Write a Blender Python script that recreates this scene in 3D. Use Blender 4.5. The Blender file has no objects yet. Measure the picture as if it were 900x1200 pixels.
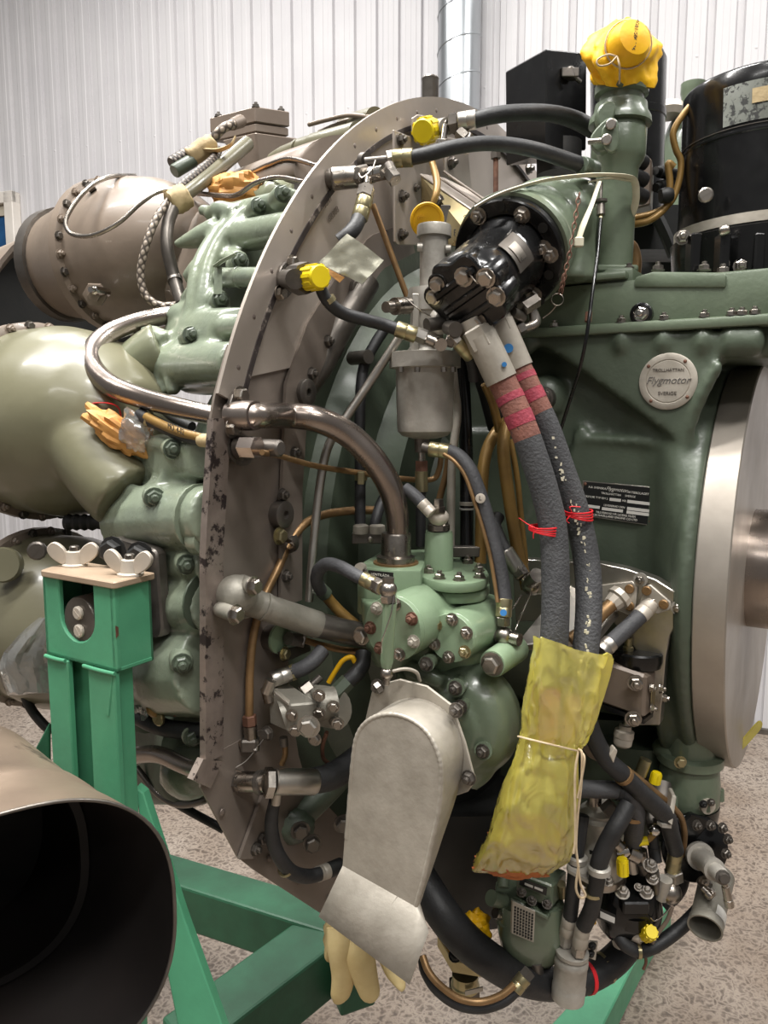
import bpy, bmesh, math, random
from mathutils import Vector as V, Matrix, noise
random.seed(7)
sc = bpy.context.scene
COL = sc.collection
# ---------------------------------------------------------------- camera
EYE = V((0, 0, 1.5)); PITCH = .1252; FPX = 900.0
cd = bpy.data.cameras.new('camera'); cam = bpy.data.objects.new('camera', cd); COL.objects.link(cam)
cam.location = EYE; cam.rotation_euler = (math.pi/2-PITCH, 0, 0)
cd.sensor_fit = 'VERTICAL'; cd.sensor_height = 36; cd.sensor_width = 36; cd.lens = FPX/1200*36; cd.clip_start = .01
sc.camera = cam
# ---------------------------------------------------------------- world, lamps, exposure
wd = bpy.data.worlds.new('hall'); sc.world = wd; wd.use_nodes = True
bg = wd.node_tree.nodes['Background']; bg.inputs[0].default_value = (1, .985, .97, 1); bg.inputs[1].default_value = .14
def lamp(x, y, z, sx, sy, w, col=(1, .98, .95), tilt=(0, 0, 0)):
    ld = bpy.data.lights.new('ceiling_lamp', 'AREA'); ld.shape = 'RECTANGLE'; ld.size = sx; ld.size_y = sy; ld.energy = w; ld.color = col
    o = bpy.data.objects.new('ceiling_lamp', ld); COL.objects.link(o); o.location = (x, y, z); o.rotation_euler = tilt
for lx, ly, w in ((-2.0, .4, 80), (.6, -.9, 85), (2.6, 1.2, 70), (-1.4, 2.9, 48), (1.4, 3.0, 14), (-.6, .9, 130), (-1.5, -2.6, 28), (1.3, -3.0, 34)):
    lamp(lx, ly, 4.6, 1.6, .25, w)
sc.view_settings.view_transform = 'Standard'; sc.view_settings.look = 'None'
sc.view_settings.exposure = .58; sc.view_settings.gamma = 1; sc.view_settings.use_curve_mapping = False
sc.cycles.max_bounces = 8; sc.cycles.transparent_max_bounces = 12
sc.cycles.use_denoising = True
# ---------------------------------------------------------------- frames
X_ = V((1, 0, 0)); Z_ = V((0, 0, 1))
FW = V((0, math.cos(PITCH), -math.sin(PITCH))); UP = V((0, math.sin(PITCH), math.cos(PITCH)))
PHI = .5539
F = V((math.cos(PHI), -math.sin(PHI), 0)); L = V((-math.sin(PHI), -math.cos(PHI), 0))   # engine forward, engine side
C0 = EYE+V((.1647, 1.25, -.2028))                                                        # engine axis at the bulkhead
def ray(px, py): return FW+X_*((px-450)/FPX)+UP*((600-py)/FPX)
def A(px, py, Y):
    d = ray(px, py); return EYE+d*(Y/d.y)
def onp(px, py, P, N):
    d = ray(px, py); return EYE+d*((P-EYE).dot(N)/d.dot(N))
def S(px, py, s): return onp(px, py, C0+F*s, F)
def SL(px, py, l): return onp(px, py, C0+L*l, L)
def HZ(px, py, z): return onp(px, py, V((0, 0, z)), Z_)
def E(s, l, z): return C0+F*s+L*l+Z_*z
def G(p): return p if isinstance(p, V) else A(*p)
def kk(P): return (P-EYE).dot(FW)/FPX
# ---------------------------------------------------------------- objects
ORG = {}
def tag(o, label=None, cat=None, group=None, kind=None):
    for k, v in (('label', label), ('category', cat), ('group', group), ('kind', kind)):
        if v: o[k] = v
    return o
def T(name, label, cat, P, group=None):
    o = bpy.data.objects.new(name, None); COL.objects.link(o); P = G(P); o.location = P; o.empty_display_size = .02
    ORG[o.name] = P.copy(); return tag(o, label, cat, group)
def mk(name, data, mat, par=None, smooth=35, bev=0, seg=1):
    vs, fs, uv = data
    if par is None:
        lo = V((min(v[i] for v in vs) for i in range(3))); hi = V((max(v[i] for v in vs) for i in range(3)))
        org = V(((lo.x+hi.x)/2, (lo.y+hi.y)/2, lo.z))
    else: org = ORG[par.name]
    bm = bmesh.new(); bv = [bm.verts.new(v-org) for v in vs]
    ul = bm.loops.layers.uv.new('UVMap') if uv else None
    for i, f in enumerate(fs):
        try: bf = bm.faces.new([bv[j] for j in f])
        except ValueError: continue
        if uv:
            for lp, t in zip(bf.loops, uv[i]): lp[ul].uv = t
    bmesh.ops.recalc_face_normals(bm, faces=bm.faces)
    if bev:
        es = [e for e in bm.edges if len(e.link_faces) == 2 and e.calc_face_angle(0) > .5]
        bmesh.ops.bevel(bm, geom=es, offset=bev, segments=seg, affect='EDGES', profile=.5, clamp_overlap=True)
    me = bpy.data.meshes.new(name); bm.to_mesh(me); bm.free()
    if smooth:
        me.shade_smooth(); me.set_sharp_from_angle(angle=math.radians(smooth))
    me.materials.append(mat)
    o = bpy.data.objects.new(name, me); COL.objects.link(o)
    if par is None: o.location = org
    else: o.parent = par
    ORG[o.name] = org.copy(); return o
def join(*ds):
    vs, fs, uv = [], [], []; has = any(d[2] for d in ds)
    for d in ds:
        n = len(vs); vs += d[0]; fs += [[i+n for i in f] for f in d[1]]
        if has: uv += d[2] if d[2] else [[(0, 0)]*len(f) for f in d[1]]
    return vs, fs, uv if has else None
def frame(ax):
    ax = ax.normalized(); t = Z_ if abs(ax.z) < .9 else X_
    u = ax.cross(t).normalized(); return ax, u, u.cross(ax).normalized()
def catmull(P, R, sub):
    if len(P) < 3: return P, R
    op, orr = [], []; n = len(P)
    for i in range(n-1):
        a, b, c, d = P[max(i-1, 0)], P[i], P[i+1], P[min(i+2, n-1)]
        if i == 0: a = b*2-c
        if i == n-2: d = c*2-b
        for j in range(sub):
            t = j/sub; t2 = t*t; t3 = t2*t
            op.append((b*2+(c-a)*t+(a*2-b*5+c*4-d)*t2+(b*3-a-c*3+d)*t3)*.5); orr.append(R[i]+(R[i+1]-R[i])*t)
    return op+[P[-1]], orr+[R[-1]]
def tube(pts, r, n=12, sub=6, cap=True, flat=None, a0=0.0):
    """swept tube; r in pixels at each point's distance (number or list); flat=(wide, thin) gives a strip"""
    P = [G(p) for p in pts]; R = r if isinstance(r, (list, tuple)) else [r]*len(P)
    R = [q*kk(p) for q, p in zip(R, P)]; P, R = catmull(P, R, sub)
    T0 = (P[1]-P[0]).normalized(); _, u, w = frame(T0); vs, fs, uv = [], [], []; ln = 0
    for i, p in enumerate(P):
        t = (P[min(i+1, len(P)-1)]-P[max(i-1, 0)])
        if t.length < 1e-9: t = T0
        t = t.normalized(); u = (u-t*u.dot(t)).normalized(); w = t.cross(u)
        if i: ln += (p-P[i-1]).length
        for j in range(n):
            a = 2*math.pi*j/n+a0; ca, sa = math.cos(a), math.sin(a)
            if flat: ca *= flat[0]; sa *= flat[1]
            vs.append(p+(u*ca+w*sa)*R[i])
        if i:
            b = (i-1)*n; l0 = ln-(p-P[i-1]).length
            for j in range(n):
                k = (j+1) % n; fs.append([b+j, b+k, b+n+k, b+n+j]); uv.append([(l0, j/n), (l0, (j+1)/n), (ln, (j+1)/n), (ln, j/n)])
    if cap:
        m = len(P)-1; fs.append(list(range(n))[::-1]); uv.append([(0, 0)]*n); fs.append([m*n+j for j in range(n)]); uv.append([(ln, 0)]*n)
    return vs, fs, uv
def lathe(P, ax, prof, n=24, a0=0.0, arc=None):
    """prof: (distance along axis, radius) in metres"""
    ax, u, w = frame(ax); vs, fs, uv = [], [], []
    for t, r in prof:
        for j in range(n):
            a = 2*math.pi*j/n+a0; vs.append(P+ax*t+(u*math.cos(a)+w*math.sin(a))*max(r, 1e-5))
    for i in range(len(prof)-1):
        for j in range(n):
            k = (j+1) % n; fs.append([i*n+j, i*n+k, i*n+n+k, i*n+n+j])
            uv.append([(prof[i][0], j/n), (prof[i][0], (j+1)/n), (prof[i+1][0], (j+1)/n), (prof[i+1][0], j/n)])
    m = len(prof)-1
    if prof[0][1] > 1e-4: fs.append(list(range(n))); uv.append([(0, 0)]*n)
    if prof[m][1] > 1e-4: fs.append([m*n+j for j in range(n)]); uv.append([(0, 0)]*n)
    return vs, fs, uv
def lp(p0, p1, prof, n=20, a0=0.0):
    """lathe between two points; prof: (fraction, radius in pixels at p0), or one radius"""
    p0, p1 = G(p0), G(p1); d = p1-p0; k = kk(p0)
    if not isinstance(prof, (list, tuple)): prof = [(0, prof), (1, prof)]
    return lathe(p0, d, [(t*d.length, r*k) for t, r in prof], n, a0)
def patch(c00, c10, c11, c01, th, nu=14, nv=14, amp=.003, fr=60, seed=0.0):
    """crumpled thin sheet between four corners"""
    c = [G(p) for p in (c00, c10, c11, c01)]; nr = (c[1]-c[0]).cross(c[3]-c[0]).normalized(); vs, fs = [], []; n = (nu+1)*(nv+1)
    for s_ in (0, 1):
        for i in range(nv+1):
            for j in range(nu+1):
                a, b = j/nu, i/nv; p = (c[0]*(1-a)+c[1]*a)*(1-b)+(c[3]*(1-a)+c[2]*a)*b
                q = p*fr+V((seed, 0, 0)); vs.append(p+nr*(amp*(abs(noise.noise(q))*2-.5)+amp*.5*noise.noise(q*2.6)-s_*th)+V((noise.noise(q*.7), 0, noise.noise(q*.7+V((0, 5, 0)))))*amp*.5)
    w = nu+1
    for i in range(nv):
        for j in range(nu):
            k = i*w+j; fs += [[k, k+1, k+w+1, k+w], [n+k, n+k+w, n+k+w+1, n+k+1]]
    for j in range(nu): fs += [[j, n+j, n+j+1, j+1], [nv*w+j, nv*w+j+1, n+nv*w+j+1, n+nv*w+j]]
    for i in range(nv): fs += [[i*w, (i+1)*w, n+(i+1)*w, n+i*w], [i*w+nu, n+i*w+nu, n+(i+1)*w+nu, (i+1)*w+nu]]
    return vs, fs, None
def box(c, a, b, d):
    """centre and three half vectors"""
    c = G(c); vs = [c+a*i+b*j+d*k for i in (-1, 1) for j in (-1, 1) for k in (-1, 1)]
    return vs, [[0, 1, 3, 2], [4, 6, 7, 5], [0, 4, 5, 1], [2, 3, 7, 6], [0, 2, 6, 4], [1, 5, 7, 3]], None
def prism(poly, vec):
    P = [G(p) for p in poly]; n = len(P)
    return P+[p+vec for p in P], [list(range(n))[::-1], list(range(n, 2*n))]+[[i, (i+1) % n, (i+1) % n+n, i+n] for i in range(n)], None
def loft(loops, cap=True, closed=True):
    n = len(loops[0]); vs = [G(p) for l in loops for p in l]; fs = []
    for i in range(len(loops)-1):
        for j in range(n if closed else n-1):
            k = (j+1) % n; fs.append([i*n+j, i*n+k, i*n+n+k, i*n+n+j])
    if cap: fs += [list(range(n))[::-1], [(len(loops)-1)*n+j for j in range(n)]]
    return vs, fs, None
def sup(c, a, b, e=2.0, n=20):
    """superellipse loop around c with half axes a, b (vectors)"""
    c = G(c); o = []
    for j in range(n):
        t = 2*math.pi*j/n; x, y = math.cos(t), math.sin(t)
        o.append(c+a*(math.copysign(abs(x)**(2/e), x))+b*(math.copysign(abs(y)**(2/e), y)))
    return o
def smoothpoly(pts, sub=4):
    P = [G(p) for p in pts]; n = len(P); o = []
    for i in range(n):
        a, b, c, d = P[i-1], P[i], P[(i+1) % n], P[(i+2) % n]
        for j in range(sub):
            t = j/sub; t2 = t*t; t3 = t2*t
            o.append((b*2+(c-a)*t+(a*2-b*5+c*4-d)*t2+(b*3-a-c*3+d)*t3)*.5)
    return o
def sphere(c, r, sq=(1, 1, 1), nu=20, nv=12, amp=0.0, fr=1.0, seed=0.0, rot=None):
    """lumpy ball; amp relative, fr frequency of the lumps"""
    c = G(c); vs, fs = [], []
    for i in range(nv+1):
        th = math.pi*i/nv
        for j in range(nu):
            ph = 2*math.pi*j/nu; d = V((math.sin(th)*math.cos(ph), math.sin(th)*math.sin(ph), math.cos(th)))
            q = 1+amp*(abs(noise.noise(d*fr+V((seed, seed*2, 0))))*2-.6)+amp*.5*noise.noise(d*fr*2.7+V((seed, 5, 1))) if amp else 1
            p = V((d.x*sq[0], d.y*sq[1], d.z*sq[2]))*(r*q)
            if rot: p = rot @ p
            vs.append(c+p)
    for i in range(nv):
        for j in range(nu):
            k = (j+1) % nu; fs.append([i*nu+j, i*nu+k, i*nu+nu+k, i*nu+nu+j])
    return vs, fs, None
def cylpatch(P, ax, t0, t1, r, dirv, half, n=8, th=.0008):
    """curved plate lying on a cylinder, centred on direction dirv"""
    ax, u, w = frame(ax); a = math.atan2(dirv.dot(w), dirv.dot(u)); vs, fs = [], []
    for i in range(n+1):
        b = a+half*(2*i/n-1); d = u*math.cos(b)+w*math.sin(b)
        vs += [P+ax*t0+d*r, P+ax*t1+d*r, P+ax*t1+d*(r+th), P+ax*t0+d*(r+th)]
    for i in range(n):
        q = i*4; fs += [[q+j, q+(j+1) % 4, q+4+(j+1) % 4, q+4+j] for j in range(4)]
    return vs, fs+[[0, 1, 2, 3], [n*4, n*4+3, n*4+2, n*4+1]], None
# ---------------------------------------------------------------- fasteners (shared meshes)
_BM = {}
def _bolt_mesh(style, mat):
    key = (style, mat.name)
    if key in _BM: return _BM[key]
    z = V((0, 0, 0)); a = V((0, 0, 1))
    if style == 'nut': d = join(lathe(z, a, [(0, 1.25), (.18, 1.25)], 12), lathe(z, a, [(.18, 1), (.85, 1), (1.0, .8)], 6), lathe(z, a, [(1, .52), (1.5, .5), (1.6, .35)], 8))
    elif style == 'hex': d = join(lathe(z, a, [(0, 1.3), (.15, 1.3)], 12), lathe(z, a, [(.15, 1), (.8, 1), (.95, .78)], 6))
    elif style == 'rivet': d = lathe(z, a, [(0, 1), (.3, .9), (.5, .5), (.55, 0)], 8)
    elif style == 'screw': d = join(lathe(z, a, [(0, 1), (.35, 1), (.5, .8)], 12), box(V((0, 0, .5)), V((.75, 0, 0)), V((0, .1, 0)), V((0, 0, .04))))
    elif style == 'hole': d = lathe(z, a, [(0, 1), (.04, 1)], 12)
    me = mk('bolt', d, mat, None, 30).data; ob = [o for o in bpy.data.objects if o.data == me][0]
    off = ob.location.copy(); me.transform(Matrix.Translation(off)); bpy.data.objects.remove(ob); _BM[key] = me; return me
_up = {}
def bolt(par, p, nrm, r, style='nut', mat=None, name=None):
    """r in metres"""
    mat = mat or MT['steel']; P = G(p); ax, u, w = frame(nrm); th = random.random()*6
    u, w = u*math.cos(th)+w*math.sin(th), w*math.cos(th)-u*math.sin(th)
    o = bpy.data.objects.new(name or {'nut': 'stud_nut', 'hex': 'bolt', 'rivet': 'rivet', 'screw': 'screw', 'hole': 'bolt_hole'}[style], _bolt_mesh(style, mat)); COL.objects.link(o)
    m = Matrix((u, w, ax)).transposed().to_4x4() @ Matrix.Scale(r, 4); m.translation = P-ORG[par.name]
    o.parent = par; o.matrix_local = m; return o
def text(par, s, P, xd, yd, size, mat, name='lettering', ext=.0002, shear=0, align='CENTER'):
    cu = bpy.data.curves.new(name, 'FONT'); cu.body = s; cu.size = size; cu.align_x = align; cu.align_y = 'CENTER'; cu.extrude = ext; cu.shear = shear
    cu.materials.append(mat); o = bpy.data.objects.new(name, cu); COL.objects.link(o)
    xd = xd.normalized(); n = xd.cross(yd).normalized(); yd = n.cross(xd)
    m = Matrix((xd, yd, n)).transposed().to_4x4(); m.translation = P-ORG[par.name]
    me = bpy.data.meshes.new_from_object(o); bpy.data.objects.remove(o); me.transform(m); o = bpy.data.objects.new(name, me); COL.objects.link(o); o.parent = par; return o
# ---------------------------------------------------------------- materials
def lin(h):
    h = h.lstrip('#'); c = [int(h[i:i+2], 16)/255 for i in (0, 2, 4)]
    return tuple(x/12.92 if x <= .04045 else ((x+.055)/1.055)**2.4 for x in c)+(1,)
MT = {}
def M(name, h, h2=None, rough=.5, metal=0.0, ns=9, bump=0.0, bs=90, rv=.12, h3=None, th=.62, cs=25, coat=0.0, stretch=None, spec=.5):
    """h/h2 mottled by noise; h3 chips or stains over threshold th at scale cs"""
    m = bpy.data.materials.new(name); m.use_nodes = True; t = m.node_tree; b = t.nodes['Principled BSDF']
    N = t.nodes.new; K = t.links.new; tc = N('ShaderNodeTexCoord'); src = tc.outputs['Object']
    if stretch:
        mp = N('ShaderNodeMapping'); mp.inputs['Scale'].default_value = stretch; K(src, mp.inputs[0]); src = mp.outputs[0]
    n1 = N('ShaderNodeTexNoise'); n1.inputs['Scale'].default_value = ns; n1.inputs['Detail'].default_value = 6; n1.inputs['Roughness'].default_value = .6; K(src, n1.inputs[0])
    r1 = N('ShaderNodeValToRGB'); r1.color_ramp.elements[0].position = .35; r1.color_ramp.elements[1].position = .68
    c1 = lin(h); c2 = lin(h2) if h2 else tuple(x*.82 for x in c1[:3])+(1,)
    r1.color_ramp.elements[0].color = c2; r1.color_ramp.elements[1].color = c1; K(n1.outputs[0], r1.inputs[0]); out = r1.outputs[0]
    if h3:
        n2 = N('ShaderNodeTexNoise'); n2.inputs['Scale'].default_value = cs; n2.inputs['Detail'].default_value = 8; n2.inputs['Roughness'].default_value = .7; K(src, n2.inputs[0])
        r2 = N('ShaderNodeValToRGB'); r2.color_ramp.elements[0].position = th; r2.color_ramp.elements[1].position = th+.04
        mx = N('ShaderNodeMix'); mx.data_type = 'RGBA'; K(n2.outputs[0], r2.inputs[0]); K(r2.outputs[0], mx.inputs[0]); K(out, mx.inputs[6]); mx.inputs[7].default_value = lin(h3); out = mx.outputs[2]
    K(out, b.inputs['Base Color']); b.inputs['Metallic'].default_value = metal; b.inputs['Specular IOR Level'].default_value = spec
    mr = N('ShaderNodeMapRange'); mr.inputs[3].default_value = max(.03, rough-rv); mr.inputs[4].default_value = min(1, rough+rv)
    n3 = N('ShaderNodeTexNoise'); n3.inputs['Scale'].default_value = ns*2.3; n3.inputs['Detail'].default_value = 4; K(src, n3.inputs[0]); K(n3.outputs[0], mr.inputs[0]); K(mr.outputs[0], b.inputs['Roughness'])
    if coat: b.inputs['Coat Weight'].default_value = coat; b.inputs['Coat Roughness'].default_value = .12
    if bump:
        n4 = N('ShaderNodeTexNoise'); n4.inputs['Scale'].default_value = bs; n4.inputs['Detail'].default_value = 5; K(src, n4.inputs[0])
        bp = N('ShaderNodeBump'); bp.inputs['Strength'].default_value = bump; bp.inputs['Distance'].default_value = .003; K(n4.outputs[0], bp.inputs['Height']); K(bp.outputs[0], b.inputs['Normal'])
    MT[name] = m; return m
M('green', '#67725f', '#5a6553', .33, bump=.12, bs=160, coat=.25)
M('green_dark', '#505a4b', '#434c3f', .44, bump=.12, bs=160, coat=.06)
M('green_pump', '#82967a', '#74876c', .36, bump=.06, bs=200, coat=.2)
M('green_cast', '#828b76', '#70796a', .3, bump=.2, bs=120, coat=.35, ns=14)
M('olive', '#6a6653', '#5d5a46', .34, bump=.05, bs=90, coat=.2, ns=6)
M('olive_green', '#7e8067', '#6d705a', .33, bump=.05, coat=.25, ns=6)
M('olive_can', '#726f59', '#64624c', .34, bump=.05, bs=90, coat=.2, ns=6)
M('tan_heat', '#85776a', '#6f6357', .38, bump=.06, coat=.15, ns=7, h3='#5d5249', th=.66, cs=9)
M('black', '#0b0b0c', '#131313', .24, bump=.05, coat=.25, spec=.35, ns=20, h3='#4a4a46', th=.74, cs=60)
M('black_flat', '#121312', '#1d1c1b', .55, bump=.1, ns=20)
M('rubber', '#1a1a1b', '#252526', .55, bump=.15, bs=260, ns=40)
M('rubber_grey', '#3a3a3c', '#464648', .62, bump=.25, bs=300, ns=40, h3='#77777a', th=.7, cs=90)
M('hose_thick', '#363638', '#434344', .7, bump=.5, bs=330, ns=30, h3='#8d8a80', th=.70, cs=70)
M('hose_brown', '#8a5a4c', '#6a4238', .75, bump=.4, bs=300, ns=60, h3='#3a3332', th=.62, cs=120)
M('hose_red', '#a23a48', '#843040', .7, bump=.4, bs=300, ns=60, h3='#4a3236', th=.66, cs=120)
M('steel', '#b3aca3', '#8d867e', .3, 1, ns=40, bump=.05, bs=200)
M('steel_dark', '#746e68', '#57524c', .36, .7, ns=20, bump=.05)
M('rust', '#7d5a48', '#5d4034', .6, .4, ns=60, bump=.2)
M('chrome', '#cfcac4', '#b5aea6', .14, 1, ns=20)
M('alu', '#c2bdb5', '#aaa59d', .36, 1, ns=18, bump=.08, bs=130)
M('alu_cast', '#b5b0a7', '#9b968d', .44, .4, ns=24, bump=.15, bs=200)
M('alu_matt', '#b4ada1', '#9b9488', .46, .3, ns=26, bump=.12, bs=160, h3='#83796b', th=.7, cs=30)
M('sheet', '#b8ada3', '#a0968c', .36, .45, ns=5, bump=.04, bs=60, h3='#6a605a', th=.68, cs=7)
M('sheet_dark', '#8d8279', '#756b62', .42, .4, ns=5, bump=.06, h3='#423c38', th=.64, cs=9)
M('strip', '#8f837a', '#776b63', .4, .5, ns=30, bump=.1, h3='#332b2a', th=.53, cs=34)
M('cast_grey', '#8f8b80', '#7b776d', .46, .3, ns=24, bump=.15, bs=200)
M('disc', '#b0a89e', '#9a9288', .42, .7, ns=7, bump=.04, bs=80)
M('sealant', '#4a423f', '#2a2526', .5, .3, ns=30, h3='#8a8078', th=.56, cs=30)
M('golden', '#a89a76', '#8a7d5e', .3, .9, ns=14, bump=.05, h3='#6b6250', th=.66, cs=18)
M('brass', '#b3a985', '#978d6c', .34, .9, ns=30, bump=.05)
M('copper', '#9a7a54', '#7d6242', .42, .6, ns=40, bump=.05)
M('gold_pipe', '#94743c', '#7a5f33', .4, .3, ns=20, bump=.05)
M('pipe', '#a39890', '#8a7f77', .26, .95, ns=8, bump=.03, h3='#6f645d', th=.7, cs=12)
M('yellow', '#e3cb10', '#d2b80c', .42, ns=10)
M('yellow_deep', '#e8b60c', '#d6a008', .5, ns=10, bump=.05)
M('yellow_cloth', '#f6c410', '#efb008', .55, ns=14, bump=.25, bs=70)
M('stand_green', '#529c75', '#498b69', .42, bump=.1, bs=100, h3='#5b4a3e', th=.80, cs=16)
M('stand_dark', '#2c5f44', '#255038', .45, bump=.1, bs=100, ns=12)
M('plate_tan', '#b49f88', '#a28d77', .42, .3, ns=20, bump=.05)
M('cast_white', '#c6bdb0', '#b3a99b', .45, .3, ns=20, bump=.05)
M('red', '#d8232b', '#c01d26', .4, ns=20)
M('tie', '#d9d3bd', '#cbc4ab', .45, ns=20)
M('string', '#c9b596', '#b09c7e', .85, ns=80)
M('white_print', '#d6d3c9', None, .6)
M('dark_print', '#2e2b28', None, .6)
M('blue_dot', '#2f76b4', None, .5)
M('label', '#cfccc5', None, .4)
M('nameplate', '#191a1a', '#232423', .35, .2)
M('orange_paper', '#cf9a55', '#bb8443', .6, ns=30, bump=.3, bs=80)
M('masking', '#b8a47c', '#9a8661', .7, ns=40, bump=.3, bs=120)
M('glove', '#d4c08c', '#c5ae79', .75, ns=30, bump=.2, bs=120)
M('foil', '#aeac9b', '#918f80', .3, .4, ns=30, bump=.3, bs=60)
M('pipe_exhaust', '#93816f', '#75665a', .42, .55, ns=5, bump=.05, h3='#574a41', th=.62, cs=6)
M('soot', '#1a1310', '#0d0a09', .55, .1, ns=4, bump=.05)
M('box_brown', '#776a5e', '#6a5d52', .42, .15, ns=10, bump=.05)
M('duct', '#b6b9bb', '#a3a8ac', .3, .9, ns=3, stretch=(1, 1, .1))
M('wall_white', '#c4c2c3', '#bcbabc', .55, ns=2)
M('frame_white', '#d9d3cb', '#cdc6bd', .5)
M('window_blue', '#1d4f7d', '#143d64', .2)
M('blind', '#b8ae9c', None, .6)
def glassy(name, h, rough=.25, alpha=.5, tr=.5, bump=.16, bs=34):
    """thin plastic film: part see-through, part scattering, glossy"""
    m = bpy.data.materials.new(name); m.use_nodes = True; t = m.node_tree; t.nodes.remove(t.nodes['Principled BSDF']); N = t.nodes.new; K = t.links.new
    o = t.nodes['Material Output']; c = lin(h); d = N('ShaderNodeBsdfDiffuse'); d.inputs[0].default_value = c; s = N('ShaderNodeBsdfTranslucent'); s.inputs[0].default_value = c
    a = N('ShaderNodeMixShader'); a.inputs[0].default_value = tr; K(d.outputs[0], a.inputs[1]); K(s.outputs[0], a.inputs[2])
    p = N('ShaderNodeBsdfTransparent'); p.inputs[0].default_value = tuple(x**.45 for x in c[:3])+(1,); b = N('ShaderNodeMixShader'); b.inputs[0].default_value = alpha; K(a.outputs[0], b.inputs[2]); K(p.outputs[0], b.inputs[1])
    g = N('ShaderNodeBsdfGlossy'); g.inputs['Roughness'].default_value = rough; g.inputs[0].default_value = (1, 1, 1, 1); fr = N('ShaderNodeFresnel'); fr.inputs[0].default_value = 1.5; e = N('ShaderNodeMixShader')
    tc = N('ShaderNodeTexCoord'); n = N('ShaderNodeTexNoise'); n.inputs['Scale'].default_value = bs; n.inputs['Detail'].default_value = 3; n.inputs['Distortion'].default_value = .8; K(tc.outputs['Object'], n.inputs[0])
    bp = N('ShaderNodeBump'); bp.inputs['Strength'].default_value = bump; bp.inputs['Distance'].default_value = .01; K(n.outputs[0], bp.inputs['Height'])
    for q in (g, fr, d): K(bp.outputs[0], q.inputs['Normal'])
    hf = N('ShaderNodeMath'); hf.operation = 'MULTIPLY'; hf.inputs[1].default_value = .8; hf.use_clamp = True; K(fr.outputs[0], hf.inputs[0]); ad = N('ShaderNodeMath'); ad.inputs[1].default_value = .12; K(hf.outputs[0], ad.inputs[0]); K(ad.outputs[0], e.inputs[0]); K(b.outputs[0], e.inputs[1]); K(g.outputs[0], e.inputs[2]); K(e.outputs[0], o.inputs[0]); MT[name] = m
glassy('film_yellow', '#efe36c', .2, .6, .5, .22)
glassy('film_clear', '#e6e6e2', .12, .24, .5, .3)
def braid(name, h, h2, per=.006, met=.3):
    m = bpy.data.materials.new(name); m.use_nodes = True; t = m.node_tree; b = t.nodes['Principled BSDF']; N = t.nodes.new; K = t.links.new
    uv = N('ShaderNodeUVMap'); mp = N('ShaderNodeMapping'); mp.inputs['Scale'].default_value = (1/per, 6, 1); K(uv.outputs[0], mp.inputs[0]); ws = []
    for sx in (1, -1):
        m2 = N('ShaderNodeMapping'); m2.inputs['Scale'].default_value = (1, sx, 1); K(mp.outputs[0], m2.inputs[0])
        w = N('ShaderNodeTexWave'); w.bands_direction = 'DIAGONAL'; w.inputs['Scale'].default_value = .32; K(m2.outputs[0], w.inputs[0]); ws.append(w)
    mu = N('ShaderNodeMath'); mu.operation = 'MULTIPLY'; K(ws[0].outputs[1], mu.inputs[0]); K(ws[1].outputs[1], mu.inputs[1])
    r = N('ShaderNodeValToRGB'); r.color_ramp.elements[0].color = lin(h2); r.color_ramp.elements[1].color = lin(h); r.color_ramp.elements[1].position = .4; K(mu.outputs[0], r.inputs[0]); K(r.outputs[0], b.inputs['Base Color'])
    bp = N('ShaderNodeBump'); bp.inputs['Distance'].default_value = .0005; K(mu.outputs[0], bp.inputs['Height']); K(bp.outputs[0], b.inputs['Normal'])
    b.inputs['Roughness'].default_value = .45; b.inputs['Metallic'].default_value = met; MT[name] = m
braid('braid', '#a79a8c', '#4a423b'); braid('braid_dark', '#6d645c', '#26211e', .004)
# ---------------------------------------------------------------- small builders
def sleeve(par, p0, p1, r, mat='brass', name='hose_sleeve'):
    return mk(name, lp(p0, p1, [(0, r*.93), (.04, r), (.46, r), (.5, r*.96), (.54, r), (.96, r), (1, r*.93)], 18), MT[mat], par)
def nut(par, p0, p1, r, mat='steel', name='hex_nut'):
    return mk(name, lp(p0, p1, [(0, r*.88), (.08, r), (.92, r), (1, r*.88)], 6, random.random()), MT[mat], par, 25)
def fuse(name, ds, mat, par, vox=.0035, it=6):
    """cast shape: overlapping solids melted into one skin with fillets"""
    o = mk(name, join(*ds), MT[mat], par, 0); m = o.modifiers.new('skin', 'REMESH'); m.mode = 'VOXEL'; m.voxel_size = vox; m.use_smooth_shade = True
    q = o.modifiers.new('soft', 'SMOOTH'); q.factor = .5; q.iterations = it; return o
def hitter(ds):
    """first surface of the solids met at a pixel's ray"""
    from mathutils.bvhtree import BVHTree
    v, f, _ = join(*ds); t = BVHTree.FromPolygons(v, f)
    def hit(x, y, lift=0.0):
        d = ray(x, y).normalized(); p = t.ray_cast(EYE, d)[0]
        return p-d*lift if p else None
    return hit
def cyl(par, name, p0, p1, r, mat, n=20): return mk(name, lp(p0, p1, r, n), MT[mat], par)
def hose(label, pts, r, mat='rubber', name='hose', cat='hose', part='rubber_tube', group=None, n=14):
    o = T(name, label, cat, pts[0], group); mk(part, tube(pts, r, n), MT[mat], o, 60); return o
def pipe(label, pts, r, mat='pipe', name='pipe', cat='pipe', group=None, n=14):
    return tag(mk(name, tube(pts, r, n), MT[mat], None, 60), label, cat, group)
def ring(par, name, p, ax, r, w, mat, n=18, th=1.15):
    """clamp or band: r px radius, w px width"""
    P = G(p); k = kk(P); a = ax.normalized()
    return mk(name, lathe(P-a*(w*k/2), a, [(0, r*k), (0, r*k*th), (w*k, r*k*th), (w*k, r*k)], n), MT[mat], par)
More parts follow.
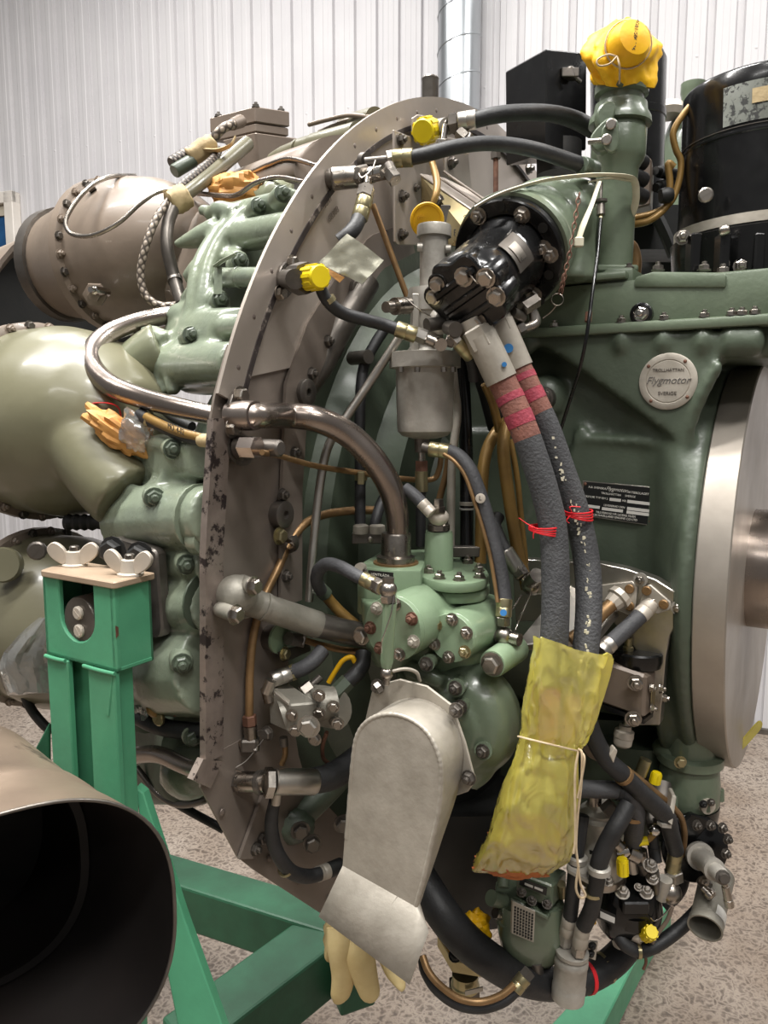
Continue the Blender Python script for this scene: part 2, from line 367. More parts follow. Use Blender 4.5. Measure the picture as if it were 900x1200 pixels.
# ================================================================ the hall
def structure(o): o['kind'] = 'structure'; return o
m = bpy.data.materials.new('floor_concrete'); m.use_nodes = True; t = m.node_tree; b = t.nodes['Principled BSDF']; N = t.nodes.new; K = t.links.new
tc = N('ShaderNodeTexCoord'); ns = N('ShaderNodeTexNoise'); ns.inputs['Scale'].default_value = 22; ns.inputs['Detail'].default_value = 4; K(tc.outputs['Object'], ns.inputs[0])
mx = N('ShaderNodeMix'); mx.data_type = 'RGBA'; mx.blend_type = 'LINEAR_LIGHT'; mx.inputs[0].default_value = .055; K(tc.outputs['Object'], mx.inputs[6]); K(ns.outputs[1], mx.inputs[7])
vo = N('ShaderNodeTexVoronoi'); vo.inputs['Scale'].default_value = 40; vo.feature = 'DISTANCE_TO_EDGE'; K(mx.outputs[2], vo.inputs[0])
rp = N('ShaderNodeValToRGB'); e = rp.color_ramp.elements; e[0].position = .0; e[0].color = lin('#a1968a'); e[1].position = .42; e[1].color = lin('#5d534a'); q = e.new(.2); q.color = lin('#7d7268'); K(vo.outputs[0], rp.inputs[0])
n2 = N('ShaderNodeTexNoise'); n2.inputs['Scale'].default_value = 2.2; n2.inputs['Detail'].default_value = 5; K(tc.outputs['Object'], n2.inputs[0])
r2 = N('ShaderNodeValToRGB'); r2.color_ramp.elements[0].position = .35; r2.color_ramp.elements[0].color = lin('#c4b8ac'); r2.color_ramp.elements[1].position = .7; r2.color_ramp.elements[1].color = (1, 1, 1, 1); K(n2.outputs[0], r2.inputs[0])
mm = N('ShaderNodeMix'); mm.data_type = 'RGBA'; mm.blend_type = 'MULTIPLY'; mm.inputs[0].default_value = 1; K(rp.outputs[0], mm.inputs[6]); K(r2.outputs[0], mm.inputs[7]); K(mm.outputs[2], b.inputs['Base Color'])
b.inputs['Roughness'].default_value = .42; bp = N('ShaderNodeBump'); bp.inputs['Strength'].default_value = .25; bp.inputs['Distance'].default_value = .004; K(vo.outputs[0], bp.inputs['Height']); K(bp.outputs[0], b.inputs['Normal'])
o = structure(mk('floor', box(V((-1, 2, -.05)), V((9, 0, 0)), V((0, 8, 0)), V((0, 0, .05))), m, None, 0)); o['label'] = 'mottled brown concrete floor with pale pebbly grain'
WA = math.radians(20); WX = V((math.cos(WA), -math.sin(WA), 0)); WN = V((-math.sin(WA), -math.cos(WA), 0)); W0 = V((1.8, 3.5, 0))
wall = bpy.data.objects.new('wall_back', None); COL.objects.link(wall); wall.location = W0; ORG['wall_back'] = W0.copy(); structure(wall); wall['label'] = 'white corrugated metal cladding wall behind the engine'
PER = .12
def panel(i):
    prof = []
    for k in range(8):
        x = i*8*PER+k*PER
        prof += [(x, 0), (x+.026, 0), (x+.030, .002), (x+.054, .002), (x+.058, 0), (x+.080, 0), (x+.087, -.018), (x+.113, -.018)]
    prof.append(((i+1)*8*PER-.001, 0))
    lo = [W0+WX*x+WN*d for x, d in prof]; hi = [p+Z_*5.2 for p in lo]; bk = [lo[-1]-WN*.03, lo[0]-WN*.03]
    return prism(lo+bk, Z_*5.2)
for i in range(-10, 4): mk('wall_panel', panel(i), MT['wall_white'], wall, 0)
sz = onp(158, 163, W0, WN).z
for k in range(-24, 8): bolt(wall, W0+WX*(PER*2*k+.048)+Z_*sz, WN, .0075, 'rivet', MT['wall_white'], 'cladding_screw')
mk('base_flashing', box(W0+WX*(-2.9)+WN*.01+Z_*.012, WX*6.7, WN*.012, Z_*.012), MT['steel_dark'], wall)
# window at the left edge
win = bpy.data.objects.new('window_1', None); COL.objects.link(win); pc = onp(0, 280, W0, WN); win.location = pc; ORG['window_1'] = pc.copy(); structure(win); win['label'] = 'small window with white frame and blue pane at the wall'
c1 = onp(23, 226, W0, WN); hw, hh = .32, .5; cx = c1-WX*hw-Z_*hh
for d, (a, bb) in {'top': (Z_*(hh-.035), (WX*hw, Z_*.035)), 'bottom': (-Z_*(hh-.035), (WX*hw, Z_*.035)), 'l': (-WX*(hw-.035), (WX*.035, Z_*hh)), 'r': (WX*(hw-.035), (WX*.035, Z_*hh))}.items():
    mk('window_frame', box(cx+a+WN*.03, bb[0], bb[1], WN*.035), MT['frame_white'], win, 0, .004)
mk('window_pane', box(cx+WN*.02, WX*(hw-.06), Z_*(hh-.06), WN*.004), MT['window_blue'], win, 0)
mk('roller_blind', box(cx+WN*.03+Z_*(hh-.10), WX*(hw-.07), Z_*.035, WN*.006), MT['blind'], win, 0)
# spiral duct in front of the wall
pa = onp(538, 60, W0+WN*.12, WN); dr = 25*kk(pa); base = V((pa.x, pa.y, 0))
du = T('ventilation_duct', 'galvanised round spiral duct rising in front of the white wall', 'duct', base)
mk('duct_tube', lathe(base, Z_, [(0, dr), (5.2, dr)], 32), MT['duct'], du, 60)
hx = []; pit = .165; z0 = onp(538, 42, W0+WN*.12, WN).z % pit
for i in range(0, 31*18): a = 2*math.pi*i/18; hx.append(base+V((math.cos(a)*dr, math.sin(a)*dr, z0+pit*i/18)))
mk('spiral_seam', tube(hx, 1.1, 6, 1), MT['duct'], du, 60)
# ================================================================ rear of the engine
# --- exhaust shroud far left
P = A(104, 400, 1.46)
o = T('exhaust_shroud', 'tan sheet shroud ring with dark inside behind upper burner can', 'shroud', P)
mk('shroud_shell', lathe(P-F*.3, F, [(0, .17), (.28, .2), (.3, .205), (.297, .197), (.27, .182), (.0, .16)], 40), MT['tan_heat'], o)
mk('shroud_liner', lathe(P-F*.29, F, [(0, 0), (0, .158), (.2, .176)], 40), MT['black_flat'], o)
# --- burner cans: ring of ten round the axis, three in view
def can(label, px, py, Y, r, mat, tail=True, nb=14, ph=.1):
    P = A(px, py, Y); o = T('combustion_can', label, 'combustion can', P, 'combustion cans beside the compressor')
    mk('can_dome', lathe(P, F, [(0, r), (.02, r*.985), (.06, r*1.0), (.1, r*.93), (.14, r*.79), (.17, r*.6), (.19, r*.4), (.2, 0)], 40), MT[mat], o, 60)
    mk('flange_ring', lathe(P-F*.012, F, [(0, r*.98), (0, r*1.06), (.016, r*1.06), (.02, r)], 40), MT['tan_heat'], o)
    if tail:
        mk('tail_cone', lathe(P-F*.12, F, [(0, r*.76), (.02, r*.78), (.108, r*.97)], 36), MT[mat], o, 60)
        mk('end_ring', lathe(P-F*.135, F, [(0, r*.74), (0, r*.82), (.022, r*.82), (.022, r*.76)], 36), MT['steel_dark'], o)
    _, u, w = frame(F)
    for k in range(nb*2):
        a = ph+2*math.pi*k/(nb*2); d = u*math.cos(a)+w*math.sin(a)
        if d.dot(L) > -.5: bolt(o, P+d*r*1.015+F*.006, F, .0055, 'nut' if k % 2 else 'hex', MT['tan_heat'] if k % 2 else MT['steel_dark'])
    return o, P
c1, P1 = can('tan combustion can with bolted flange, topmost and highest at left', 140, 302, 1.226, .1085, 'tan_heat')
c2, P2 = can('olive combustion can with pale boss cap, level with steel U-bend pipe', 50, 495, 1.0, .119, 'olive')
c3, P3 = can('dark olive combustion can behind the green stand head, lowest at left', 52, 722, 1.0, .112, 'olive', True, 14)
mk('igniter_boss', lathe(A(112, 345, 1.1), F*.6+L*.6-Z_*.2, [(0, .017), (.01, .016), (.012, .009), (.022, .008)], 6), MT['tan_heat'], c1, 25)
mk('igniter_stud', lathe(A(116, 341, 1.085), F*.3+L*.9-Z_*.05, [(-.02, .006), (.012, .006), (.013, .004), (.02, .004)], 10), MT['chrome'], c1)
p = A(73, 457, .87); mk('boss_cap', lathe(p, F*.5+L*.8+Z_*.35, [(-.05, .012), (-.006, .0125), (-.005, .0125), (0, .011)], 20), MT['olive'], c2)
o = tag(mk('access_cover', lathe(A(4, 662, .88), F*.6+L*.75+Z_*.2, [(-.01, .02), (0, .021), (.004, .019), (.004, 0)], 24), MT['olive'], None), 'pale green round cover disc at far left of lowest burner can', 'cover')
mk('rubber_bellows', lp((76, 612, .92), (122, 612, .92), [(0, 8), (.1, 10), (.2, 8), (.3, 10), (.4, 8), (.5, 10), (.6, 8), (.7, 10), (.8, 8), (1, 9)], 16), MT['black_flat'], c3)
bolt(c3, A(44, 645, .87), F+L, .011, 'screw', MT['steel_dark'])
# --- compressor casing behind the bulkhead
cc = T('compressor_casing', 'green cast compressor casing with outlet ducts left of the bulkhead', 'casing', E(-.2, 0, 0))
mk('casing_drum', lathe(E(-.36, 0, 0), F, [(0, .34), (.05, .38), (.13, .42), (.30, .43), (.33, .42), (.335, .3)], 72), MT['green_dark'], cc, 50)
# outlet elbows to the cans
def duct(name, secs, mat, par): return mk(name, loft([sup(A(*c), X_*(a*c[2]/900), (Z_*math.cos(t)+X_*math.sin(t))*(b*c[2]/900), e, 20) for c, a, b, t, e in secs]), MT[mat], par, 55)
def lo(*secs): return loft([sup(A(*c), X_*(a*c[2]/900), (Z_*math.cos(t)+X_*math.sin(t))*(b*c[2]/900), e, 20) for c, a, b, t, e in secs])
def tb_(pts, r, n=14): return tube(pts, r, n, 5)
def bl(x, y, d, r, sq=(1, 1, 1)): return sphere(A(x, y, d), r*d/900, sq, 14, 9)
old = [q for q in bpy.data.objects if q.parent == c2 and q.name.startswith('can_dome')][0]; bpy.data.objects.remove(old)
r2 = .119; fuse('can_dome', [lathe(P2, F, [(0, r2), (.02, r2*.985), (.06, r2*1.0), (.1, r2*.93), (.14, r2*.79), (.17, r2*.6), (.19, r2*.4), (.2, 0)], 56), tb_([(5, 472, 1.02), (36, 478, .965), (66, 490, .922), (97, 516, .89), (126, 556, .865), (152, 584, .85)], [62, 60, 52, 47, 46, 46], 20), lo(((132, 576, .87), 10, 62, .12, 2.6), ((146, 580, .86), 12, 64, .12, 2.6)), tube([A(85, 452, .93), A(110, 442, .945), A(160, 398, .965)], 7, 10)], 'olive_can', c2, .0045, 14)
fuse('outlet_elbow', [tb_([(85, 478, .93), (120, 452, .945), (160, 425, .955), (192, 412, .96)], [20, 22, 27, 36], 16)], 'olive_green', cc, .004, 8)
duct('outlet_elbow', [((215, 300, 1.16), 50, 60, .4, 2.2), ((235, 300, 1.12), 40, 58, .35, 2.4), ((250, 300, 1.08), 34, 62, .35, 3)], 'tan_heat', cc)
duct('outlet_elbow', [((90, 780, .98), 40, 60, .3, 2.4), ((130, 800, .93), 40, 60, .3, 2.4), ((180, 800, .88), 34, 66, .2, 3)], 'green_dark', cc)
ridge = [(300, 240, .985), (280, 256, .98), (262, 278, .975), (250, 300, .965), (243, 325, .955), (240, 350, .945), (233, 375, .94), (218, 396, .935), (206, 418, .93), (200, 440, .925), (204, 462, .92)]
rl = [(190, 520, .825), (199, 534, .82), (199, 552, .815), (190, 566, .812), (176, 582, .81), (169, 602, .81), (168, 624, .81), (170, 650, .81)]
UC = [
    tb_(ridge, [8, 9, 10, 10, 11, 12, 11, 10, 10, 9, 8]), tb_([(x-12, y+2, d+.014) for x, y, d in ridge], [7, 8, 9, 10, 11, 11, 10, 9, 8, 8, 7]),
    tb_([(246, 282, 1.04), (300, 274, .955), (350, 266, .885)], [18, 19, 20]), tb_([(262, 250, 1.03), (310, 240, .97), (345, 232, .92)], [10, 12, 12]),
    tb_([(205, 286, 1.03), (216, 284, 1.025), (236, 277, 1.01), (256, 266, 1.0)], [4, 8, 13, 13]), tb_([(245, 252, 1.03), (258, 246, 1.01), (276, 250, .99)], [8, 11, 10]), tb_([(235, 246, 1.04), (246, 248, 1.03)], [6, 8]),
    tb_([(216, 352, .985), (226, 345, .975), (240, 332, .97)], [7, 11, 13]), tb_([(219, 326, .99), (232, 318, .98)], [8, 14]),
    lo(((225, 315, 1.06), 20, 40, .5, 2.6), ((250, 320, 1.06), 26, 66, .4, 2.6), ((290, 330, 1.04), 40, 86, .2, 2.8), ((330, 335, 1.02), 40, 90, .1, 3)), tb_([(262, 296, 1.02), (281, 306, .925)], [10, 12]), tb_([(240, 352, 1.02), (258, 352, .925)], [14, 13]),
    tb_([(165, 428, 1.0), (210, 428, .94), (280, 426, .835)], [25, 26, 26]), tb_([(205, 394, .965), (250, 386, .905), (300, 380, .83)], [10, 12, 12]), lo(((205, 408, .99), 20, 40, .2, 2.6), ((240, 412, .95), 40, 50, .1, 2.8), ((285, 412, .88), 40, 50, 0, 3)),
    tb_([(168, 388, .965), (180, 390, .955), (196, 400, .945)], [6, 9, 12]), tb_([(160, 456, .965), (176, 450, .96), (192, 440, .95)], [6, 12, 14]), tb_([(205, 370, .99), (240, 372, .96)], [14, 20])]
fuse('upper_casting', UC, 'green_cast', cc, .0034, 5)
LCS = [
    tb_(rl, [8, 9, 9, 8, 8, 9, 9, 8]), tb_([(x-11, y+2, d+.013) for x, y, d in rl], [7, 7, 7, 7, 7, 7, 7, 7]),
    tb_([(150, 610, .87), (195, 607, .81), (255, 606, .742)], [38, 39, 38]), lo(((165, 550, .88), 16, 30, .1, 3), ((205, 540, .83), 30, 24, 0, 4), ((250, 538, .77), 30, 23, 0, 4)),
    lo(((160, 600, .885), 16, 66, .1, 2.8), ((200, 640, .85), 34, 110, 0, 3), ((240, 660, .80), 40, 140, 0, 3)),
    tb_([(175, 712, .84), (252, 708, .752)], [33, 33]), tb_([(170, 785, .86), (205, 785, .81), (252, 786, .76)], [46, 54, 54]), tb_([(190, 660, .82), (250, 662, .755)], [20, 24]),
    tb_([(176, 520, .84), (190, 519, .82), (205, 524, .80)], [9, 11, 11]), tb_([(122, 566, .855), (136, 568, .85), (160, 577, .83), (184, 584, .80)], [4, 8, 9, 11]), tb_([(121, 630, .865), (135, 632, .86), (160, 636, .84)], [5, 8, 16]), tb_([(128, 556, .87), (140, 545, .865), (165, 530, .85), (180, 524, .84)], [6, 9, 9, 9]), tb_([(126, 620, .87), (132, 600, .868), (140, 582, .865)], [7, 9, 9]),
    tb_([(200, 660, .80), (222, 660, .775)], [10, 13]), tb_([(196, 776, .80), (216, 777, .772)], [12, 16])]
fuse('lower_casting', LCS, 'green_cast', cc, .0034, 5)
hu, hl_ = hitter(UC), hitter(LCS)
def cast(name, pts, r, mat='green_cast', n=16): return mk(name, tube(pts, r, n), MT[mat], cc, 60)
cast('rib_tube', [(258, 326, .96), (281, 325, .905), (318, 324, .845)], [12, 11.5, 11]); ring(cc, 'rib_collar', (281, 325, .905), F, 11.6, 2.5, 'green_cast', th=1.08)
mk('rib_plate', prism([A(251, 312, .92), A(256, 314, .915), A(256, 345, .91), A(250, 345, .915)], F*.006), MT['green_cast'], cc, 0, .001); mk('rib_strap', tube([A(252, 312, .915), A(262, 305, .905), A(276, 298, .90)], 3.4, 8, 4, True, (1, .5)), MT['green_cast'], cc, 60)
def seat(h, x, y, d, nrm):
    P = h(x, y, .004) or A(x, y, d)
    mk('spot_face', lathe(P-nrm*.02, nrm, [(0, .0115), (.019, .0115), (.021, .0105)], 16), MT['green_cast'], cc); bolt(cc, P+nrm*.0008, nrm, .0082, 'nut', MT['green_dark'])
for x, y, d in ((303, 242, .945), (281, 306, .895), (258, 352, .90), (224, 393, .905), (331, 228, .90)): seat(hu, x, y, d, (F*.8+L*.5+Z_*.1).normalized())
ring(cc, 'rib_collar', (240, 704, .752), F, 33.5, 2.5, 'green_dark', th=1.03); ring(cc, 'rib_collar', (233, 606, .757), F, 38.5, 2.5, 'green_cast', th=1.03)
cast('rib_tube', [(232, 632, .745), (243, 633, .735)], [19, 19])
for x, y, d in ((203, 526, .785), (181, 583, .785), (219, 661, .755), (213, 777, .755), (226, 863, .77)): seat(hl_, x, y, d, (F*.75+L*.6).normalized())
# lower rear dark castings and lines
duct('casting_body', [((180, 880, .95), 30, 70, .1, 2.6), ((225, 890, .86), 40, 60, .1, 2.6)], 'green_dark', cc)
mk('drain_cover', sphere(A(222, 905, .83), .034, (1, .8, .9), 18, 12, .05, 2), MT['green_cast'], cc, 60)
hose('black hose with brass clip disc behind stand post, under green casting', [(160, 838, .82), (185, 850, .80), (215, 856, .78), (262, 856, .76)], 10.5)
o = [q for q in bpy.data.objects if q.name.startswith('hose')][-1]; bolt(o, A(187, 841, .785), L, .0085, 'screw', MT['brass'])
pipe('bright steel pipe low behind stand post, running to bulkhead notch', [(150, 886, .86), (185, 884, .80), (215, 897, .76), (245, 908, .725)], [10, 10, 9.5, 9], 'pipe')
pipe('thin dark looped line hanging low behind the stand post', [(160, 900, .9), (185, 930, .88), (210, 943, .86), (240, 938, .84), (262, 925, .84)], 4, 'steel_dark')
pipe('black rod slanting down from stand post to floor beams', [(160, 905, .95), (205, 940, .93), (262, 972, .91)], 5, 'black_flat')
tag(mk('plastic_scrap', sphere(A(168, 822, .80), .018, (1, .6, .7), 20, 14, .6, 2.5, 3), MT['film_clear'], None), 'crumpled clear plastic scrap wrapped round fitting beside stand post', 'plastic wrap')
tag(mk('lock_ring', lathe(A(184, 826, .79), F+L*.5, [(0, .012), (.005, .013), (.008, .011), (.009, .005)], 14), MT['gold_pipe'], None), 'brown ring nut above black hose beside stand post', 'nut')
tag(mk('red_ribbon', tube([(206, 838, .775), (212, 833, .772), (220, 826, .775)], 3.2, 8, 6, True, (1, .3)), MT['red'], None), 'short red ribbon tail beside dark castings left of bulkhead edge', 'ribbon')
tag(mk('red_tape', tube([(232, 830, .762), (240, 833, .758), (247, 841, .752)], 5, 8, 6, True, (1, .3)), MT['red'], None), 'red tape strip tucked against bulkhead edge low left', 'tape')
# --- igniter box on bracket, top left
PB = A(299, 142, 1.26); fx = (X_*.85+V((0, 1, 0))*.35).normalized(); sx = (-X_*.86+V((0, 1, 0))*.5).normalized()
o = T('ignition_box', 'brown lidded ignition box on bracket above upper burner can', 'box', PB)
def bx(name, z0, z1, wf, ws, g=0): mk(name, box(PB+fx*(wf/2+g)+sx*(ws/2+g)+Z_*((z0+z1)/2), fx*(wf/2), sx*(ws/2), Z_*((z1-z0)/2)), MT['box_brown'], o, 0, .0015)
bx('box_lid', -.001, .022, .056, .094); bx('box_body', -.015, -.0025, .054, .092, .001)
bq = lambda f, s_, z: PB+fx*f+sx*s_+Z_*z
mk('bracket', loft([[bq(0, 0, -.016), bq(.08, 0, -.016), bq(.08, .07, -.016), bq(0, .07, -.016)], [bq(.004, .002, -.04), bq(.11, .0, -.035), bq(.11, .05, -.03), bq(.0, .05, -.04)], [bq(.01, .005, -.085), bq(.12, .0, -.07), bq(.11, .03, -.07), bq(.01, .03, -.085)]]), MT['box_brown'], o, 20, .002)
for f_, s_ in ((.008, .008), (.008, .085), (.05, .01), (.05, .085)): bolt(o, PB+fx*f_+sx*s_+Z_*.022, Z_, .0055, 'nut', MT['steel_dark'])
mk('cable_gland', lp((272, 146, 1.22), (282, 142, 1.25), [(0, 6.5), (.5, 7), (1, 7.5)], 14), MT['box_brown'], o)
mk('flexible_conduit', tube([(274, 145, 1.22), (262, 150, 1.21), (252, 160, 1.21), (247, 170, 1.22)], 5.5, 10), MT['braid'], o, 60)
# --- olive tubes top, wires
mk('olive_tube', lp((350, 178, 1.16), (420, 160, 1.08), [(0, 14), (.25, 14.5), (.3, 15.5), (1, 15.5)], 20), MT['olive'], cc, 40)
mk('olive_tube', lp((345, 197, 1.13), (366, 197, 1.09), 9.5, 18), MT['olive'], cc, 40); bolt(cc, A(366, 198, 1.085), F, .009, 'hex', MT['green_dark'])
mk('olive_tube', lp((322, 190, 1.2), (352, 178, 1.15), [(0, 11), (.4, 13), (1, 13)], 18), MT['olive'], cc, 40)
mk('olive_tube', lp((400, 150, 1.2), (440, 140, 1.12), [(0, 9), (.3, 13), (1, 13)], 18), MT['olive'], cc, 40)
mk('casting_lug', sphere(A(322, 232, 1.02), .026, (1, .8, .9), 16, 10, .25, 1.8, 4), MT['olive_green'], cc, 60)
duct('casting_body', [((300, 215, 1.2), 40, 26, .6, 2.5), ((345, 200, 1.12), 40, 30, .6, 2.5), ((385, 185, 1.05), 34, 30, .6, 2.5)], 'box_brown', cc)
pw = 'pipe'
pipe('thin tan wire tube arching above olive tubes to bulkhead top', [(362, 146, 1.2), (385, 140, 1.17), (410, 135, 1.14), (440, 138, 1.1)], 2.6, 'tan_heat', 'wire_tube')
pipe('second thin tan wire tube just below the top one', [(374, 155, 1.2), (392, 147, 1.17), (412, 140, 1.15), (436, 141, 1.1)], 2.6, 'tan_heat', 'wire_tube')
pipe('thin steel line waving from upper can to bulkhead, upper of two', [(262, 204, 1.18), (290, 203, 1.14), (315, 193, 1.1), (340, 186, 1.06), (374, 195, .98)], 2.8, pw, 'wire_tube')
pipe('thin steel line waving beside orange paper, lower of two', [(225, 226, 1.12), (258, 229, 1.09), (278, 228, 1.05), (300, 214, 1.02), (326, 208, 1.0), (356, 213, .94)], 2.8, pw, 'wire_tube')
pipe('thin pale wire tube looping across the upper burner can', [(158, 206, 1.2), (130, 207, 1.13), (108, 217, 1.10), (88, 238, 1.085), (77, 260, 1.075), (84, 274, 1.07), (108, 276, 1.05), (138, 262, 1.035), (165, 238, 1.04), (188, 224, 1.05), (212, 222, 1.06)], 2.6, 'steel', 'wire_tube')
o = T('wire_clip', 'grey clip on flange holding wire tube at top of upper can', 'clip', (108, 222, 1.13)); mk('clip_body', lp((103, 222, 1.13), (110, 217, 1.13), 5, 10), MT['steel_dark'], o); mk('clip_foot', lp((110, 224, 1.135), (114, 230, 1.14), 3.5, 8), MT['steel'], o); mk('clip_stud', lp((114, 222, 1.15), (128, 212, 1.16), 3.4, 8), MT['steel_dark'], o)
hose('braided steel cable drooping in front of upper burner can', [(200, 232, 1.05), (184, 255, 1.03), (172, 285, 1.02), (165, 318, 1.02), (170, 345, 1.02), (188, 358, 1.02), (212, 357, 1.02)], 4.6, 'braid', 'braided_cable', 'cable', 'braid')
h = hose('dark brown strap hose with clamp beside braided cable', [(206, 238, 1.05), (197, 262, 1.04), (196, 290, 1.03), (204, 325, 1.03), (213, 355, 1.02)], 7.5, 'steel_dark', 'strap_hose'); ring(h, 'clamp', (205, 328, 1.03), A(204, 325, 1.03)-A(206, 338, 1.02), 7.6, 6, 'steel_dark')
pipe('tan conduit tube rising right towards ignition box', [(206, 236, 1.06), (235, 214, 1.1), (262, 192, 1.15), (290, 168, 1.2)], [8, 8.5, 8.5, 8.5], 'olive', 'conduit', 'conduit')
hose('grey braided cable strapped above tan conduit', [(208, 222, 1.07), (230, 204, 1.1), (250, 187, 1.14), (255, 176, 1.17)], 5.5, 'braid_dark', 'braided_cable', 'cable', 'braid')
def wrap(p0, p1, r, label, mat='masking', sd=1.0):
    d = lp(p0, p1, [(0, r*.8), (.08, r), (.2, r*.95), (.35, r*1.08), (.5, r), (.65, r*1.1), (.8, r*.98), (.93, r), (1, r*.85)], 22); vs = [v+V((noise.noise(v*120+V((sd, 0, 0))), noise.noise(v*120+V((0, sd, 3))), noise.noise(v*120)))*.0025 for v in d[0]]
    return tag(mk('tape_wrap', (vs, d[1], d[2]), MT[mat], None, 60), label, 'tape')
wrap((199, 240, 1.05), (219, 228, 1.06), 14, 'masking tape wrap binding cables at front of upper can', sd=2)
wrap((222, 186, 1.15), (250, 166, 1.16), 11, 'crumpled masking tape round cut harness ends by ignition box', sd=5)
for q, (p0, p1, mt) in enumerate((((201, 192, 1.14), (224, 178, 1.16), 'braid_dark'), ((204, 201, 1.13), (226, 188, 1.15), 'green_dark'))):
    tag(mk('harness_end', lp(p0, p1, [(0, 7), (.05, 8), (1, 8)], 16), MT[mt], None), ['ribbed black cable end sticking out of masking tape, upper', 'smooth dark green cable end sticking out of masking tape, lower'][q], 'cable end')
tag(mk('tape_tail', tube([(238, 176, 1.15), (256, 176, 1.14), (270, 170, 1.13), (276, 160, 1.14)], [6, 5, 3, 2], 8, 5, True, (1, .35)), MT['masking'], None, 60), 'loose twisted tape strip under the ignition box conduit', 'tape')
tag(mk('paper_wad', sphere(A(278, 222, 1.12), .034, (1.25, .8, .75), 36, 24, .28, 1.3, 8), MT['orange_paper'], None, 25), 'crumpled orange paper stuffed above green casting', 'paper')
# --- big U-bend pipe left of bulkhead
up = T('air_pipe', 'large brushed steel pipe bending round in front of burner cans', 'pipe', (105, 420, .95))
mk('pipe_tube', tube([(225, 366, 1.0), (195, 370, .99), (160, 378, .97), (126, 392, .94), (108, 412, .91), (110, 433, .885), (130, 452, .86), (165, 466, .835), (210, 478, .80), (268, 491, .77)], [10, 10.5, 11, 11.5, 12.5, 13, 13, 12.5, 12, 11.5], 18), MT['pipe'], up, 60)
ring(up, 'weld_seam', (152, 381, .965), A(160, 378, .97)-A(145, 384, .96), 11.2, 2, 'pipe', th=1.05)
# --- valley clutter
tag(mk('foil_scrap', sphere(A(140, 508, .84), .03, (1.5, .5, .55), 30, 18, .3, 1.7, 2, Matrix.Rotation(-.6, 3, 'Y').inverted()), MT['orange_paper'], None, 25), 'crumpled amber wax paper in the gap below U-bend pipe', 'paper')
tag(mk('film_scrap', sphere(A(160, 505, .83), .02, (1, .6, 1.1), 24, 16, .3, 1.5, 6), MT['film_clear'], None, 30), 'crumpled clear film scrap beside amber paper below U-bend pipe', 'plastic wrap')
o = T('black_fitting', 'dark pipe fitting with cap nuts in gap below U-bend pipe', 'fitting', (120, 480, .88)); cyl(o, 'cap_nut', (110, 486, .885), (124, 480, .9), 10, 'steel_dark'); cyl(o, 'cap_nut', (120, 462, .9), (132, 466, .92), 9, 'steel_dark'); cyl(o, 'fitting_body', (112, 492, .9), (140, 478, .93), 12, 'black_flat')
tag(mk('red_ribbon', tube([(105, 473, .86), (118, 472, .855), (130, 473, .85), (139, 478, .85), (142, 490, .85), (140, 500, .85)], 2, 6, 5, True, (1, .35)), MT['red'], None), 'thin red ribbon curling over dark fitting below U-bend pipe', 'ribbon')
tag(mk('red_tape', tube([(126, 493, .86), (134, 500, .85), (146, 506, .845)], 4.5, 8, 5, True, (1, .3)), MT['red'], None), 'wide red tape strip lying on amber wax paper', 'tape')
h = hose('small hose with tan lettered stripe running to bulkhead below U-bend pipe', [(164, 486, .83), (180, 494, .815), (205, 506, .79), (230, 514, .765), (246, 516, .75)], [8, 8, 8, 8, 7.5], 'rubber')
mk('tan_stripe', tube([(172, 488.5, .818), (188, 497, .80), (210, 506.5, .777), (236, 513.5, .755)], 5.6, 10), MT['gold_pipe'], h, 60)
cyl(h, 'yellow_grommet', (236, 516, .757), (252, 517, .74), 8, 'masking'); ring(h, 'clip', (174, 491, .82), X_-Z_*.4, 8, 4, 'brass')
d_ = (A(225, 512, .735)-A(185, 495, .785)); text(h, 'MO  4-02', A(206, 503, .765), d_, V((0, -.1, 1)), .0085, MT['dark_print'])
pipe('black hose end poking out beside tan striped hose', [(190, 478, .9), (205, 490, .88), (225, 500, .86)], 6, 'black_flat', 'hose', 'hose')
# --- clear bag and cable far left
bg_ = []
for k, (y, x0, x1) in enumerate(((724, 48, 64), (745, 22, 66), (765, 4, 66), (785, -4, 66), (800, 2, 66), (812, 8, 66))):
    bg_.append([A(x0+(x1-x0)*(.5+.5*math.cos(a))+3*noise.noise(V((k*2, a*2, 0))), y+5*noise.noise(V((a*3, k, 2))), .86+.02*math.sin(a)+.012*noise.noise(V((a*2, k*1.3, 7)))) for a in [2*math.pi*j/24 for j in range(24)]])
tag(mk('clear_bag', loft(bg_), MT['film_clear'], None, 30), 'crumpled clear plastic bag hanging left of green stand head', 'bag')
pipe('black cable hanging below clear plastic bag at left', [(26, 806, .9), (36, 830, .9), (52, 850, .9), (62, 856, .9)], 5.5, 'black_flat', 'cable', 'cable')
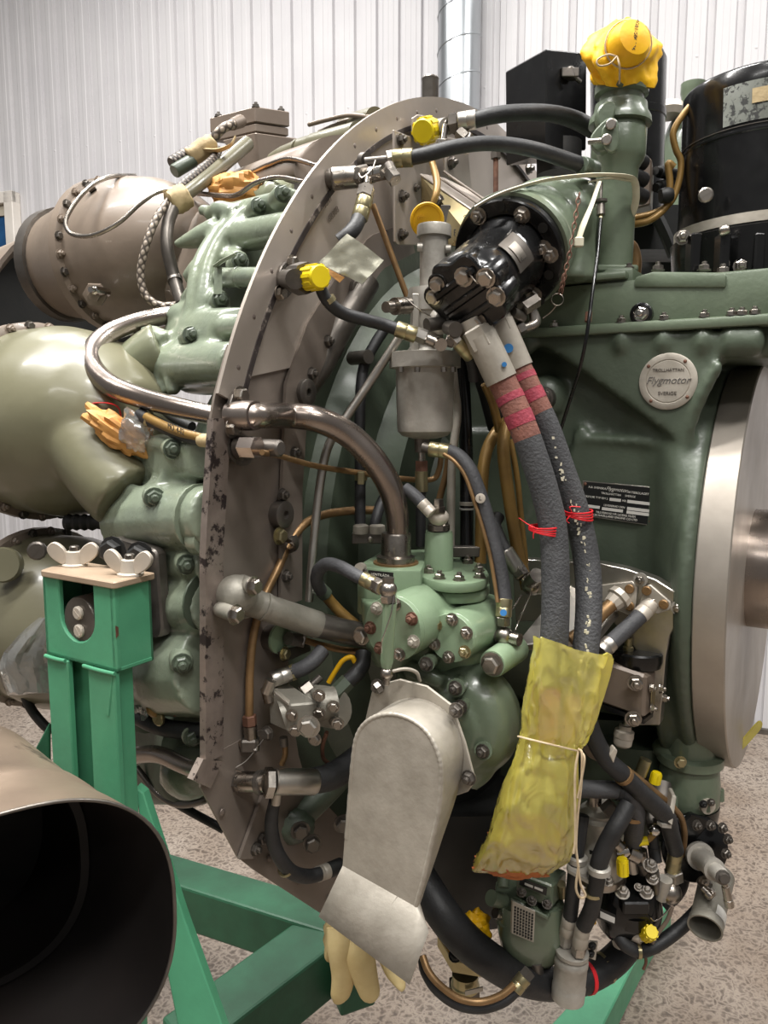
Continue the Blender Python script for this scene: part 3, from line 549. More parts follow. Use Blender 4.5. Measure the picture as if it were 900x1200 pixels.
# ================================================================ bulkhead
def resample(p, n):
    d = [0]
    for a, b in zip(p, p[1:]): d.append(d[-1]+math.hypot(a[0]-b[0], a[1]-b[1]))
    o = []; i = 0
    for k in range(n):
        t = d[-1]*k/(n-1)
        while i < len(d)-2 and d[i+1] < t: i += 1
        q = (t-d[i])/max(d[i+1]-d[i], 1e-9); o.append((p[i][0]+(p[i+1][0]-p[i][0])*q, p[i][1]+(p[i+1][1]-p[i][1])*q))
    return o
arc = [(.65*math.sin(math.radians(a)), .65*math.cos(math.radians(a))) for a in range(0, 72, 3)]
ia = [(0, .47), (.227, .457), (.33, .42), (.406, .355), (.456, .293), (.494, .254)]
lo_o = [(.59, .27), (.617, .205), (.63, .081), (.639, -.127)]; lo_i = [(.46, .31), (.494, .254), (.507, .12), (.512, .025), (.505, -.127)]
b_o = [(.639, -.127), (.654, -.137), (.594, -.256), (.443, -.409), (.3, -.49), (.15, -.53), (0, -.545)]; b_i = [(.505, -.127), (.49, -.2), (.42, -.29), (.30, -.36), (.15, -.41), (0, -.42)]
fwl = T('bulkhead', 'grey sheet steel bulkhead ring with flanged rim round the engine', 'bulkhead', E(0, .5, 0))
def strip_plate(name, oo, ii, n, mat, s0=0.0, th=.003, sg=1, par=fwl, sm=30):
    oo, ii = resample(oo, n), resample(ii, n); vs, fs = [], []
    for a, b in zip(oo, ii): vs += [E(s0, a[0]*sg, a[1]), E(s0, b[0]*sg, b[1]), E(s0-th, a[0]*sg, a[1]), E(s0-th, b[0]*sg, b[1])]
    for i in range(n-1):
        q = i*4; fs += [[q, q+1, q+5, q+4], [q+2, q+6, q+7, q+3], [q, q+4, q+6, q+2], [q+1, q+3, q+7, q+5]]
    e = (n-1)*4; fs += [[0, 2, 3, 1], [e, e+1, e+3, e+2]]
    return mk(name, (vs, fs, None), MT[mat], par, sm)
for sg in (1, -1):
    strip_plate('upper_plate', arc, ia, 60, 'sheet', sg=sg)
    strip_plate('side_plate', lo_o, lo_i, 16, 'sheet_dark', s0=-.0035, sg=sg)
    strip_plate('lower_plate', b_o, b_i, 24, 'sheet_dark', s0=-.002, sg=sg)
def inset(p, d):
    o = []
    for i, (a, b) in enumerate(p):
        q0, q1 = p[max(i-1, 0)], p[min(i+1, len(p)-1)]; tx, ty = q1[0]-q0[0], q1[1]-q0[1]; l = math.hypot(tx, ty); o.append((a+ty/l*d*1, b-tx/l*d*1))
    return o
arcR = [(.65*math.sin(math.radians(a)), .65*math.cos(math.radians(a))) for a in range(-40, 72, 3)]
def rad(r0, a0=-40, a1=72): return [(r0*math.sin(math.radians(a)), r0*math.cos(math.radians(a))) for a in range(a0, a1, 2)]
rim = strip_plate('rim_band', rad(.653), rad(.621), 70, 'sheet', .004, .004)
strip_plate('rim_sealant', rad(.6235), rad(.6175), 70, 'sealant', .0052, .005)
sidew = [(.622, .20), (.637, .081), (.645, -.128)]
strip_plate('rim_strip', sidew, [(a-.024, b) for a, b in sidew], 14, 'strip', .005, .008)
strip_plate('rim_strip', [(.648, -.122), (.662, -.137)], [(.622, -.135), (.640, -.155)], 4, 'strip', .005, .008)
strip_plate('joint_plate', [(.575, -.262), (.60, -.25)], [(.53, -.19), (.55, -.18)], 4, 'sheet_dark', .003, .004)
for k, a in enumerate(range(2, 70, 5)): bolt(rim, E(.003, .636*math.sin(math.radians(a)), .636*math.cos(math.radians(a))), F, .0032, 'rivet', MT['strip'])
for l, z in ((.58, -.235), (.60, -.17), (.55, -.275), (.50, -.33), (.44, -.385), (.38, -.425), (.62, -.19)): bolt(fwl, E(0, l, z), F, .004, 'rivet' if l > .53 else 'hole', MT['strip'])
mk('vertical_post', lathe(S(504, 135, -.03), Z_, [(-.05, .012), (.045, .012), (.048, .0125), (.05, .0115)], 18), MT['steel_dark'], fwl)
text(fwl, '1547', S(384, 236, .0015), -L+Z_*.9, Z_+L*.9, .010, MT['sheet_dark']); text(fwl, '68308', S(391, 251, .0015), -L+Z_*.9, Z_+L*.9, .010, MT['sheet_dark'])
# inner ring bosses and studs
for x, y in ((358, 460), (331, 603), (322, 748), (418, 341)):
    P = S(x, y, .004); mk('pivot_boss', lathe(P, F, [(-.03, .0135), (0, .0145), (.004, .0145), (.005, .013), (.005, .0045), (.001, .004)], 22), MT['steel_dark'], fwl)
for x, y in ((383, 400), (364, 438), (344, 531), (330, 580), (334, 675), (328, 630), (333, 768), (306, 982), (298, 994)):
    bolt(fwl, S(x, y, .002), F, .006, 'nut', MT['steel_dark'])
strip_plate('inner_flange', [(.26, .45), (.35, .415), (.425, .352), (.475, .30), (.512, .235), (.522, .12), (.527, .0)], [(.24, .415), (.32, .382), (.39, .32), (.435, .275), (.475, .215), (.487, .12), (.49, 0)], 40, 'sheet_dark', .003, .004)
# bracket plates at the top
def plate(name, pts, s, mat, par, th=.003, bev=.0006): return mk(name, prism([S(x, y, s) for x, y in pts], -F*th), MT[mat], par, 20, bev)
plate('bracket_plate', [(462, 152), (481, 160), (486, 180), (499, 222), (500, 284), (497, 287), (466, 287), (463, 283)], .03, 'sheet', fwl)
for x, y in ((469, 164), (471, 230), (470, 275), (487, 220)): bolt(fwl, S(x, y, .031), F, .006 if x < 480 else .004, 'nut', MT['steel_dark'])
plate('bracket_plate', [(520, 160), (548, 165), (553, 225), (522, 205)], .02, 'sheet', fwl)
bolt(fwl, S(528, 191, .021), F, .007, 'nut', MT['steel_dark']); bolt(fwl, S(618, 198, .012), F, .008, 'nut', MT['steel_dark'])
plate('pivot_plate', [(484, 138), (490, 134), (510, 138), (512, 160), (500, 170), (490, 168), (484, 155)], .015, 'sheet', fwl)
# compressor front casing inside the ring
fc = T('compressor_cone', 'dark green front casing of compressor seen inside the bulkhead ring', 'casing', E(0, 0, 0))
mk('front_cone', lathe(E(-.1, 0, 0), F, [(.045, .525), (.055, .50), (.06, .44), (.085, .42), (.09, .36), (.12, .335), (.128, .27), (.17, .25), (.2, .2), (.30, .18)], 72), MT['green_dark'], fc, 40)
mk('cast_arm', tube([S(352, 470, -.02), S(375, 430, -.01), S(400, 380, 0), S(432, 330, .01)], [10, 16, 17, 14], 12), MT['steel_dark'], fc, 60)
cyl(fc, 'plug', S(412, 420, 0), S(432, 418, .03), 8, 'steel_dark')
# ================================================================ front casing with intake cover
gc = T('front_casing', 'dark green cast front casing carrying round maker badge and nameplate', 'casing', E(.2, 0, -.2))
def sec(s, hl, z0, z1, e, n=44): return sup(E(s, 0, (z0+z1)/2), L*hl, Z_*((z1-z0)/2), e, n)
CB = [loft([sec(-.02, .2, -.22, .31, 5), sec(.05, .207, -.21, .312, 6), sec(.27, .207, -.2, .312, 6), sec(.315, .222, -.215, .305, 4), sec(.345, .25, -.245, .285, 2.8), sec(.362, .266, -.266, .27, 2.15), sec(.372, .27, -.27, .27, 2)])]
def flank(pts, l, th): CB.append(prism([SL(x, y, l) for x, y in pts], -L*th))
flank([(575, 385), (640, 408), (684, 437), (745, 482), (798, 521), (806, 492), (822, 452), (852, 405), (870, 388)], .231, .05)
flank([(682, 519), (798, 528), (790, 590), (782, 660), (776, 790), (640, 790), (655, 600), (668, 545)], .2155, .03)
flank([(540, 505), (636, 505), (640, 560), (600, 640), (520, 640)], .213, .03)
def ridge_(pts, r): CB.append(tube([SL(x, y, l) for x, y, l in pts], r, 12))
ridge_([(845, 425, .235), (822, 465, .230), (808, 505, .226), (797, 570, .222), (787, 650, .220), (779, 740, .220), (776, 800, .216)], [6, 8, 7, 6, 6, 6, 5])
ridge_([(672, 514, .213), (730, 516, .215), (798, 523, .22)], [5, 5, 5]); ridge_([(684, 500, .213), (675, 525, .214), (666, 570, .212), (655, 640, .21)], [6, 6, 6, 6])
for x in (585, 620, 728, 777, 823, 856, 870, 884): CB.append(sphere(SL(x, 400, .226), .012, (.9, 1.1, 1.5), 14, 9))
CB.append(sphere(SL(641, 467, .205), .03, (1, .8, 1), 18, 12))
CB.append(lathe(E(.345, 0, 0), F, [(0, .255), (.008, .272), (.014, .278), (.022, .277), (.027, .272)], 72))
CB.append(tube([E(.33, .225, -.1), E(.335, .2, -.175), E(.337, .15, -.225), E(.337, .05, -.265)], [6, 10, 11, 10], 12))
CB.append(box(E(.41, 0, .282), F*.07, L*.215, Z_*.018))
fuse('casing_body', CB, 'green_dark', gc, .0045, 4)
def slab(name, s0, s1, hl, z0, z1, mat='green', bev=.003): return mk(name, box(E((s0+s1)/2, 0, (z0+z1)/2), F*((s1-s0)/2), L*hl, Z_*((z1-z0)/2)), MT[mat], gc, 40, bev, 2)
slab('top_flange', .02, .47, .238, .297, .309); slab('top_cover', .03, .455, .222, .308, .358); slab('left_deck', .05, .275, .228, .360, .369, 'green')
mk('cover_plate', prism([SL(742, 337, .225), SL(744, 331, .225), SL(851, 334, .225), SL(851, 320, .225)][0:1]+[SL(851, 337, .225), SL(851, 321, .225), SL(846, 319, .225), SL(765, 318, .225), SL(744, 324, .225)], -L*.12), MT['green'], gc, 40, .003, 2)
for x, y in ((622, 369), (650, 371), (728, 372), (778, 371), (825, 373), (857, 375), (869, 375), (884, 376)):
    q_ = SL(x, 376, .231); q_.z = C0.z+.309; bolt(gc, q_, Z_, .0055, 'nut', MT['steel'])
for x, y in ((771, 317), (825, 317), (847, 320)): bolt(gc, SL(x, y, .2), Z_, .0062, 'nut', MT['steel'])
P = SL(752, 368, .226); mk('plug_ring', lathe(P, L, [(-.01, .0125), (.004, .0125), (.005, .011), (.005, .009), (.001, .0085)], 24), MT['black'], gc); bolt(gc, P, L, .0078, 'nut', MT['chrome'])
P = SL(636, 467, .228); mk('steel_plug', lathe(P, L, [(-.01, .015), (.004, .015), (.005, .012), (.008, .0115), (.009, .009)], 22), MT['steel_dark'], gc)
mk('deck_block', prism([SL(742, 313, .215), SL(742, 333, .215), SL(640, 333, .215), SL(640, 325, .215), SL(690, 313, .215)], -L*.12), MT['green'], gc, 40, .003, 2)
for x, y in ((702, 327), (737, 322), (695, 322)): bolt(gc, SL(x, y-4, .2), Z_, .006, 'nut', MT['steel_dark'])
# maker's badge
bd = T('maker_badge', 'round pale metal maker badge riveted to green casing flank', 'badge', SL(783, 447, .228)); P = SL(783, 447, .2312); r = .0318
bdd = mk('badge_disc', lathe(P, L, [(0, r), (.0016, r), (.0022, r*.97), (.0022, r*.78), (.0016, r*.765), (.0016, r*.74), (.0022, r*.725), (.0022, .0)], 48), MT['alu_matt'], bd)
bu = Z_; bxv = F
for a in (45, 135, 225, 315): bolt(bdd, P+L*.002+(bxv*math.cos(math.radians(a+6))+bu*math.sin(math.radians(a+6)))*r*.88, L, .0022, 'rivet', MT['rust'])
for s_, dz, sz_, sh in (('TROLLHÄTTAN', .0125, .0048, 0), ('Flygmotor', .001, .0115, .35), ('SVERIGE', -.0135, .0055, 0)): text(bdd, s_, P+L*.0023+bu*dz, bxv, bu, sz_, MT['steel_dark'] if sh == 0 else MT['chrome'], shear=sh, ext=.0004)
# nameplate
np_ = T('nameplate', 'black rectangular engine nameplate with white lettering screwed to green flank', 'nameplate', SL(727, 589, .218))
q = [SL(x, y, .2155) for x, y in ((684, 563), (773, 571), (766, 616), (679, 603))]; q = [p+L*.0028 for p in q]; cpt = (q[0]+q[1]+q[2]+q[3])/4; ex = (q[1]-q[0]+q[2]-q[3])/2; ey = (q[0]-q[3]+q[1]-q[2])/2
mk('plate_edge', prism(q, L*.0012), MT['alu'], np_, 0, .0002)
q2 = [cpt+(p-cpt)*.95+L*.0009 for p in q]; npf = mk('plate_face', prism(q2, L*.0006), MT['nameplate'], np_, 0)
def nt(s, x, y, sz, sh=0, al='CENTER'): text(npf, s, cpt+ex*x+ey*y+L*.0017, ex, ey, sz, MT['white_print'], shear=sh, align=al)
nt('A.B. SVENSKA', -.29, .33, .0036); nt('Flygmotor', -.03, .34, .0062, .35); nt('AKTIEBOLAGET', .25, .31, .0036); nt('TROLLHÄTTAN     SVERIGE', -.0, .2, .0034)
nt('MOTOR TYP RM 2', -.45, .06, .0036, 0, 'LEFT'); nt('NR', .09, .06, .0036); nt('LEVERERAD DEN', -.03, -.12, .0034); nt('TILLVERKAD PÅ LICENS FRÅN', .0, -.335, .0036); nt('DE HAVILLAND ENGINE CO LTD', .0, -.42, .0036)
for x, y, w in ((-.03, .06, .075), (.29, .06, .16), (.29, -.13, .15), (-.34, -.2, .12), (-.05, -.22, .14), (.29, -.23, .15)): mk('blank_field', box(cpt+ex*x+ey*y+L*.0016, ex*w, ey*.04, L*.0003), MT['label'], npf, 0)
for sx_, sy_ in ((-1, -1), (-1, 1), (1, -1), (1, 1)): bolt(np_, cpt+ex*.46*sx_+ey*.4*sy_+L*.0015, L, .0022, 'rivet', MT['rust'])
# intake cover and shaft
ic = T('intake_cover', 'thick polished metal disc cover on the engine nose with stub shaft', 'cover', E(.4, 0, -.27))
mk('cover_disc', lathe(E(.372, 0, 0), F, [(0, .1), (0, .271), (.0015, .2727), (.034, .2727), (.0355, .271), (.0355, .0)], 96), MT['disc'], ic, 30)
mk('stub_shaft', lathe(E(.405, .055, .005), F, [(0, .077), (.045, .077), (.0455, .073), (.25, .073), (.253, .07)], 48), MT['pipe'], ic, 30)
tag(mk('yellow_film', prism(smoothpoly([A(862, 878, 1.0), A(872, 866, 1.0), A(890, 846, 1.0), A(893, 852, 1.0), A(880, 868, 1.0), A(868, 880, 1.0)], 3), V((0, .004, 0))), MT['film_yellow'], None), 'scrap of yellow plastic film showing behind the big metal disc', 'plastic film')
# ---------------------------------------------------------------- filler column with wrapped top
fl = T('filler_column', 'green oil filler column standing on casing with clamp lever near top', 'filler', A(718, 325, .97)); YC = .97
b0, b1 = A(717, 322, YC), A(729, 98, YC); ax = b1-b0; H = ax.length; k = YC/900*1.0
mk('column_tube', lathe(b0, ax, [(0, 22*k), (H*.45, 22*k), (H*.56, 23*k), (H*.6, 28*k), (H*.63, 29.5*k), (H*.76, 29.5*k), (H*.78, 27*k), (H*.8, 27*k)], 32), MT['green'], fl, 50)
mk('column_collar', lathe(b0, ax, [(H*.78, 27*k), (H*.785, 34*k), (H*.82, 33*k), (H*.85, 29*k), (H*.89, 28*k), (H*.9, 24*k), (H*.93, 24*k), (H*.94, 29*k), (H*.985, 29*k), (H, 26*k), (H, 20*k)], 32), MT['green'], fl, 40)
mk('column_foot', prism([HZ(690, 330, b0.z-.002), HZ(746, 330, b0.z-.002), HZ(748, 318, b0.z-.002), HZ(700, 318, b0.z-.002)], Z_*.008), MT['green'], fl, 40, .002)
def lug(pts, Y, th, mat='green'): return mk('lever_cheek', prism(smoothpoly([A(x, y, Y) for x, y in pts], 3), V((.3, 1, 0)).normalized()*th), MT[mat], fl, 30, .0015)
lug([(712, 138), (724, 142), (722, 165), (706, 178), (694, 172), (693, 158)], .925, .014, 'green'); lug([(718, 140), (724, 150), (724, 172), (716, 178), (706, 168), (706, 150)], .908, .008)
for x, y in ((716, 146), (711, 164)): bolt(fl, A(x, y, .906), -V((.3, 1, 0)), .006, 'screw', MT['steel'])
cyl(fl, 'lever_pin', A(690, 166, .92), A(708, 165, .91), 3.4, 'steel')
mk('rear_lever', prism(smoothpoly([A(x, y, .93) for x, y in ((700, 130), (712, 118), (722, 122), (718, 140), (704, 150))], 3), V((0, .014, 0))), MT['green'], fl, 30, .002)
wr = T('cloth_wrap', 'bright yellow cloth tied with string over the filler column top', 'cloth', A(733, 100, YC))
def crumple(P, a, b, c, amp, fr, nu=56, nv=32, sd=0.0, rot=None):
    return sphere(P, 1, (a, b, c), nu, nv, amp, fr, sd, rot)
sk = []
for k_ in range(26):
    t_ = k_/25; cy_ = 24+76*t_; rx_ = (10+34*math.sin(min(1, t_*2.2)*math.pi/2))*(1-.35*max(0, t_-.6)/.4); lo_ = []
    for j in range(80):
        a = 2*math.pi*j/80; f_ = 1+.26*noise.noise(V((math.cos(a)*2.2, math.sin(a)*2.2, t_*2.5)))*(.4+t_)+.05*math.sin(9*a+3*t_+2*math.sin(2*a))*(.3+t_)+.12*abs(noise.noise(V((math.cos(a)*5, math.sin(a)*5, t_*5))))+.08*noise.noise(V((a*2, t_*7, 4)))
        lo_.append(A(732+rx_*f_*math.cos(a)-2*t_+7*noise.noise(V((a, t_*3, 1)))*.5, cy_+5*noise.noise(V((math.cos(a)*1.5, math.sin(a)*1.5, 9))), .965-.038*f_*rx_/40*math.sin(a)))
    sk.append(lo_)
mk('cloth_skirt', loft(sk), MT['yellow_cloth'], wr, 50)
cf = -V((-.25, 1, -.12)).normalized(); P = A(741, 47, .915)
mk('cloth_crown', lathe(P-cf*.02, cf, [(0, .024), (.012, .0235), (.02, .0225), (.026, .019), (.0285, .01), (.029, 0)], 28), MT['yellow_cloth'], wr, 40)
text(wr, '4081-506-226', P+cf*.0098-X_*.002, -(Z_*1.0+X_*.12), X_*1.0-Z_*.1, .0056, MT['dark_print'])
st = tag(mk('string', join(tube([P-cf*.008+(X_*math.cos(a)+Z_*math.sin(a)*.95)*.0262+cf*.002*math.sin(a) for a in [2*math.pi*i/24 for i in range(25)]], 1.1, 6, 1), tube([A(722, 66, .915), A(712, 64, .91), A(700, 70, .91), A(702, 77, .91), A(714, 75, .91), A(723, 66, .912)], 1.1, 6), tube([A(723, 66, .912), A(726, 78, .91), A(726, 98, .925)], 1.1, 6)), MT['string'], None, 60), 'thin string tied in a bow round yellow cloth on filler column', 'string')
# black cable with end fitting along the column
cb = T('control_cable', 'thin black control cable running down column and casing flank', 'cable', A(666, 470, .86))
mk('cable_cover', tube([A(704, 256, .90), A(700, 300, .88), A(694, 345, .86), A(688, 390, .85), A(680, 430, .86), A(667, 472, .885), A(655, 510, .9)], 2.2, 8), MT['black'], cb, 60)
cyl(cb, 'cable_nut', A(704, 240, .905), A(704, 252, .903), 5, 'steel'); cyl(cb, 'cable_tip', A(704, 252, .903), A(704, 258, .9), 2.4, 'brass'); cyl(cb, 'cable_clip', A(704, 234, .905), A(704, 237, .905), 7.5, 'steel_dark'); cyl(cb, 'cable_rod', A(705, 214, .91), A(704, 235, .905), 1.6, 'steel_dark')
cyl(cb, 'cable_clip', A(690, 366, .86), A(689, 377, .858), 4, 'rust')
# cable tie
ct = T('cable_tie', 'long cream plastic tie strapped round filler column over green elbow', 'cable tie', A(700, 210, .9))
mk('tie_band', tube([A(556, 243, .84), A(575, 232, .84), A(600, 222, .85), A(640, 211, .87), A(680, 206, .89), A(705, 205, .9), A(735, 207, .915), A(744, 214, .93), A(745, 235, .945), A(740, 252, .955), A(736, 256, .965)], 4.2, 8, 5, True, (1, .4), .0), MT['tie'], ct, 60)
mk('tie_band', tube([A(690, 213, .9), A(715, 209, .905), A(744, 213, .93)], 2.6, 8, 5, True, (1, .3)), MT['tie'], ct, 60)
mk('tie_tail', tube([A(702, 213, .895), A(694, 238, .885), A(684, 262, .878), A(678, 280, .875)], [3, 3.2, 4.4, 4], 8, 5, True, (1, .4)), MT['tie'], ct, 60)
mk('tie_head', box(A(678, 284, .873), X_*.005, V((0, .004, 0)), Z_*.005), MT['tie'], ct, 0, .001)
# chain and ring
ch = T('lock_chain', 'small rusty chain hanging from column clamp with split ring below', 'chain', A(655, 350, .87))
cpts, _ = catmull([A(679, 226, .85), A(674, 258, .845), A(668, 295, .842), A(661, 325, .842), A(657, 343, .845)], [1]*5, 8)
n_l = 18
for i in range(n_l):
    a = cpts[int(i*(len(cpts)-1)/n_l)]; b = cpts[min(int((i+1)*(len(cpts)-1)/n_l)+1, len(cpts)-1)]; t_ = (b-a).normalized(); sd_ = (X_ if i % 2 else V((0, 1, 0))); sd_ = (sd_-t_*sd_.dot(t_)).normalized(); mid = (a+b)/2
    mk('chain_link', tube([mid+t_*.0042*math.sin(x)+sd_*.0022*math.cos(x) for x in [2*math.pi*j/10 for j in range(11)]], .75, 5, 1), MT['rust'], ch, 60)
mk('split_ring', tube([A(653+7*math.cos(x), 351+7*math.sin(x), .866) for x in [2*math.pi*j/20 for j in range(21)]], .9, 6, 1), MT['steel'], ch, 60)
mk('ring_wire', tube([A(652, 358, .866), A(645, 366, .868), A(636, 373, .87)], .8, 6), MT['steel'], ch, 60)
# ---------------------------------------------------------------- green elbow housing and black pump
hs = T('pump_mount', 'light green cast elbow housing behind the black pump flange', 'housing', A(640, 330, .95))
Pf = A(598, 298, .885); Pe = A(545, 350, .79); pa_ = (Pe-Pf).normalized()
fuse('mount_elbow', [lathe(Pf-pa_*.012, -pa_, [(0, .063), (.012, .065), (.02, .061), (.05, .058), (.08, .05), (.1, .03), (.105, 0)], 40), sphere(A(640, 262, .95), .055, (1.05, .9, .95), 24, 16), loft([sup(A(650, 250, .96), X_*.05, V((0, .04, 0)), 2.4), sup(A(655, 290, .96), X_*.042, V((0, .036, 0)), 2.6), sup(A(658, 330, .95), X_*.04, V((0, .038, 0)), 3)]), sphere(A(655, 284, .905), .014), tube([A(600, 236, .93), A(640, 228, .95), A(680, 240, .97)], [8, 10, 8], 10), tube([A(676, 225, .93), A(676, 280, .93), A(684, 330, .93)], [8, 8, 10], 10), sphere(A(668, 225, .95), .025, (1.4, 1, .6))], 'green', hs, .0035, 5)
mk('mount_flange', lathe(Pf-pa_*.013, pa_, [(0, .058), (0, .066), (.011, .066), (.012, .06)], 48), MT['green'], hs)
mk('blue_mark', tube([A(617, 219, .885), A(630, 214, .9), A(645, 212, .91)], 2, 6, 4, True, (1, .3)), MT['blue_dot'], hs, 60)
mk('name_tag', prism([A(680, 290, .93), A(692, 290, .93), A(692, 303, .93), A(680, 303, .93)], V((0, .004, 0))), MT['nameplate'], hs, 0); mk('tag_strip', prism([A(679, 304, .928), A(691, 304, .928), A(690, 313, .928), A(679, 313, .928)], V((0, .004, 0))), MT['alu'], hs, 0)
hp = T('hydraulic_pump', 'glossy black cylindrical pump with wired bolts pointing down at viewer', 'pump', Pe)
pfl = mk('pump_flange', lathe(Pf-pa_*.001, pa_, [(0, .045), (0, .0625), (.011, .0625), (.0125, .061), (.0125, .047), (.008, .046), (.008, .043), (.02, .041)], 48), MT['black'], hp)
D = (Pe-Pf).length
mk('pump_body', lathe(Pf, pa_, [(.01, .045), (.022, .0445), (.03, .041), (D*.5, .0405), (D*.52, .0425), (D*.85, .0425), (D*.93, .041), (D*.97, .037)], 40), MT['black'], hp, 40)
_, u_, w_ = frame(pa_)
mk('end_cover', loft([[Pf+pa_*t+(u_*math.cos(a)+w_*math.sin(a))*(rr+.0035*math.cos(7*a)) for a in [2*math.pi*j/70 for j in range(70)]] for t, rr in ((D*.8, .039), (D*.82, .041), (D*.985, .041), (D, .039))]), MT['black'], hp, 40, 0)
mk('end_ribs', join(*[box(Pe+pa_*.001+(u_*math.cos(1.1)+w_*math.sin(1.1))*d, (w_*math.cos(1.1)-u_*math.sin(1.1))*.028, (u_*math.cos(1.1)+w_*math.sin(1.1))*.004, pa_*.004) for d in (-.018, 0, .018)]), MT['black'], hp, 30, .002)
for x, y, r in ((544, 324, .0078), (570, 325, .0078), (582, 347, .0078), (560, 377, .0078), (534, 385, .0078), (513, 333, .0065), (508, 348, .006)):
    b_ = onp(x, y, Pe, pa_); mk('bolt_lobe', lathe(b_-pa_*.03, pa_, [(0, .0115), (.029, .0115), (.031, .0105)], 16), MT['black'], hp, 40); bolt(hp, b_+pa_*.001, pa_, r, 'hex', MT['steel'])
for i, (x, y, s_) in enumerate(((561, 253, 1), (612, 252, 1), (637, 291, 1), (645, 298, 1), (626, 345, 1), (586, 242, 0), (636, 267, 0), (643, 322, 0), (552, 282, 0), (633, 352, 0))):
    bolt(pfl, onp(x, y, Pf+pa_*.012, pa_), pa_, .0075 if s_ else .0055, 'nut' if s_ else 'hole', MT['steel'] if s_ else MT['black_flat'])
mk('lock_wire', tube([A(630, 300, .86), A(622, 320, .852), A(607, 350, .84)], .7, 5), MT['steel'], hp, 60); mk('lock_wire', tube([A(548, 318, .77), A(560, 332, .768), A(572, 330, .768), A(576, 345, .77)], .8, 5), MT['steel'], hp, 60)
plb = mk('pump_label', cylpatch(Pf, pa_, D*.34, D*.66, .0435, X_*.75+Z_*.6-V((0, .45, 0)), .42), MT['steel_dark'], hp, 40); mk('label_field', cylpatch(Pf, pa_, D*.46, D*.6, .0443, X_*.75+Z_*.6-V((0, .45, 0)), .22), MT['steel'], plb, 40)
# small elbows right below the pump
o = T('pump_union', 'steel elbow fittings below right of black pump flange', 'fitting', A(625, 375, .85)); cyl(o, 'hex_block', A(612, 362, .84), A(628, 352, .85), 9, 'steel', 6); cyl(o, 'elbow', A(622, 356, .85), A(626, 380, .85), 5.5, 'steel'); mk('elbow', tube([A(624, 362, .85), A(628, 378, .85), A(614, 385, .845), A(600, 390, .84)], [5, 6, 6, 7], 10), MT['steel'], o, 60); nut(o, A(612, 384, .845), A(604, 388, .84), 9); cyl(o, 'cap_nut', A(600, 366, .83), A(612, 372, .845), 6.5, 'steel_dark')
# ---------------------------------------------------------------- black electrical gear, top right
bb = T('black_box', 'black sheet metal box with folded corners at top behind hoses', 'box', A(640, 180, 1.12)); e1 = A(640, 57, 1.1); fl_ = A(592, 84, 1.2); rt = A(688, 62, 1.17); dn = A(640, 178, 1.1)-e1
mk('box_shell', prism([e1, fl_, fl_+rt-e1, rt], dn), MT['black'], bb, 0, .002); mk('latch', box(A(667, 87, 1.13), X_*.012, V((0, .008, 0)), Z_*.006), MT['steel_dark'], bb, 0, .001); mk('latch', tube([A(662, 84, 1.125), A(670, 80, 1.125), A(674, 90, 1.125), A(680, 96, 1.13)], 2.6, 6), MT['steel_dark'], bb, 60)
mk('box_foot', lp(A(655, 168, 1.16), A(655, 205, 1.16), 26, 20), MT['black_flat'], bb)
bc = T('black_canister', 'tall glossy black cylinder standing behind the yellow cloth wrap', 'canister', A(736, 250, 1.18)); q0, q1 = A(734, 262, 1.18), A(736, 66, 1.18)
mk('canister_body', lathe(q0, q1-q0, [(0, .052), (.1, .052), (.14, .052), (.141, .0535), (.15, .0535), (.151, .052), ((q1-q0).length-.012, .053), ((q1-q0).length-.003, .049), ((q1-q0).length, .03)], 40), MT['black'], bc, 40)
dr_ = T('starter_drum', 'large chipped black drum with steel clamp band at right edge', 'drum', A(888, 320, 1.0)); q0, q1 = A(886, 325, 1.0), A(892, 102, 1.0); ax = q1-q0; H = ax.length; k = 1.0/900
mk('drum_base', lathe(q0, ax, [(-.02, 86*k), (0, 90*k), (H*.2, 92*k), (H*.21, 88*k)], 56), MT['black'], dr_, 40)
mk('drum_shell', lathe(q0, ax, [(H*.2, 85*k), (H*.66, 83*k), (H*.665, 84*k), (H*.675, 84*k), (H*.68, 82*k), (H*.9, 81*k), (H*.97, 81*k), (H*.985, 79*k), (H, 72*k), (H*1.01, 30*k)], 56), MT['black'], dr_, 40)
mk('clamp_band', lathe(q0, ax, [(H*.215, 86*k), (H*.215, 88.5*k), (H*.265, 88.5*k), (H*.265, 86*k)], 56), MT['alu_matt'], dr_)
for x in (848,): mk('band_buckle', lp(A(843, 272, .905), A(855, 268, .9), [(0, 4.5), (.2, 6), (.8, 6), (1, 4.5)], 10), MT['steel'], dr_)
for x, y in ((800, 278), (868, 312), (866, 327)): bolt(dr_, A(x, y, .92), -V((.3, 1, 0)), .007, 'nut', MT['steel'])
for x in (812, 846, 886): mk('base_rib', box(A(x, 302, .915), X_*.006, V((0, .01, 0)), Z_*.026), MT['black'], dr_, 0, .002)
bolt(dr_, A(827, 229, .925), -V((.35, 1, 0)), .0085, 'screw', MT['steel']); M('peeled', '#8e928c', '#55584f', .7, h3='#2a2b29', th=.5, cs=110)
mk('worn_patch', cylpatch(q0, ax, H*.71, H*.90, 82.5*k, A(900, 140, .9)-A(892, 140, 1.0), .5, 12, .0006), MT['peeled'], dr_, 40); mk('torn_label', cylpatch(q0, ax, H*.79, H*.86, 83.2*k, A(905, 140, .9)-A(892, 140, 1.0), .2, 12, .0006), MT['masking'], dr_, 40)
mk('scratch_line', lathe(q0, ax, [(H*.694, 82.3*k), (H*.694, 82.8*k), (H*.698, 82.8*k), (H*.698, 82.2*k)], 56), MT['steel_dark'], dr_)
rb = T('rear_unit', 'green finned accessory unit with white cap far behind black drum', 'accessory', A(806, 250, 1.35))
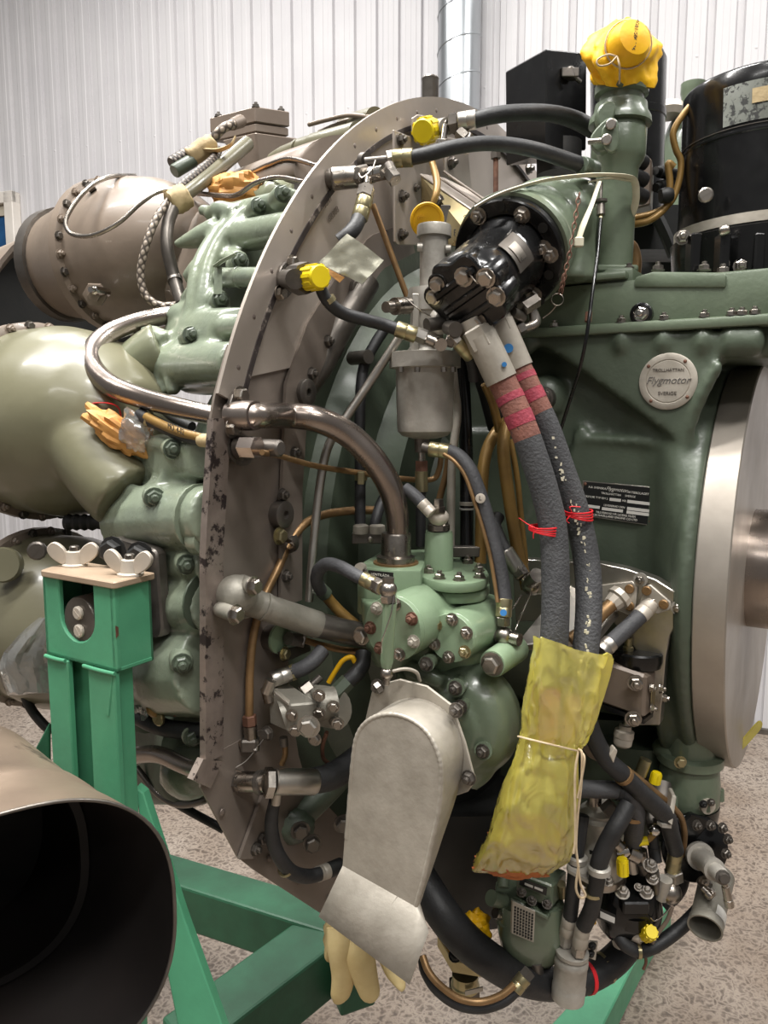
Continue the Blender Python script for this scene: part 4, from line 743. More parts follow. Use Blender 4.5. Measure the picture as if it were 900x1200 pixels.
mk('unit_dome', lathe(A(805, 260, 1.35), Z_, [(0, .05), (.1, .05), (.13, .047), (.16, .035), (.165, .02), (.2, .018), (.205, .02), (.22, .02)], 28), MT['green'], rb, 40)
for z_ in range(5): mk('fin', lathe(A(805, 262+z_*9, 1.34), Z_, [(0, .05), (0, .062), (.006, .062), (.006, .05)], 28), MT['green'], rb)
mk('white_cap', lathe(A(783, 137, 1.33), Z_, [(0, .022), (.01, .026), (.02, .022), (.024, 0)], 20), MT['cast_white'], rb); mk('unit_block', box(A(800, 300, 1.4), X_*.1, V((0, .05, 0)), Z_*.05), MT['black_flat'], rb, 0, .004)
tb = T('terminal_block', 'brown grey terminal block holding three black hose ends beside column', 'block', A(752, 215, 1.02)); mk('block_body', prism([A(752, 180, 1.03), A(764, 186, 1.03), A(762, 240, 1.03), A(740, 246, 1.03), (744, 238, 1.03), A(752, 228, 1.03)], V((.02, .05, 0))), MT['box_brown'], tb, 0, .002)
for i, y in enumerate((190, 210, 230)): tag(mk('hose', lp(A(738, y-6, .99), A(756, y+2, 1.0), [(0, 9), (.9, 9), (1, 8)], 16), MT['rubber'], None), ['topmost', 'middle', 'lowest'][i]+' of three short black hose ends in the terminal block', 'hose')
for i, (a, b) in enumerate((((768, 200, 1.06), (806, 208, 1.1)), ((768, 220, 1.06), (800, 212, 1.1)))): tag(mk('hose', lp(A(*a), A(*b), [(0, 5), (.12, 5), (.13, 7), (1, 7)], 14), MT['black_flat'], None), 'black hose stub right of terminal block, '+['upper', 'lower'][i], 'hose')
pipe('amber wire loom looping down beside black drum to column', [(814, 118, 1.0), (800, 135, 1.0), (789, 155, 1.0), (792, 175, 1.0), (798, 190, 1.0), (795, 215, 1.0), (785, 238, 1.0), (765, 250, 1.0), (738, 256, 1.0)], 3.8, 'gold_pipe', 'wire_loom', 'wire')
pipe('second amber wire loom doubling back below the first', [(790, 196, .99), (783, 192, .99), (785, 215, .99), (782, 240, .99), (762, 258, .99), (738, 264, 1.0)], 4, 'gold_pipe', 'wire_loom', 'wire')
tag(mk('clamp', lp(A(774, 230, .985), A(788, 228, .985), [(0, 8), (.3, 9), (.7, 9), (1, 7)], 14), MT['black_flat'], None), 'black clamp gathering amber wire looms beside black drum', 'clamp')
pipe('bent brown tube behind foot of filler column', [(735, 285, 1.05), (742, 290, 1.05), (746, 305, 1.05), (745, 322, 1.05)], 6, 'copper')
o = tag(mk('strap', tube([A(768, 250, 1.15), A(780, 275, 1.15), A(790, 300, 1.15)], 7, 6), MT['black_flat'], None), 'black strap slanting down behind amber looms', 'strap')
mk('rear_cases', loft([sup(A(770, 300, 1.25), X_*.09, V((0, .05, 0)), 4), sup(A(770, 250, 1.25), X_*.09, V((0, .05, 0)), 4)]), MT['black_flat'], rb, 40)
# ================================================================ pipes and fittings on the bulkhead
ap = T('air_pipe', 'thick brushed steel pipe arching from bulkhead flange down to green pump', 'pipe', S(275, 485, 0))
mk('pipe_tube', tube([S(272, 487, .0), S(300, 487, .03), A(335, 487, .795), A(370, 491, .80), A(405, 507, .81), (434, 534, .815), (455, 566, .82), (464, 595, .825), (466, 622, .828), (466, 648, .83)], [14.5, 15, 15, 15.5, 15.5, 15.5, 15, 14, 13, 12], 20), MT['pipe'], ap, 60)
mk('flange_socket', lathe(S(272, 487, .003), F, [(0, .0142), (.026, .0142), (.027, .0136), (.03, .0136)], 24), MT['pipe'], ap)
mk('pipe_flange', prism(smoothpoly([S(x, y, .004) for x, y in ((272, 458), (288, 466), (283, 490), (276, 512), (264, 504), (264, 478))], 3), F*.005), MT['steel_dark'], ap, 30, .001)
for x, y in ((281, 464), (272, 502)): bolt(ap, S(x, y, .009), F, .0075, 'hex', MT['steel'])
mk('pump_collar', lathe(A(464, 656, .83), Z_, [(-.004, .021), (.004, .021), (.006, .0165), (.028, .0165), (.03, .0155), (.03, .012)], 28), MT['steel'], ap); mk('collar_gasket', lathe(A(464, 658, .83), Z_, [(-.004, .025), (.0, .025)], 28), MT['copper'], ap)
pu = T('pipe_union', 'black rhombus flange union with thin copper line below thick steel pipe', 'fitting', S(300, 525, 0))
mk('union_flange', prism(smoothpoly([S(x, y, .003) for x, y in ((266, 515), (276, 505), (292, 520), (290, 542), (278, 545), (266, 535))], 3), F*.004), MT['steel_dark'], pu, 30); mk('union_plate', prism(smoothpoly([S(x, y, .008) for x, y in ((274, 512), (284, 508), (287, 525), (282, 540), (272, 530))], 3), F*.003), MT['steel'], pu, 30)
mk('union_body', lathe(S(280, 524, .01), F, [(0, .011), (.02, .0105), (.021, .0085), (.05, .008), (.052, .006)], 16), MT['steel_dark'], pu); mk('union_nut', lathe(S(285, 524, .03), F, [(0, .0105), (.018, .0105)], 6), MT['pipe'], pu, 25)
pipe('thin copper line running from black union behind thick pipe to filter', [S(307, 530, .06), (330, 535, .76), (370, 546, .82), (420, 554, .86), (470, 561, .89), (505, 562, .9), (514, 552, .9), (517, 536, .9)], 3.4, 'copper')
tag(mk('line_clip', box(A(423, 560, .85), X_*.004, V((0, .005, 0)), Z_*.007), MT['brass'], None, 0, .001), 'small brass clip where copper line crosses black vertical hose', 'clip')
# silver straight rod tube
pipe('straight bright aluminium tube slanting from filter down behind arching pipe', [(470, 392, .85), (440, 438, .85), (405, 490, .845), (386, 520, .84), (377, 555, .835), (369, 620, .83), (362, 705, .82)], [5, 5.4, 5.4, 5.4, 5.4, 5.2, 5], 'alu')
# long copper line with elbow at the bottom
lc = T('copper_line', 'long tan copper line bending down the bulkhead with steel elbow at foot', 'pipe', S(292, 850, .03))
mk('pipe_tube', tube([(446, 598, .9), (420, 598, .89), (385, 602, .87), (360, 612, .84), (342, 632, .82), (325, 668, .80), (309, 702, .775), (298, 740, .765), (293, 785, .755), (292, 842, .75)], 5, 12), MT['copper'], lc, 60)
nut(lc, A(292, 838, .75), A(293, 850, .75), 8.5, 'rust'); cyl(lc, 'elbow_body', A(293, 850, .75), A(294, 866, .75), 8, 'steel'); mk('elbow_block', box(A(293, 872, .75), X_*.0085, V((0, .008, 0)), Z_*.007), MT['steel_dark'], lc, 0, .002); cyl(lc, 'side_plug', A(282, 872, .745), A(288, 870, .75), 4.5, 'steel'); cyl(lc, 'side_plug', A(299, 880, .745), A(300, 868, .75), 5, 'steel')
mk('pipe_saddle', tube([S(327, 628, .004), A(338, 634, .80), A(344, 630, .79), A(348, 640, .80), A(340, 645, .81)], [5, 6, 6, 6, 5], 8, 5, True, (1, .4)), MT['steel_dark'], lc, 60); ring(lc, 'saddle_band', A(341, 634, .818), A(342, 632, .82)-A(325, 668, .80), 5.2, 10, 'tan_heat')
bolt(lc, S(327, 628, .006), F, .0075, 'hex', MT['brass'])
# grey domed outlet and its thick pipe
go = T('domed_outlet', 'grey cast domed outlet with two bolted lugs and thick pipe to pump', 'pipe', S(275, 700, 0))
P = S(272, 700, .0)
mk('outlet_base', prism(smoothpoly([S(x, y, .004) for x, y in ((258, 700), (262, 680), (276, 676), (296, 684), (300, 700), (290, 722), (262, 722))], 4), F*.008), MT['cast_grey'], go, 30, .002)
mk('dome', sphere(S(277, 697, .014), .0195, (1.1, 1, 1.0), 24, 14), MT['cast_grey'], go, 60)
mk('outlet_pipe', tube([S(278, 700, .02), A(296, 706, .745), A(318, 714, .755), A(345, 723, .775), A(372, 732, .79)], [17, 17, 16, 16, 16], 20), MT['cast_grey'], go, 60)
mk('pipe_tail', tube([A(368, 731, .788), A(400, 739, .80), A(432, 745, .82)], [15, 14.5, 14], 18), MT['steel_dark'], go, 60); ring(go, 'band', A(310, 711, .75), A(318, 714, .755)-A(296, 706, .745), 16.5, 4, 'cast_grey', th=1.04); ring(go, 'band', A(371, 732, .79), A(372, 732, .79)-A(345, 723, .775), 15.5, 3, 'cast_grey', th=1.05)
for (x, y), (x2, y2) in (((258, 714), (275, 720)), ((284, 682), (296, 687))):
    cyl(go, 'lug', S(x, y, .01), S(x2, y2, .04), 9, 'cast_grey'); bolt(go, S(x2, y2, .04), F, .0075, 'hex', MT['steel'])
# union on bulkhead with yellow cap (left)
yc = T('capped_union', 'steel bulkhead union on bolted diamond flange, feeding lower black hose', 'fitting', S(345, 328, 0))
mk('diamond_flange', prism(smoothpoly([S(x, y, .002) for x, y in ((322, 330), (325, 312), (340, 303), (350, 312), (346, 330), (335, 347), (326, 350))], 3), F*.006), MT['steel_dark'], yc, 30, .001)
for x, y in ((342, 308), (328, 344)): bolt(yc, S(x, y, .008), F, .0065, 'hex', MT['steel'])
cyl(yc, 'union_body', S(334, 327, .008), S(346, 327, .05), 11, 'steel_dark'); ax_ = (A(372, 325, .75)-S(334, 327, .008)).normalized()
mk('union_nut', lp(A(346, 327, .785), A(360, 326, .765), [(0, 17), (.3, 19), (1, 18)], 8), MT['steel_dark'], yc, 25)
def cap(label, p0, p1, r, n=10, mat='yellow', disc=False):
    o = T('dust_plug', label, 'cap', p0); p0, p1 = G(p0), G(p1); d = p1-p0; k = kk(p0); h = d.length
    mk('cap_body', lathe(p0, d, [(0, r*k*.92), (.0001, r*k), (h*.92, r*k*.96), (h, r*k*.86), (h, r*k*.0)], 28), MT[mat], o)
    a, u, w = frame(d)
    for i in range(n):
        t = 2*math.pi*i/n; c = u*math.cos(t)+w*math.sin(t); mk('grip_rib', box(p0+d*.45+c*r*k, a*h*.42, c*r*k*.08, a.cross(c)*r*k*.14), MT[mat], o, 0)
    return o
cap('yellow ribbed plastic cap on diamond flange union at left of bulkhead', A(362, 326, .765), A(376, 324, .745), 14)
# twin fitting top: steel barrel and cross
tf = T('tee_fitting', 'steel barrel and tee fitting with locking wire at top of bulkhead', 'fitting', S(410, 210, .03))
cyl(tf, 'barrel', S(388, 210, .005), A(420, 207, .86), 12, 'steel_dark'); mk('barrel_rim', lp(S(389, 210, .02), A(420, 207, .86), [(0, 12), (.05, 12.8), (.9, 12.8), (.95, 11)], 22), MT['steel'], tf); nut(tf, A(419, 207, .86), A(428, 206, .85), 13)
mk('tee_ball', sphere(A(436, 205, .85), .0085, (1, 1, 1), 16, 10), MT['chrome'], tf, 60); cyl(tf, 'tee_end', A(436, 205, .85), A(450, 202, .84), 8.5, 'chrome'); cyl(tf, 'tee_stem', A(432, 206, .85), A(430, 222, .84), 5, 'chrome'); nut(tf, A(430, 219, .84), A(427, 232, .835), 10)
cyl(tf, 'upper_stem', A(428, 190, .87), A(460, 187, .865), 5.5, 'steel_dark'); cyl(tf, 'stem_washer', A(425, 188, .88), A(430, 188, .875), 9, 'steel_dark'); nut(tf, A(453, 186, .86), A(463, 184, .86), 9); cyl(tf, 'drop_elbow', A(455, 194, .85), A(460, 204, .845), 7, 'steel_dark'); nut(tf, A(456, 202, .845), A(464, 212, .84), 9, 'steel'); mk('lock_wire', tube([A(418, 196, .85), A(424, 208, .84), A(436, 198, .84), A(440, 188, .85)], .8, 5), MT['steel'], tf, 60)
h1 = hose('black hose arching level across bulkhead top to filler column, lower of two', [(482, 185, .855), (500, 181, .855), (535, 172, .86), (575, 168, .87), (620, 174, .89), (660, 186, .91), (696, 199, .93)], [8.5, 8.5, 8.5, 8.5, 9, 9, 9])
sleeve(h1, A(461, 186, .86), A(484, 184.5, .855), 10.5); sleeve(h1, A(681, 194, .915), A(697, 199, .93), 10.5, 'green_dark')
h2 = hose('black hose running from steel sleeve at bulkhead top to behind column, upper of two', [(556, 141, .96), (580, 135, .96), (610, 132, .97), (645, 133, .99), (675, 141, 1.01), (700, 155, 1.03)], [9, 9.5, 9.5, 9.5, 10, 10])
sleeve(h2, A(537, 143, .965), A(558, 140, .96), 11, 'alu'); nut(h2, A(528, 145, .97), A(539, 143, .965), 12, 'steel_dark'); cyl(h2, 'elbow', A(530, 150, .97), A(545, 160, .965), 5, 'steel_dark'); nut(h2, A(538, 154, .965), A(548, 163, .96), 8)
cyl(h2, 'adaptor', A(545, 178, .955), A(550, 158, .96), 5, 'steel'); 
o = T('capped_valve', 'small steel valve with drop link beside yellow cap at bulkhead top', 'fitting', S(515, 150, .03)); cyl(o, 'valve_body', S(500, 152, .01), A(524, 148, .97), 9, 'alu_cast'); cyl(o, 'valve_neck', A(519, 148, .975), A(526, 145, .97), 6, 'steel'); cyl(o, 'link', A(522, 147, .965), A(519, 168, .96), 4, 'chrome'); mk('link_end', box(A(518, 170, .96), X_*.006, V((0, .005, 0)), Z_*.006), MT['steel'], o, 0, .001)
cap('yellow ribbed plastic cap at bulkhead top beside steel sleeve of upper hose', A(503, 152, .985), A(495, 154, .965), 14)
h3 = hose('short black hose hanging from tee fitting into foil tag', [(421, 255, .83), (416, 266, .82), (408, 275, .815), (398, 283, .815)], [9, 9, 9, 9]); sleeve(h3, A(428, 232, .835), A(421, 257, .83), 10)
# thin lines and slats top
pipe('amber tube dropping from yellow cap behind steel bracket', [(503, 178, .96), (508, 195, .95), (512, 212, .94), (511, 228, .93), (506, 242, .93)], [3.5, 4, 4.5, 4.2, 3.5], 'gold_pipe')
pipe('thin rusty rod standing right of bracket under hose', [(581, 183, 1.08), (581, 205, 1.08), (581, 232, 1.08)], 3, 'rust', 'rod', 'rod'); o = [q for q in bpy.data.objects if q.name.startswith('rod')][-1]; cyl(o, 'rod_head', A(581, 178, 1.08), A(581, 186, 1.08), 6, 'steel_dark', 6)
pipe('thin copper rod running down from tee fitting behind foil tag', [(437, 240, .9), (450, 275, .9), (463, 310, .9), (478, 350, .9)], 3.6, 'copper', 'rod', 'rod')
ab = T('angle_bracket', 'golden steel angle bracket stamped with letter behind black pump flange', 'bracket', A(520, 270, .97))
mk('bracket_face', prism([A(493, 205, .985), A(560, 252, .945), A(545, 270, .94), A(543, 290, .94), A(528, 288, .95), (494, 287, .985)], V((.5, 1, 0)).normalized()*.003), MT['golden'], ab, 0, .0008)
mk('bracket_top', prism([A(492, 203, .984), A(560, 250, .944), A(582, 238, 1.02), A(520, 208, 1.06)], Z_*-.003), MT['sheet'], ab, 0, .0008)
for i in (1, 2): mk('top_ridge', tube([A(492+14*i, 203-i, .99+.02*i), A(560+9*i, 249-4*i, .95+.02*i)], 1.6, 6), MT['sheet_dark'], ab)
text(ab, 'B', A(534, 273, .947), X_, Z_, .011, MT['dark_print']); text(ab, '9', A(545, 255, .944), X_, Z_, .008, MT['dark_print'])
bolt(ab, A(513, 236, .968), -V((.5, 1, 0)), .007, 'nut', MT['steel_dark']); mk('bracket_lug', box(A(522, 252, .96), X_*.006, V((0, .004, 0)), Z_*.011), MT['steel_dark'], ab, 0, .001)
# foil tag
mk_ = mk('foil_tag', patch((407, 274, .80), (450, 306, .795), (425, 334, .795), (373, 308, .80), .0015, 16, 16, .002, 45, 3), MT['foil'], None, 25); tag(mk_, 'crumpled grey green foil tag folded over hose end', 'tag')
tag(mk('paper_label', prism([A(380, 312, .806), A(404, 325, .80), A(398, 331, .80), A(386, 322, .803)], V((0, .002, 0))), MT['orange_paper'], None, 0), 'small orange paper slip peeking below foil tag', 'label')
h4 = hose('black hose from capped union curving right to brass sleeve at filter', [(375, 330, .76), (377, 341, .765), (386, 355, .77), (402, 367, .78), (425, 374, .79), (448, 380, .80), (466, 386, .80)], [6, 7, 7.5, 7.5, 7.5, 7.5, 7.5])
ring(h4, 'clip', A(385, 352, .77), A(386, 355, .77)-A(377, 341, .765), 7.6, 6, 'brass'); sleeve(h4, A(464, 385, .80), A(488, 393, .80), 9.5); nut(h4, A(487, 391, .80), A(500, 396, .80), 9, 'alu'); cyl(h4, 'banjo', A(500, 397, .80), A(512, 402, .80), 7, 'steel'); cyl(h4, 'banjo_bolt', A(517, 404, .79), A(510, 401, .81), 7.5, 'chrome')
# black hoses inside ring
hv = hose('black hose dropping straight from top to twin clamp behind arching pipe', [(455, 380, .93), (440, 402, .92), (426, 432, .91), (422, 480, .90), (422, 560, .89), (422, 632, .88)], 6.5, 'rubber'); ring(hv, 'tan_clip', A(423, 558, .888), Z_, 6.5, 10, 'brass')
hose('black hose bending into right side of twin clamp', [(455, 575, .9), (446, 592, .89), (440, 612, .88), (436, 632, .88)], 6.5, 'rubber')
cb = T('hose_clamp', 'grey twin hose clamp bar with two pale collars inside bulkhead ring', 'clamp', A(434, 632, .87)); mk('clamp_bar', box(A(434, 630, .875), X_*.021, V((0, .008, 0)), Z_*.006), MT['steel_dark'], cb, 0, .001)
for x in (423, 442): mk('collar', lathe(A(x, 622, .87), Z_, [(-.003, .009), (0, .0095), (.006, .009), (.007, .007)], 16), MT['alu_matt'], cb)
bolt(cb, A(434, 632, .866), -V((0, 1, 0)), .0035, 'rivet')
hg = hose('grey hose looping from pump tee back to brown striped hose', [(438, 684, .73), (420, 676, .74), (400, 665, .76), (384, 661, .775), (374, 668, .785), (371, 680, .795), (376, 692, .81)], [7.5, 8, 8, 8, 8, 7.5, 7.5], 'rubber_grey')
sleeve(hg, A(425, 678, .735), A(439, 685, .728), 9); nut(hg, A(437, 684, .73), A(447, 689, .72), 9.5); cyl(hg, 'ferrule', A(375, 690, .82), A(382, 697, .825), 8.5, 'green_dark')
pipe('brown striped hose running from grey loop down to thick pipe', [(380, 696, .825), (390, 708, .83), (404, 722, .83), (420, 735, .83)], 6.5, 'gold_pipe', 'hose', 'hose')
f5 = T('pipe_union', 'steel union on green boss with thin copper line under thick pipe', 'fitting', S(345, 750, .01)); cyl(f5, 'union_body', S(338, 748, .02), A(352, 750, .80), 8, 'steel_dark'); nut(f5, A(350, 749, .80), A(358, 751, .80), 8.5, 'pipe'); mk('green_washer', lathe(S(326, 748, .008), F, [(0, .016), (.003, .016)], 20), MT['green_pump'], f5); mk('line', tube([A(356, 750, .80), A(380, 757, .81), A(405, 762, .82), A(432, 764, .83)], 4, 10), MT['copper'], f5, 60)
mk('foot_bracket', prism([S(x, y, .012) for x, y in ((325, 764), (360, 752), (362, 762), (340, 772), (330, 774))], F*.003), MT['steel_dark'], f5, 0); bolt(f5, S(333, 766, .016), F, .006, 'hex', MT['brass'])
# valve block low left
vb = T('valve_block', 'small grey cast valve block with hex plug and bolts low on bulkhead', 'valve', A(345, 860, .78))
mk('valve_cube', prism([A(314, 808, .76), A(340, 826, .735), A(338, 858, .735), A(316, 848, .755)], (F*.02-L*.02)), MT['cast_grey'], vb, 0, .0015)
mk('cube_top', prism([A(311, 806, .765), A(333, 800, .80), A(352, 816, .775), A(338, 828, .735)], Z_*.004), MT['alu_matt'], vb, 0, .001)
mk('valve_barrel', tube([A(330, 838, .75), A(352, 830, .755), A(375, 826, .76), A(392, 824, .765)], [19, 15, 18, 20], 18), MT['cast_grey'], vb, 50)
mk('valve_flange', prism(smoothpoly([A(x, y, .765) for x, y in ((352, 808), (372, 803), (398, 812), (405, 835), (395, 853), (378, 852), (366, 846))], 3), (F*.7-L*.5)*.008), MT['cast_grey'], vb, 30, .0015)
for x, y in ((342, 838), (346, 856), (374, 815), (374, 836), (391, 828), (396, 848)): cyl(vb, 'bolt_boss', A(x-5, y-3, .76), A(x, y, .735), 6, 'cast_grey'); bolt(vb, A(x, y, .735), F*.5+L, .005, 'hex', MT['steel'])
bolt(vb, A(362, 851, .72), F*.5+L, .009, 'hex', MT['alu'], 'hex_plug'); bolt(vb, A(369, 866, .74), F*.4+L, .0055, 'hex', MT['steel']); bolt(vb, A(314, 859, .75), L, .006, 'hex', MT['steel_dark'])
cyl(vb, 'stud', A(362, 806, .77), A(376, 793, .775), 4.5, 'steel_dark'); nut(vb, A(354, 812, .765), A(366, 803, .77), 9, 'steel'); cyl(vb, 'inlet_stub', A(316, 822, .755), A(312, 806, .755), 7, 'steel'); cyl(vb, 'inlet_elbow', A(312, 812, .75), A(318, 797, .75), 6.5, 'alu'); cyl(vb, 'drain_stub', A(332, 864, .755), A(333, 874, .755), 5, 'steel_dark'); mk('drain_line', tube([A(334, 872, .756), A(334, 885, .757), A(330, 896, .758)], 3.4, 8), MT['copper'], vb, 60)
mk('thin_line', tube([A(383, 858, .76), A(378, 875, .77), A(380, 890, .78), A(392, 896, .79), (402, 890, .79)], 2.5, 8), MT['rust'], vb, 60)
h = hose('grey black hose from alu union up behind thick pipe', [(342, 788, .775), (355, 783, .775), (368, 774, .78), (378, 762, .79)], [8.5, 9, 9, 9], 'rubber_grey'); sleeve(h, A(318, 797, .765), A(340, 789, .775), 9.5, 'alu'); ring(h, 'brass_band', A(343, 788, .776), A(355, 783, .775)-A(342, 788, .775), 8.5, 5, 'brass')
h = hose('black hose leaving valve block towards pump through green adaptor', [(402, 803, .775), (415, 792, .78), (424, 780, .79), (426, 765, .80)], [9, 9.5, 9.5, 9.5], 'rubber'); cyl(h, 'green_adaptor', A(392, 814, .77), A(408, 798, .775), 10, 'green_dark', 6)
pipe('yellow stained cord hooking behind the valve block', [(385, 800, .79), (394, 785, .79), (402, 774, .79), (412, 770, .79), (416, 776, .79)], 3, 'yellow_deep', 'cord', 'cord')
# big aluminium sleeve and tee hose
bs = T('hose', 'thick black hose with wide alu sleeve and hex union low on bulkhead', 'hose', S(300, 918, .02))
mk('rubber_tube', tube([A(366, 915, .755), A(385, 911, .77), A(405, 900, .79), A(425, 885, .81)], [15, 15.5, 16, 16], 18), MT['rubber'], bs, 60); mk('alu_sleeve', lp(A(321, 916, .735), A(371, 916, .755), [(0, 14), (.03, 15.5), (.95, 15.5), (1, 14)], 24), MT['alu'], bs); nut(bs, A(310, 917, .73), A(320, 917, .733), 18, 'steel'); cyl(bs, 'union_end', A(280, 916, .745), A(312, 917, .735), 12, 'steel'); cyl(bs, 'union_neck', A(303, 917, .737), A(308, 917, .735), 14, 'steel_dark'); cyl(bs, 'union_cap', A(278, 916, .747), A(285, 916, .743), 12.5, 'steel_dark', 8); cyl(bs, 'tee_stub', A(325, 928, .74), A(323, 942, .74), 6, 'alu')
mk('lock_wire', tube([A(283, 905, .735), A(276, 900, .735), A(290, 890, .74), A(312, 862, .75)], .7, 5), MT['steel'], bs, 60)
h = hose('black branch hose curling below wide alu sleeve to pale cuff', [(322, 938, .742), (318, 962, .745), (320, 985, .75), (328, 1005, .755), (342, 1022, .77), (360, 1027, .79), (375, 1024, .80)], [7, 8, 8.5, 8.5, 8.5, 8.5, 8], 'rubber'); ring(h, 'brass_band', A(335, 1018, .765), A(342, 1022, .77)-A(328, 1005, .755), 8.6, 4, 'brass'); sleeve(h, A(371, 1025, .80), A(385, 1020, .81), 9, 'alu_matt'); cyl(h, 'end_plug', A(385, 1020, .81), A(400, 1014, .82), 9, 'black_flat')
mk('ring_strut', tube([A(340, 965, .83), A(365, 945, .84), A(400, 910, .87), A(430, 880, .9)], [17, 15, 14, 13], 14), MT['green_dark'], fc, 60); mk('strut_foot', sphere(A(343, 968, .82), .022, (1.2, .8, .9), 18, 12, .1, 2), MT['green_dark'], fc, 60)
for x, y in ((352, 973), (366, 988), (402, 965)): bolt(fc, A(x, y, .80), F+L, .0085, 'hex', MT['steel_dark'])
# ================================================================ fuel filter
ff = T('fuel_filter', 'grey cast filter housing with hanging round canister left of black pump', 'filter', A(498, 512, .86)); YF = .86
def ver(name, x, y0, y1, prof, mat, par=ff, Y=YF, n=32): return mk(name, lp(A(x, y0, Y), A(x, y1, Y), prof, n), MT[mat], par)
ver('canister', 498, 428, 514, [(0, 34.5), (.82, 33), (.9, 32), (.96, 27), (1, 14)], 'alu_cast'); ver('head_flange', 498, 413, 433, [(0, 40), (.03, 42), (.9, 42), (.95, 36), (1, 34)], 'alu_cast')
ver('head_body', 500, 338, 414, [(0, 21), (.12, 22.5), (.2, 22), (.35, 22), (.37, 19), (.9, 20), (1, 26)], 'alu_cast')
for x in (470, 489, 520, 531): cyl(ff, 'flange_screw', A(x, 430, .81 if 475 < x < 525 else .83), A(x, 436, .81 if 475 < x < 525 else .83), 3.5, 'steel')
cyl(ff, 'side_plug', A(478, 358, .84), A(462, 359, .825), 10, 'steel'); cyl(ff, 'plug_stem', A(464, 359, .828), A(452, 360, .815), 6.5, 'steel'); mk('lock_wire', tube([A(476, 350, .82), A(490, 362, .82), A(505, 371, .82)], .9, 5), MT['steel'], ff, 60)
mk('side_lug', sphere(A(516, 376, .83), .012, (1, 1, 1.2), 14, 9), MT['alu_cast'], ff, 60); mk('side_rib', box(A(486, 380, .86), X_*.004, V((0, .02, 0)), Z_*.03), MT['alu_cast'], ff, 0, .001)
cyl(ff, 'union', A(500, 381, .81), A(520, 378, .82), 8, 'steel_dark'); cyl(ff, 'cap_bolt', A(534, 386, .79), A(526, 384, .81), 9, 'steel_dark'); nut(ff, A(522, 398, .80), A(532, 402, .80), 7, 'steel_dark'); 
h = hose('short brass sleeved hose end slanting below black pump', [(545, 410, .81), (553, 425, .82), (556, 445, .83)], [7, 7, 7], 'rubber'); sleeve(h, A(535, 400, .80), A(551, 418, .812), 8); nut(h, A(527, 392, .80), A(537, 403, .80), 8)
ver('drain_union', 494, 514, 530, [(0, 9), (1, 8)], 'steel_dark'); ver('drain_nut', 494, 540, 552, [(0, 8), (1, 8)], 'rust', n=6); ver('drain_sleeve', 494, 552, 576, [(0, 7.5), (1, 7.5)], 'brass'); ver('drain_hose', 493, 576, 640, [(0, 6), (1, 6)], 'rubber'); ver('drain_neck', 494, 528, 542, [(0, 4), (1, 5)], 'steel')
ft = T('filler_tube', 'grey alloy filler tube with rim standing on filter head', 'tube', A(508, 340, .87)); mk('tube_wall', lp(A(507, 345, .87), A(509, 264, .87), [(0, 17), (.1, 15.5), (.82, 16.5), (.83, 20), (.97, 20), (1, 19), (1, 16), (.9, 15)], 30), MT['alu_cast'], ft)
for x, y in ((489, 290), (528, 292)): cyl(ft, 'side_screw', A(x, y, .86), A(x+(6 if x < 500 else -6), y, .86), 5, 'alu_cast')
yd = T('dust_plug', 'large round yellow moulded cap leaning behind grey filler tube', 'cap', A(500, 275, .9)); P = A(501, 258, .9); d = (EYE-P).normalized()+X_*-.15
mk('cap_body', lathe(P, d, [(0, .019), (.004, .0192), (.005, .0182), (.005, .016), (.0035, .0155), (.0035, 0)], 32), MT['yellow_deep'], yd); text(yd, 'PROTEX', P+d*.0036+Z_*.006, X_+Z_*.3, Z_-X_*.3, .006, MT['yellow_deep'], ext=.0006)
# tubes hanging between filter and casing
st_ = pipe('pale steel bent tube dropping behind pump right of canister', [(530, 425, .93), (533, 455, .93), (536, 485, .93), (532, 520, .92), (529, 560, .91), (528, 650, .9)], 5, 'alu_matt')
hb = hose('shiny black hose dropping to pump beside pale steel tube', [(540, 400, .95), (543, 450, .95), (546, 520, .94), (547, 580, .92), (547, 662, .9)], 8, 'black')
ring(hb, 'white_band', A(547, 590, .915), Z_, 8, 4, 'alu_matt', th=1.1); ring(hb, 'white_band', A(547, 596, .915), Z_, 8, 2, 'label', th=1.1)
hose('thick black hose curving down from under black pump', [(560, 395, .93), (566, 430, .93), (576, 465, .94), (585, 500, .95)], 14, 'black_flat')
pipe('tan edged black strip hose beside thick black hose', [(568, 450, .88), (578, 475, .89), (585, 505, .9)], 5, 'gold_pipe', 'hose', 'hose')
pipe('amber brown tube bending down to pump, left of pair', [(598, 490, .93), (583, 505, .92), (570, 530, .91), (565, 570, .9), (563, 660, .89)], 7, 'gold_pipe')
pipe('amber brown tube running down to union, right of pair', [(602, 488, .9), (592, 505, .89), (590, 530, .88), (596, 580, .875), (606, 640, .87), (618, 690, .86)], 7.5, 'gold_pipe'); pipe('thin amber line close behind the right amber tube', [(598, 515, .9), (606, 560, .895), (612, 620, .89), (616, 660, .885)], 3.5, 'gold_pipe')
pipe('thin copper bend rising behind drain sleeve to canister', [(510, 640, .92), (514, 590, .92), (523, 555, .92), (527, 520, .92)], 4, 'copper')
mk('link_bar', box(A(532, 646, .89), X_*.03, V((0, .006, 0)), Z_*.006), MT['steel_dark'], fc, 0, .001)
hl = hose('grey hose with tan seam and marked disc arching from canister to pump side', [(525, 528, .82), (538, 535, .815), (551, 552, .81), (562, 580, .805), (572, 612, .80), (581, 645, .795), (588, 680, .79), (591, 704, .785)], [8, 8.5, 9, 9, 9, 9, 9, 9], 'rubber_grey')
mk('tan_seam', tube([A(520, 532, .815), A(533, 541, .808), A(545, 558, .803), A(555, 585, .798), A(565, 617, .793), A(574, 650, .788), A(580, 685, .783), A(583, 706, .778)], 2.5, 8), MT['copper'], hl, 60)
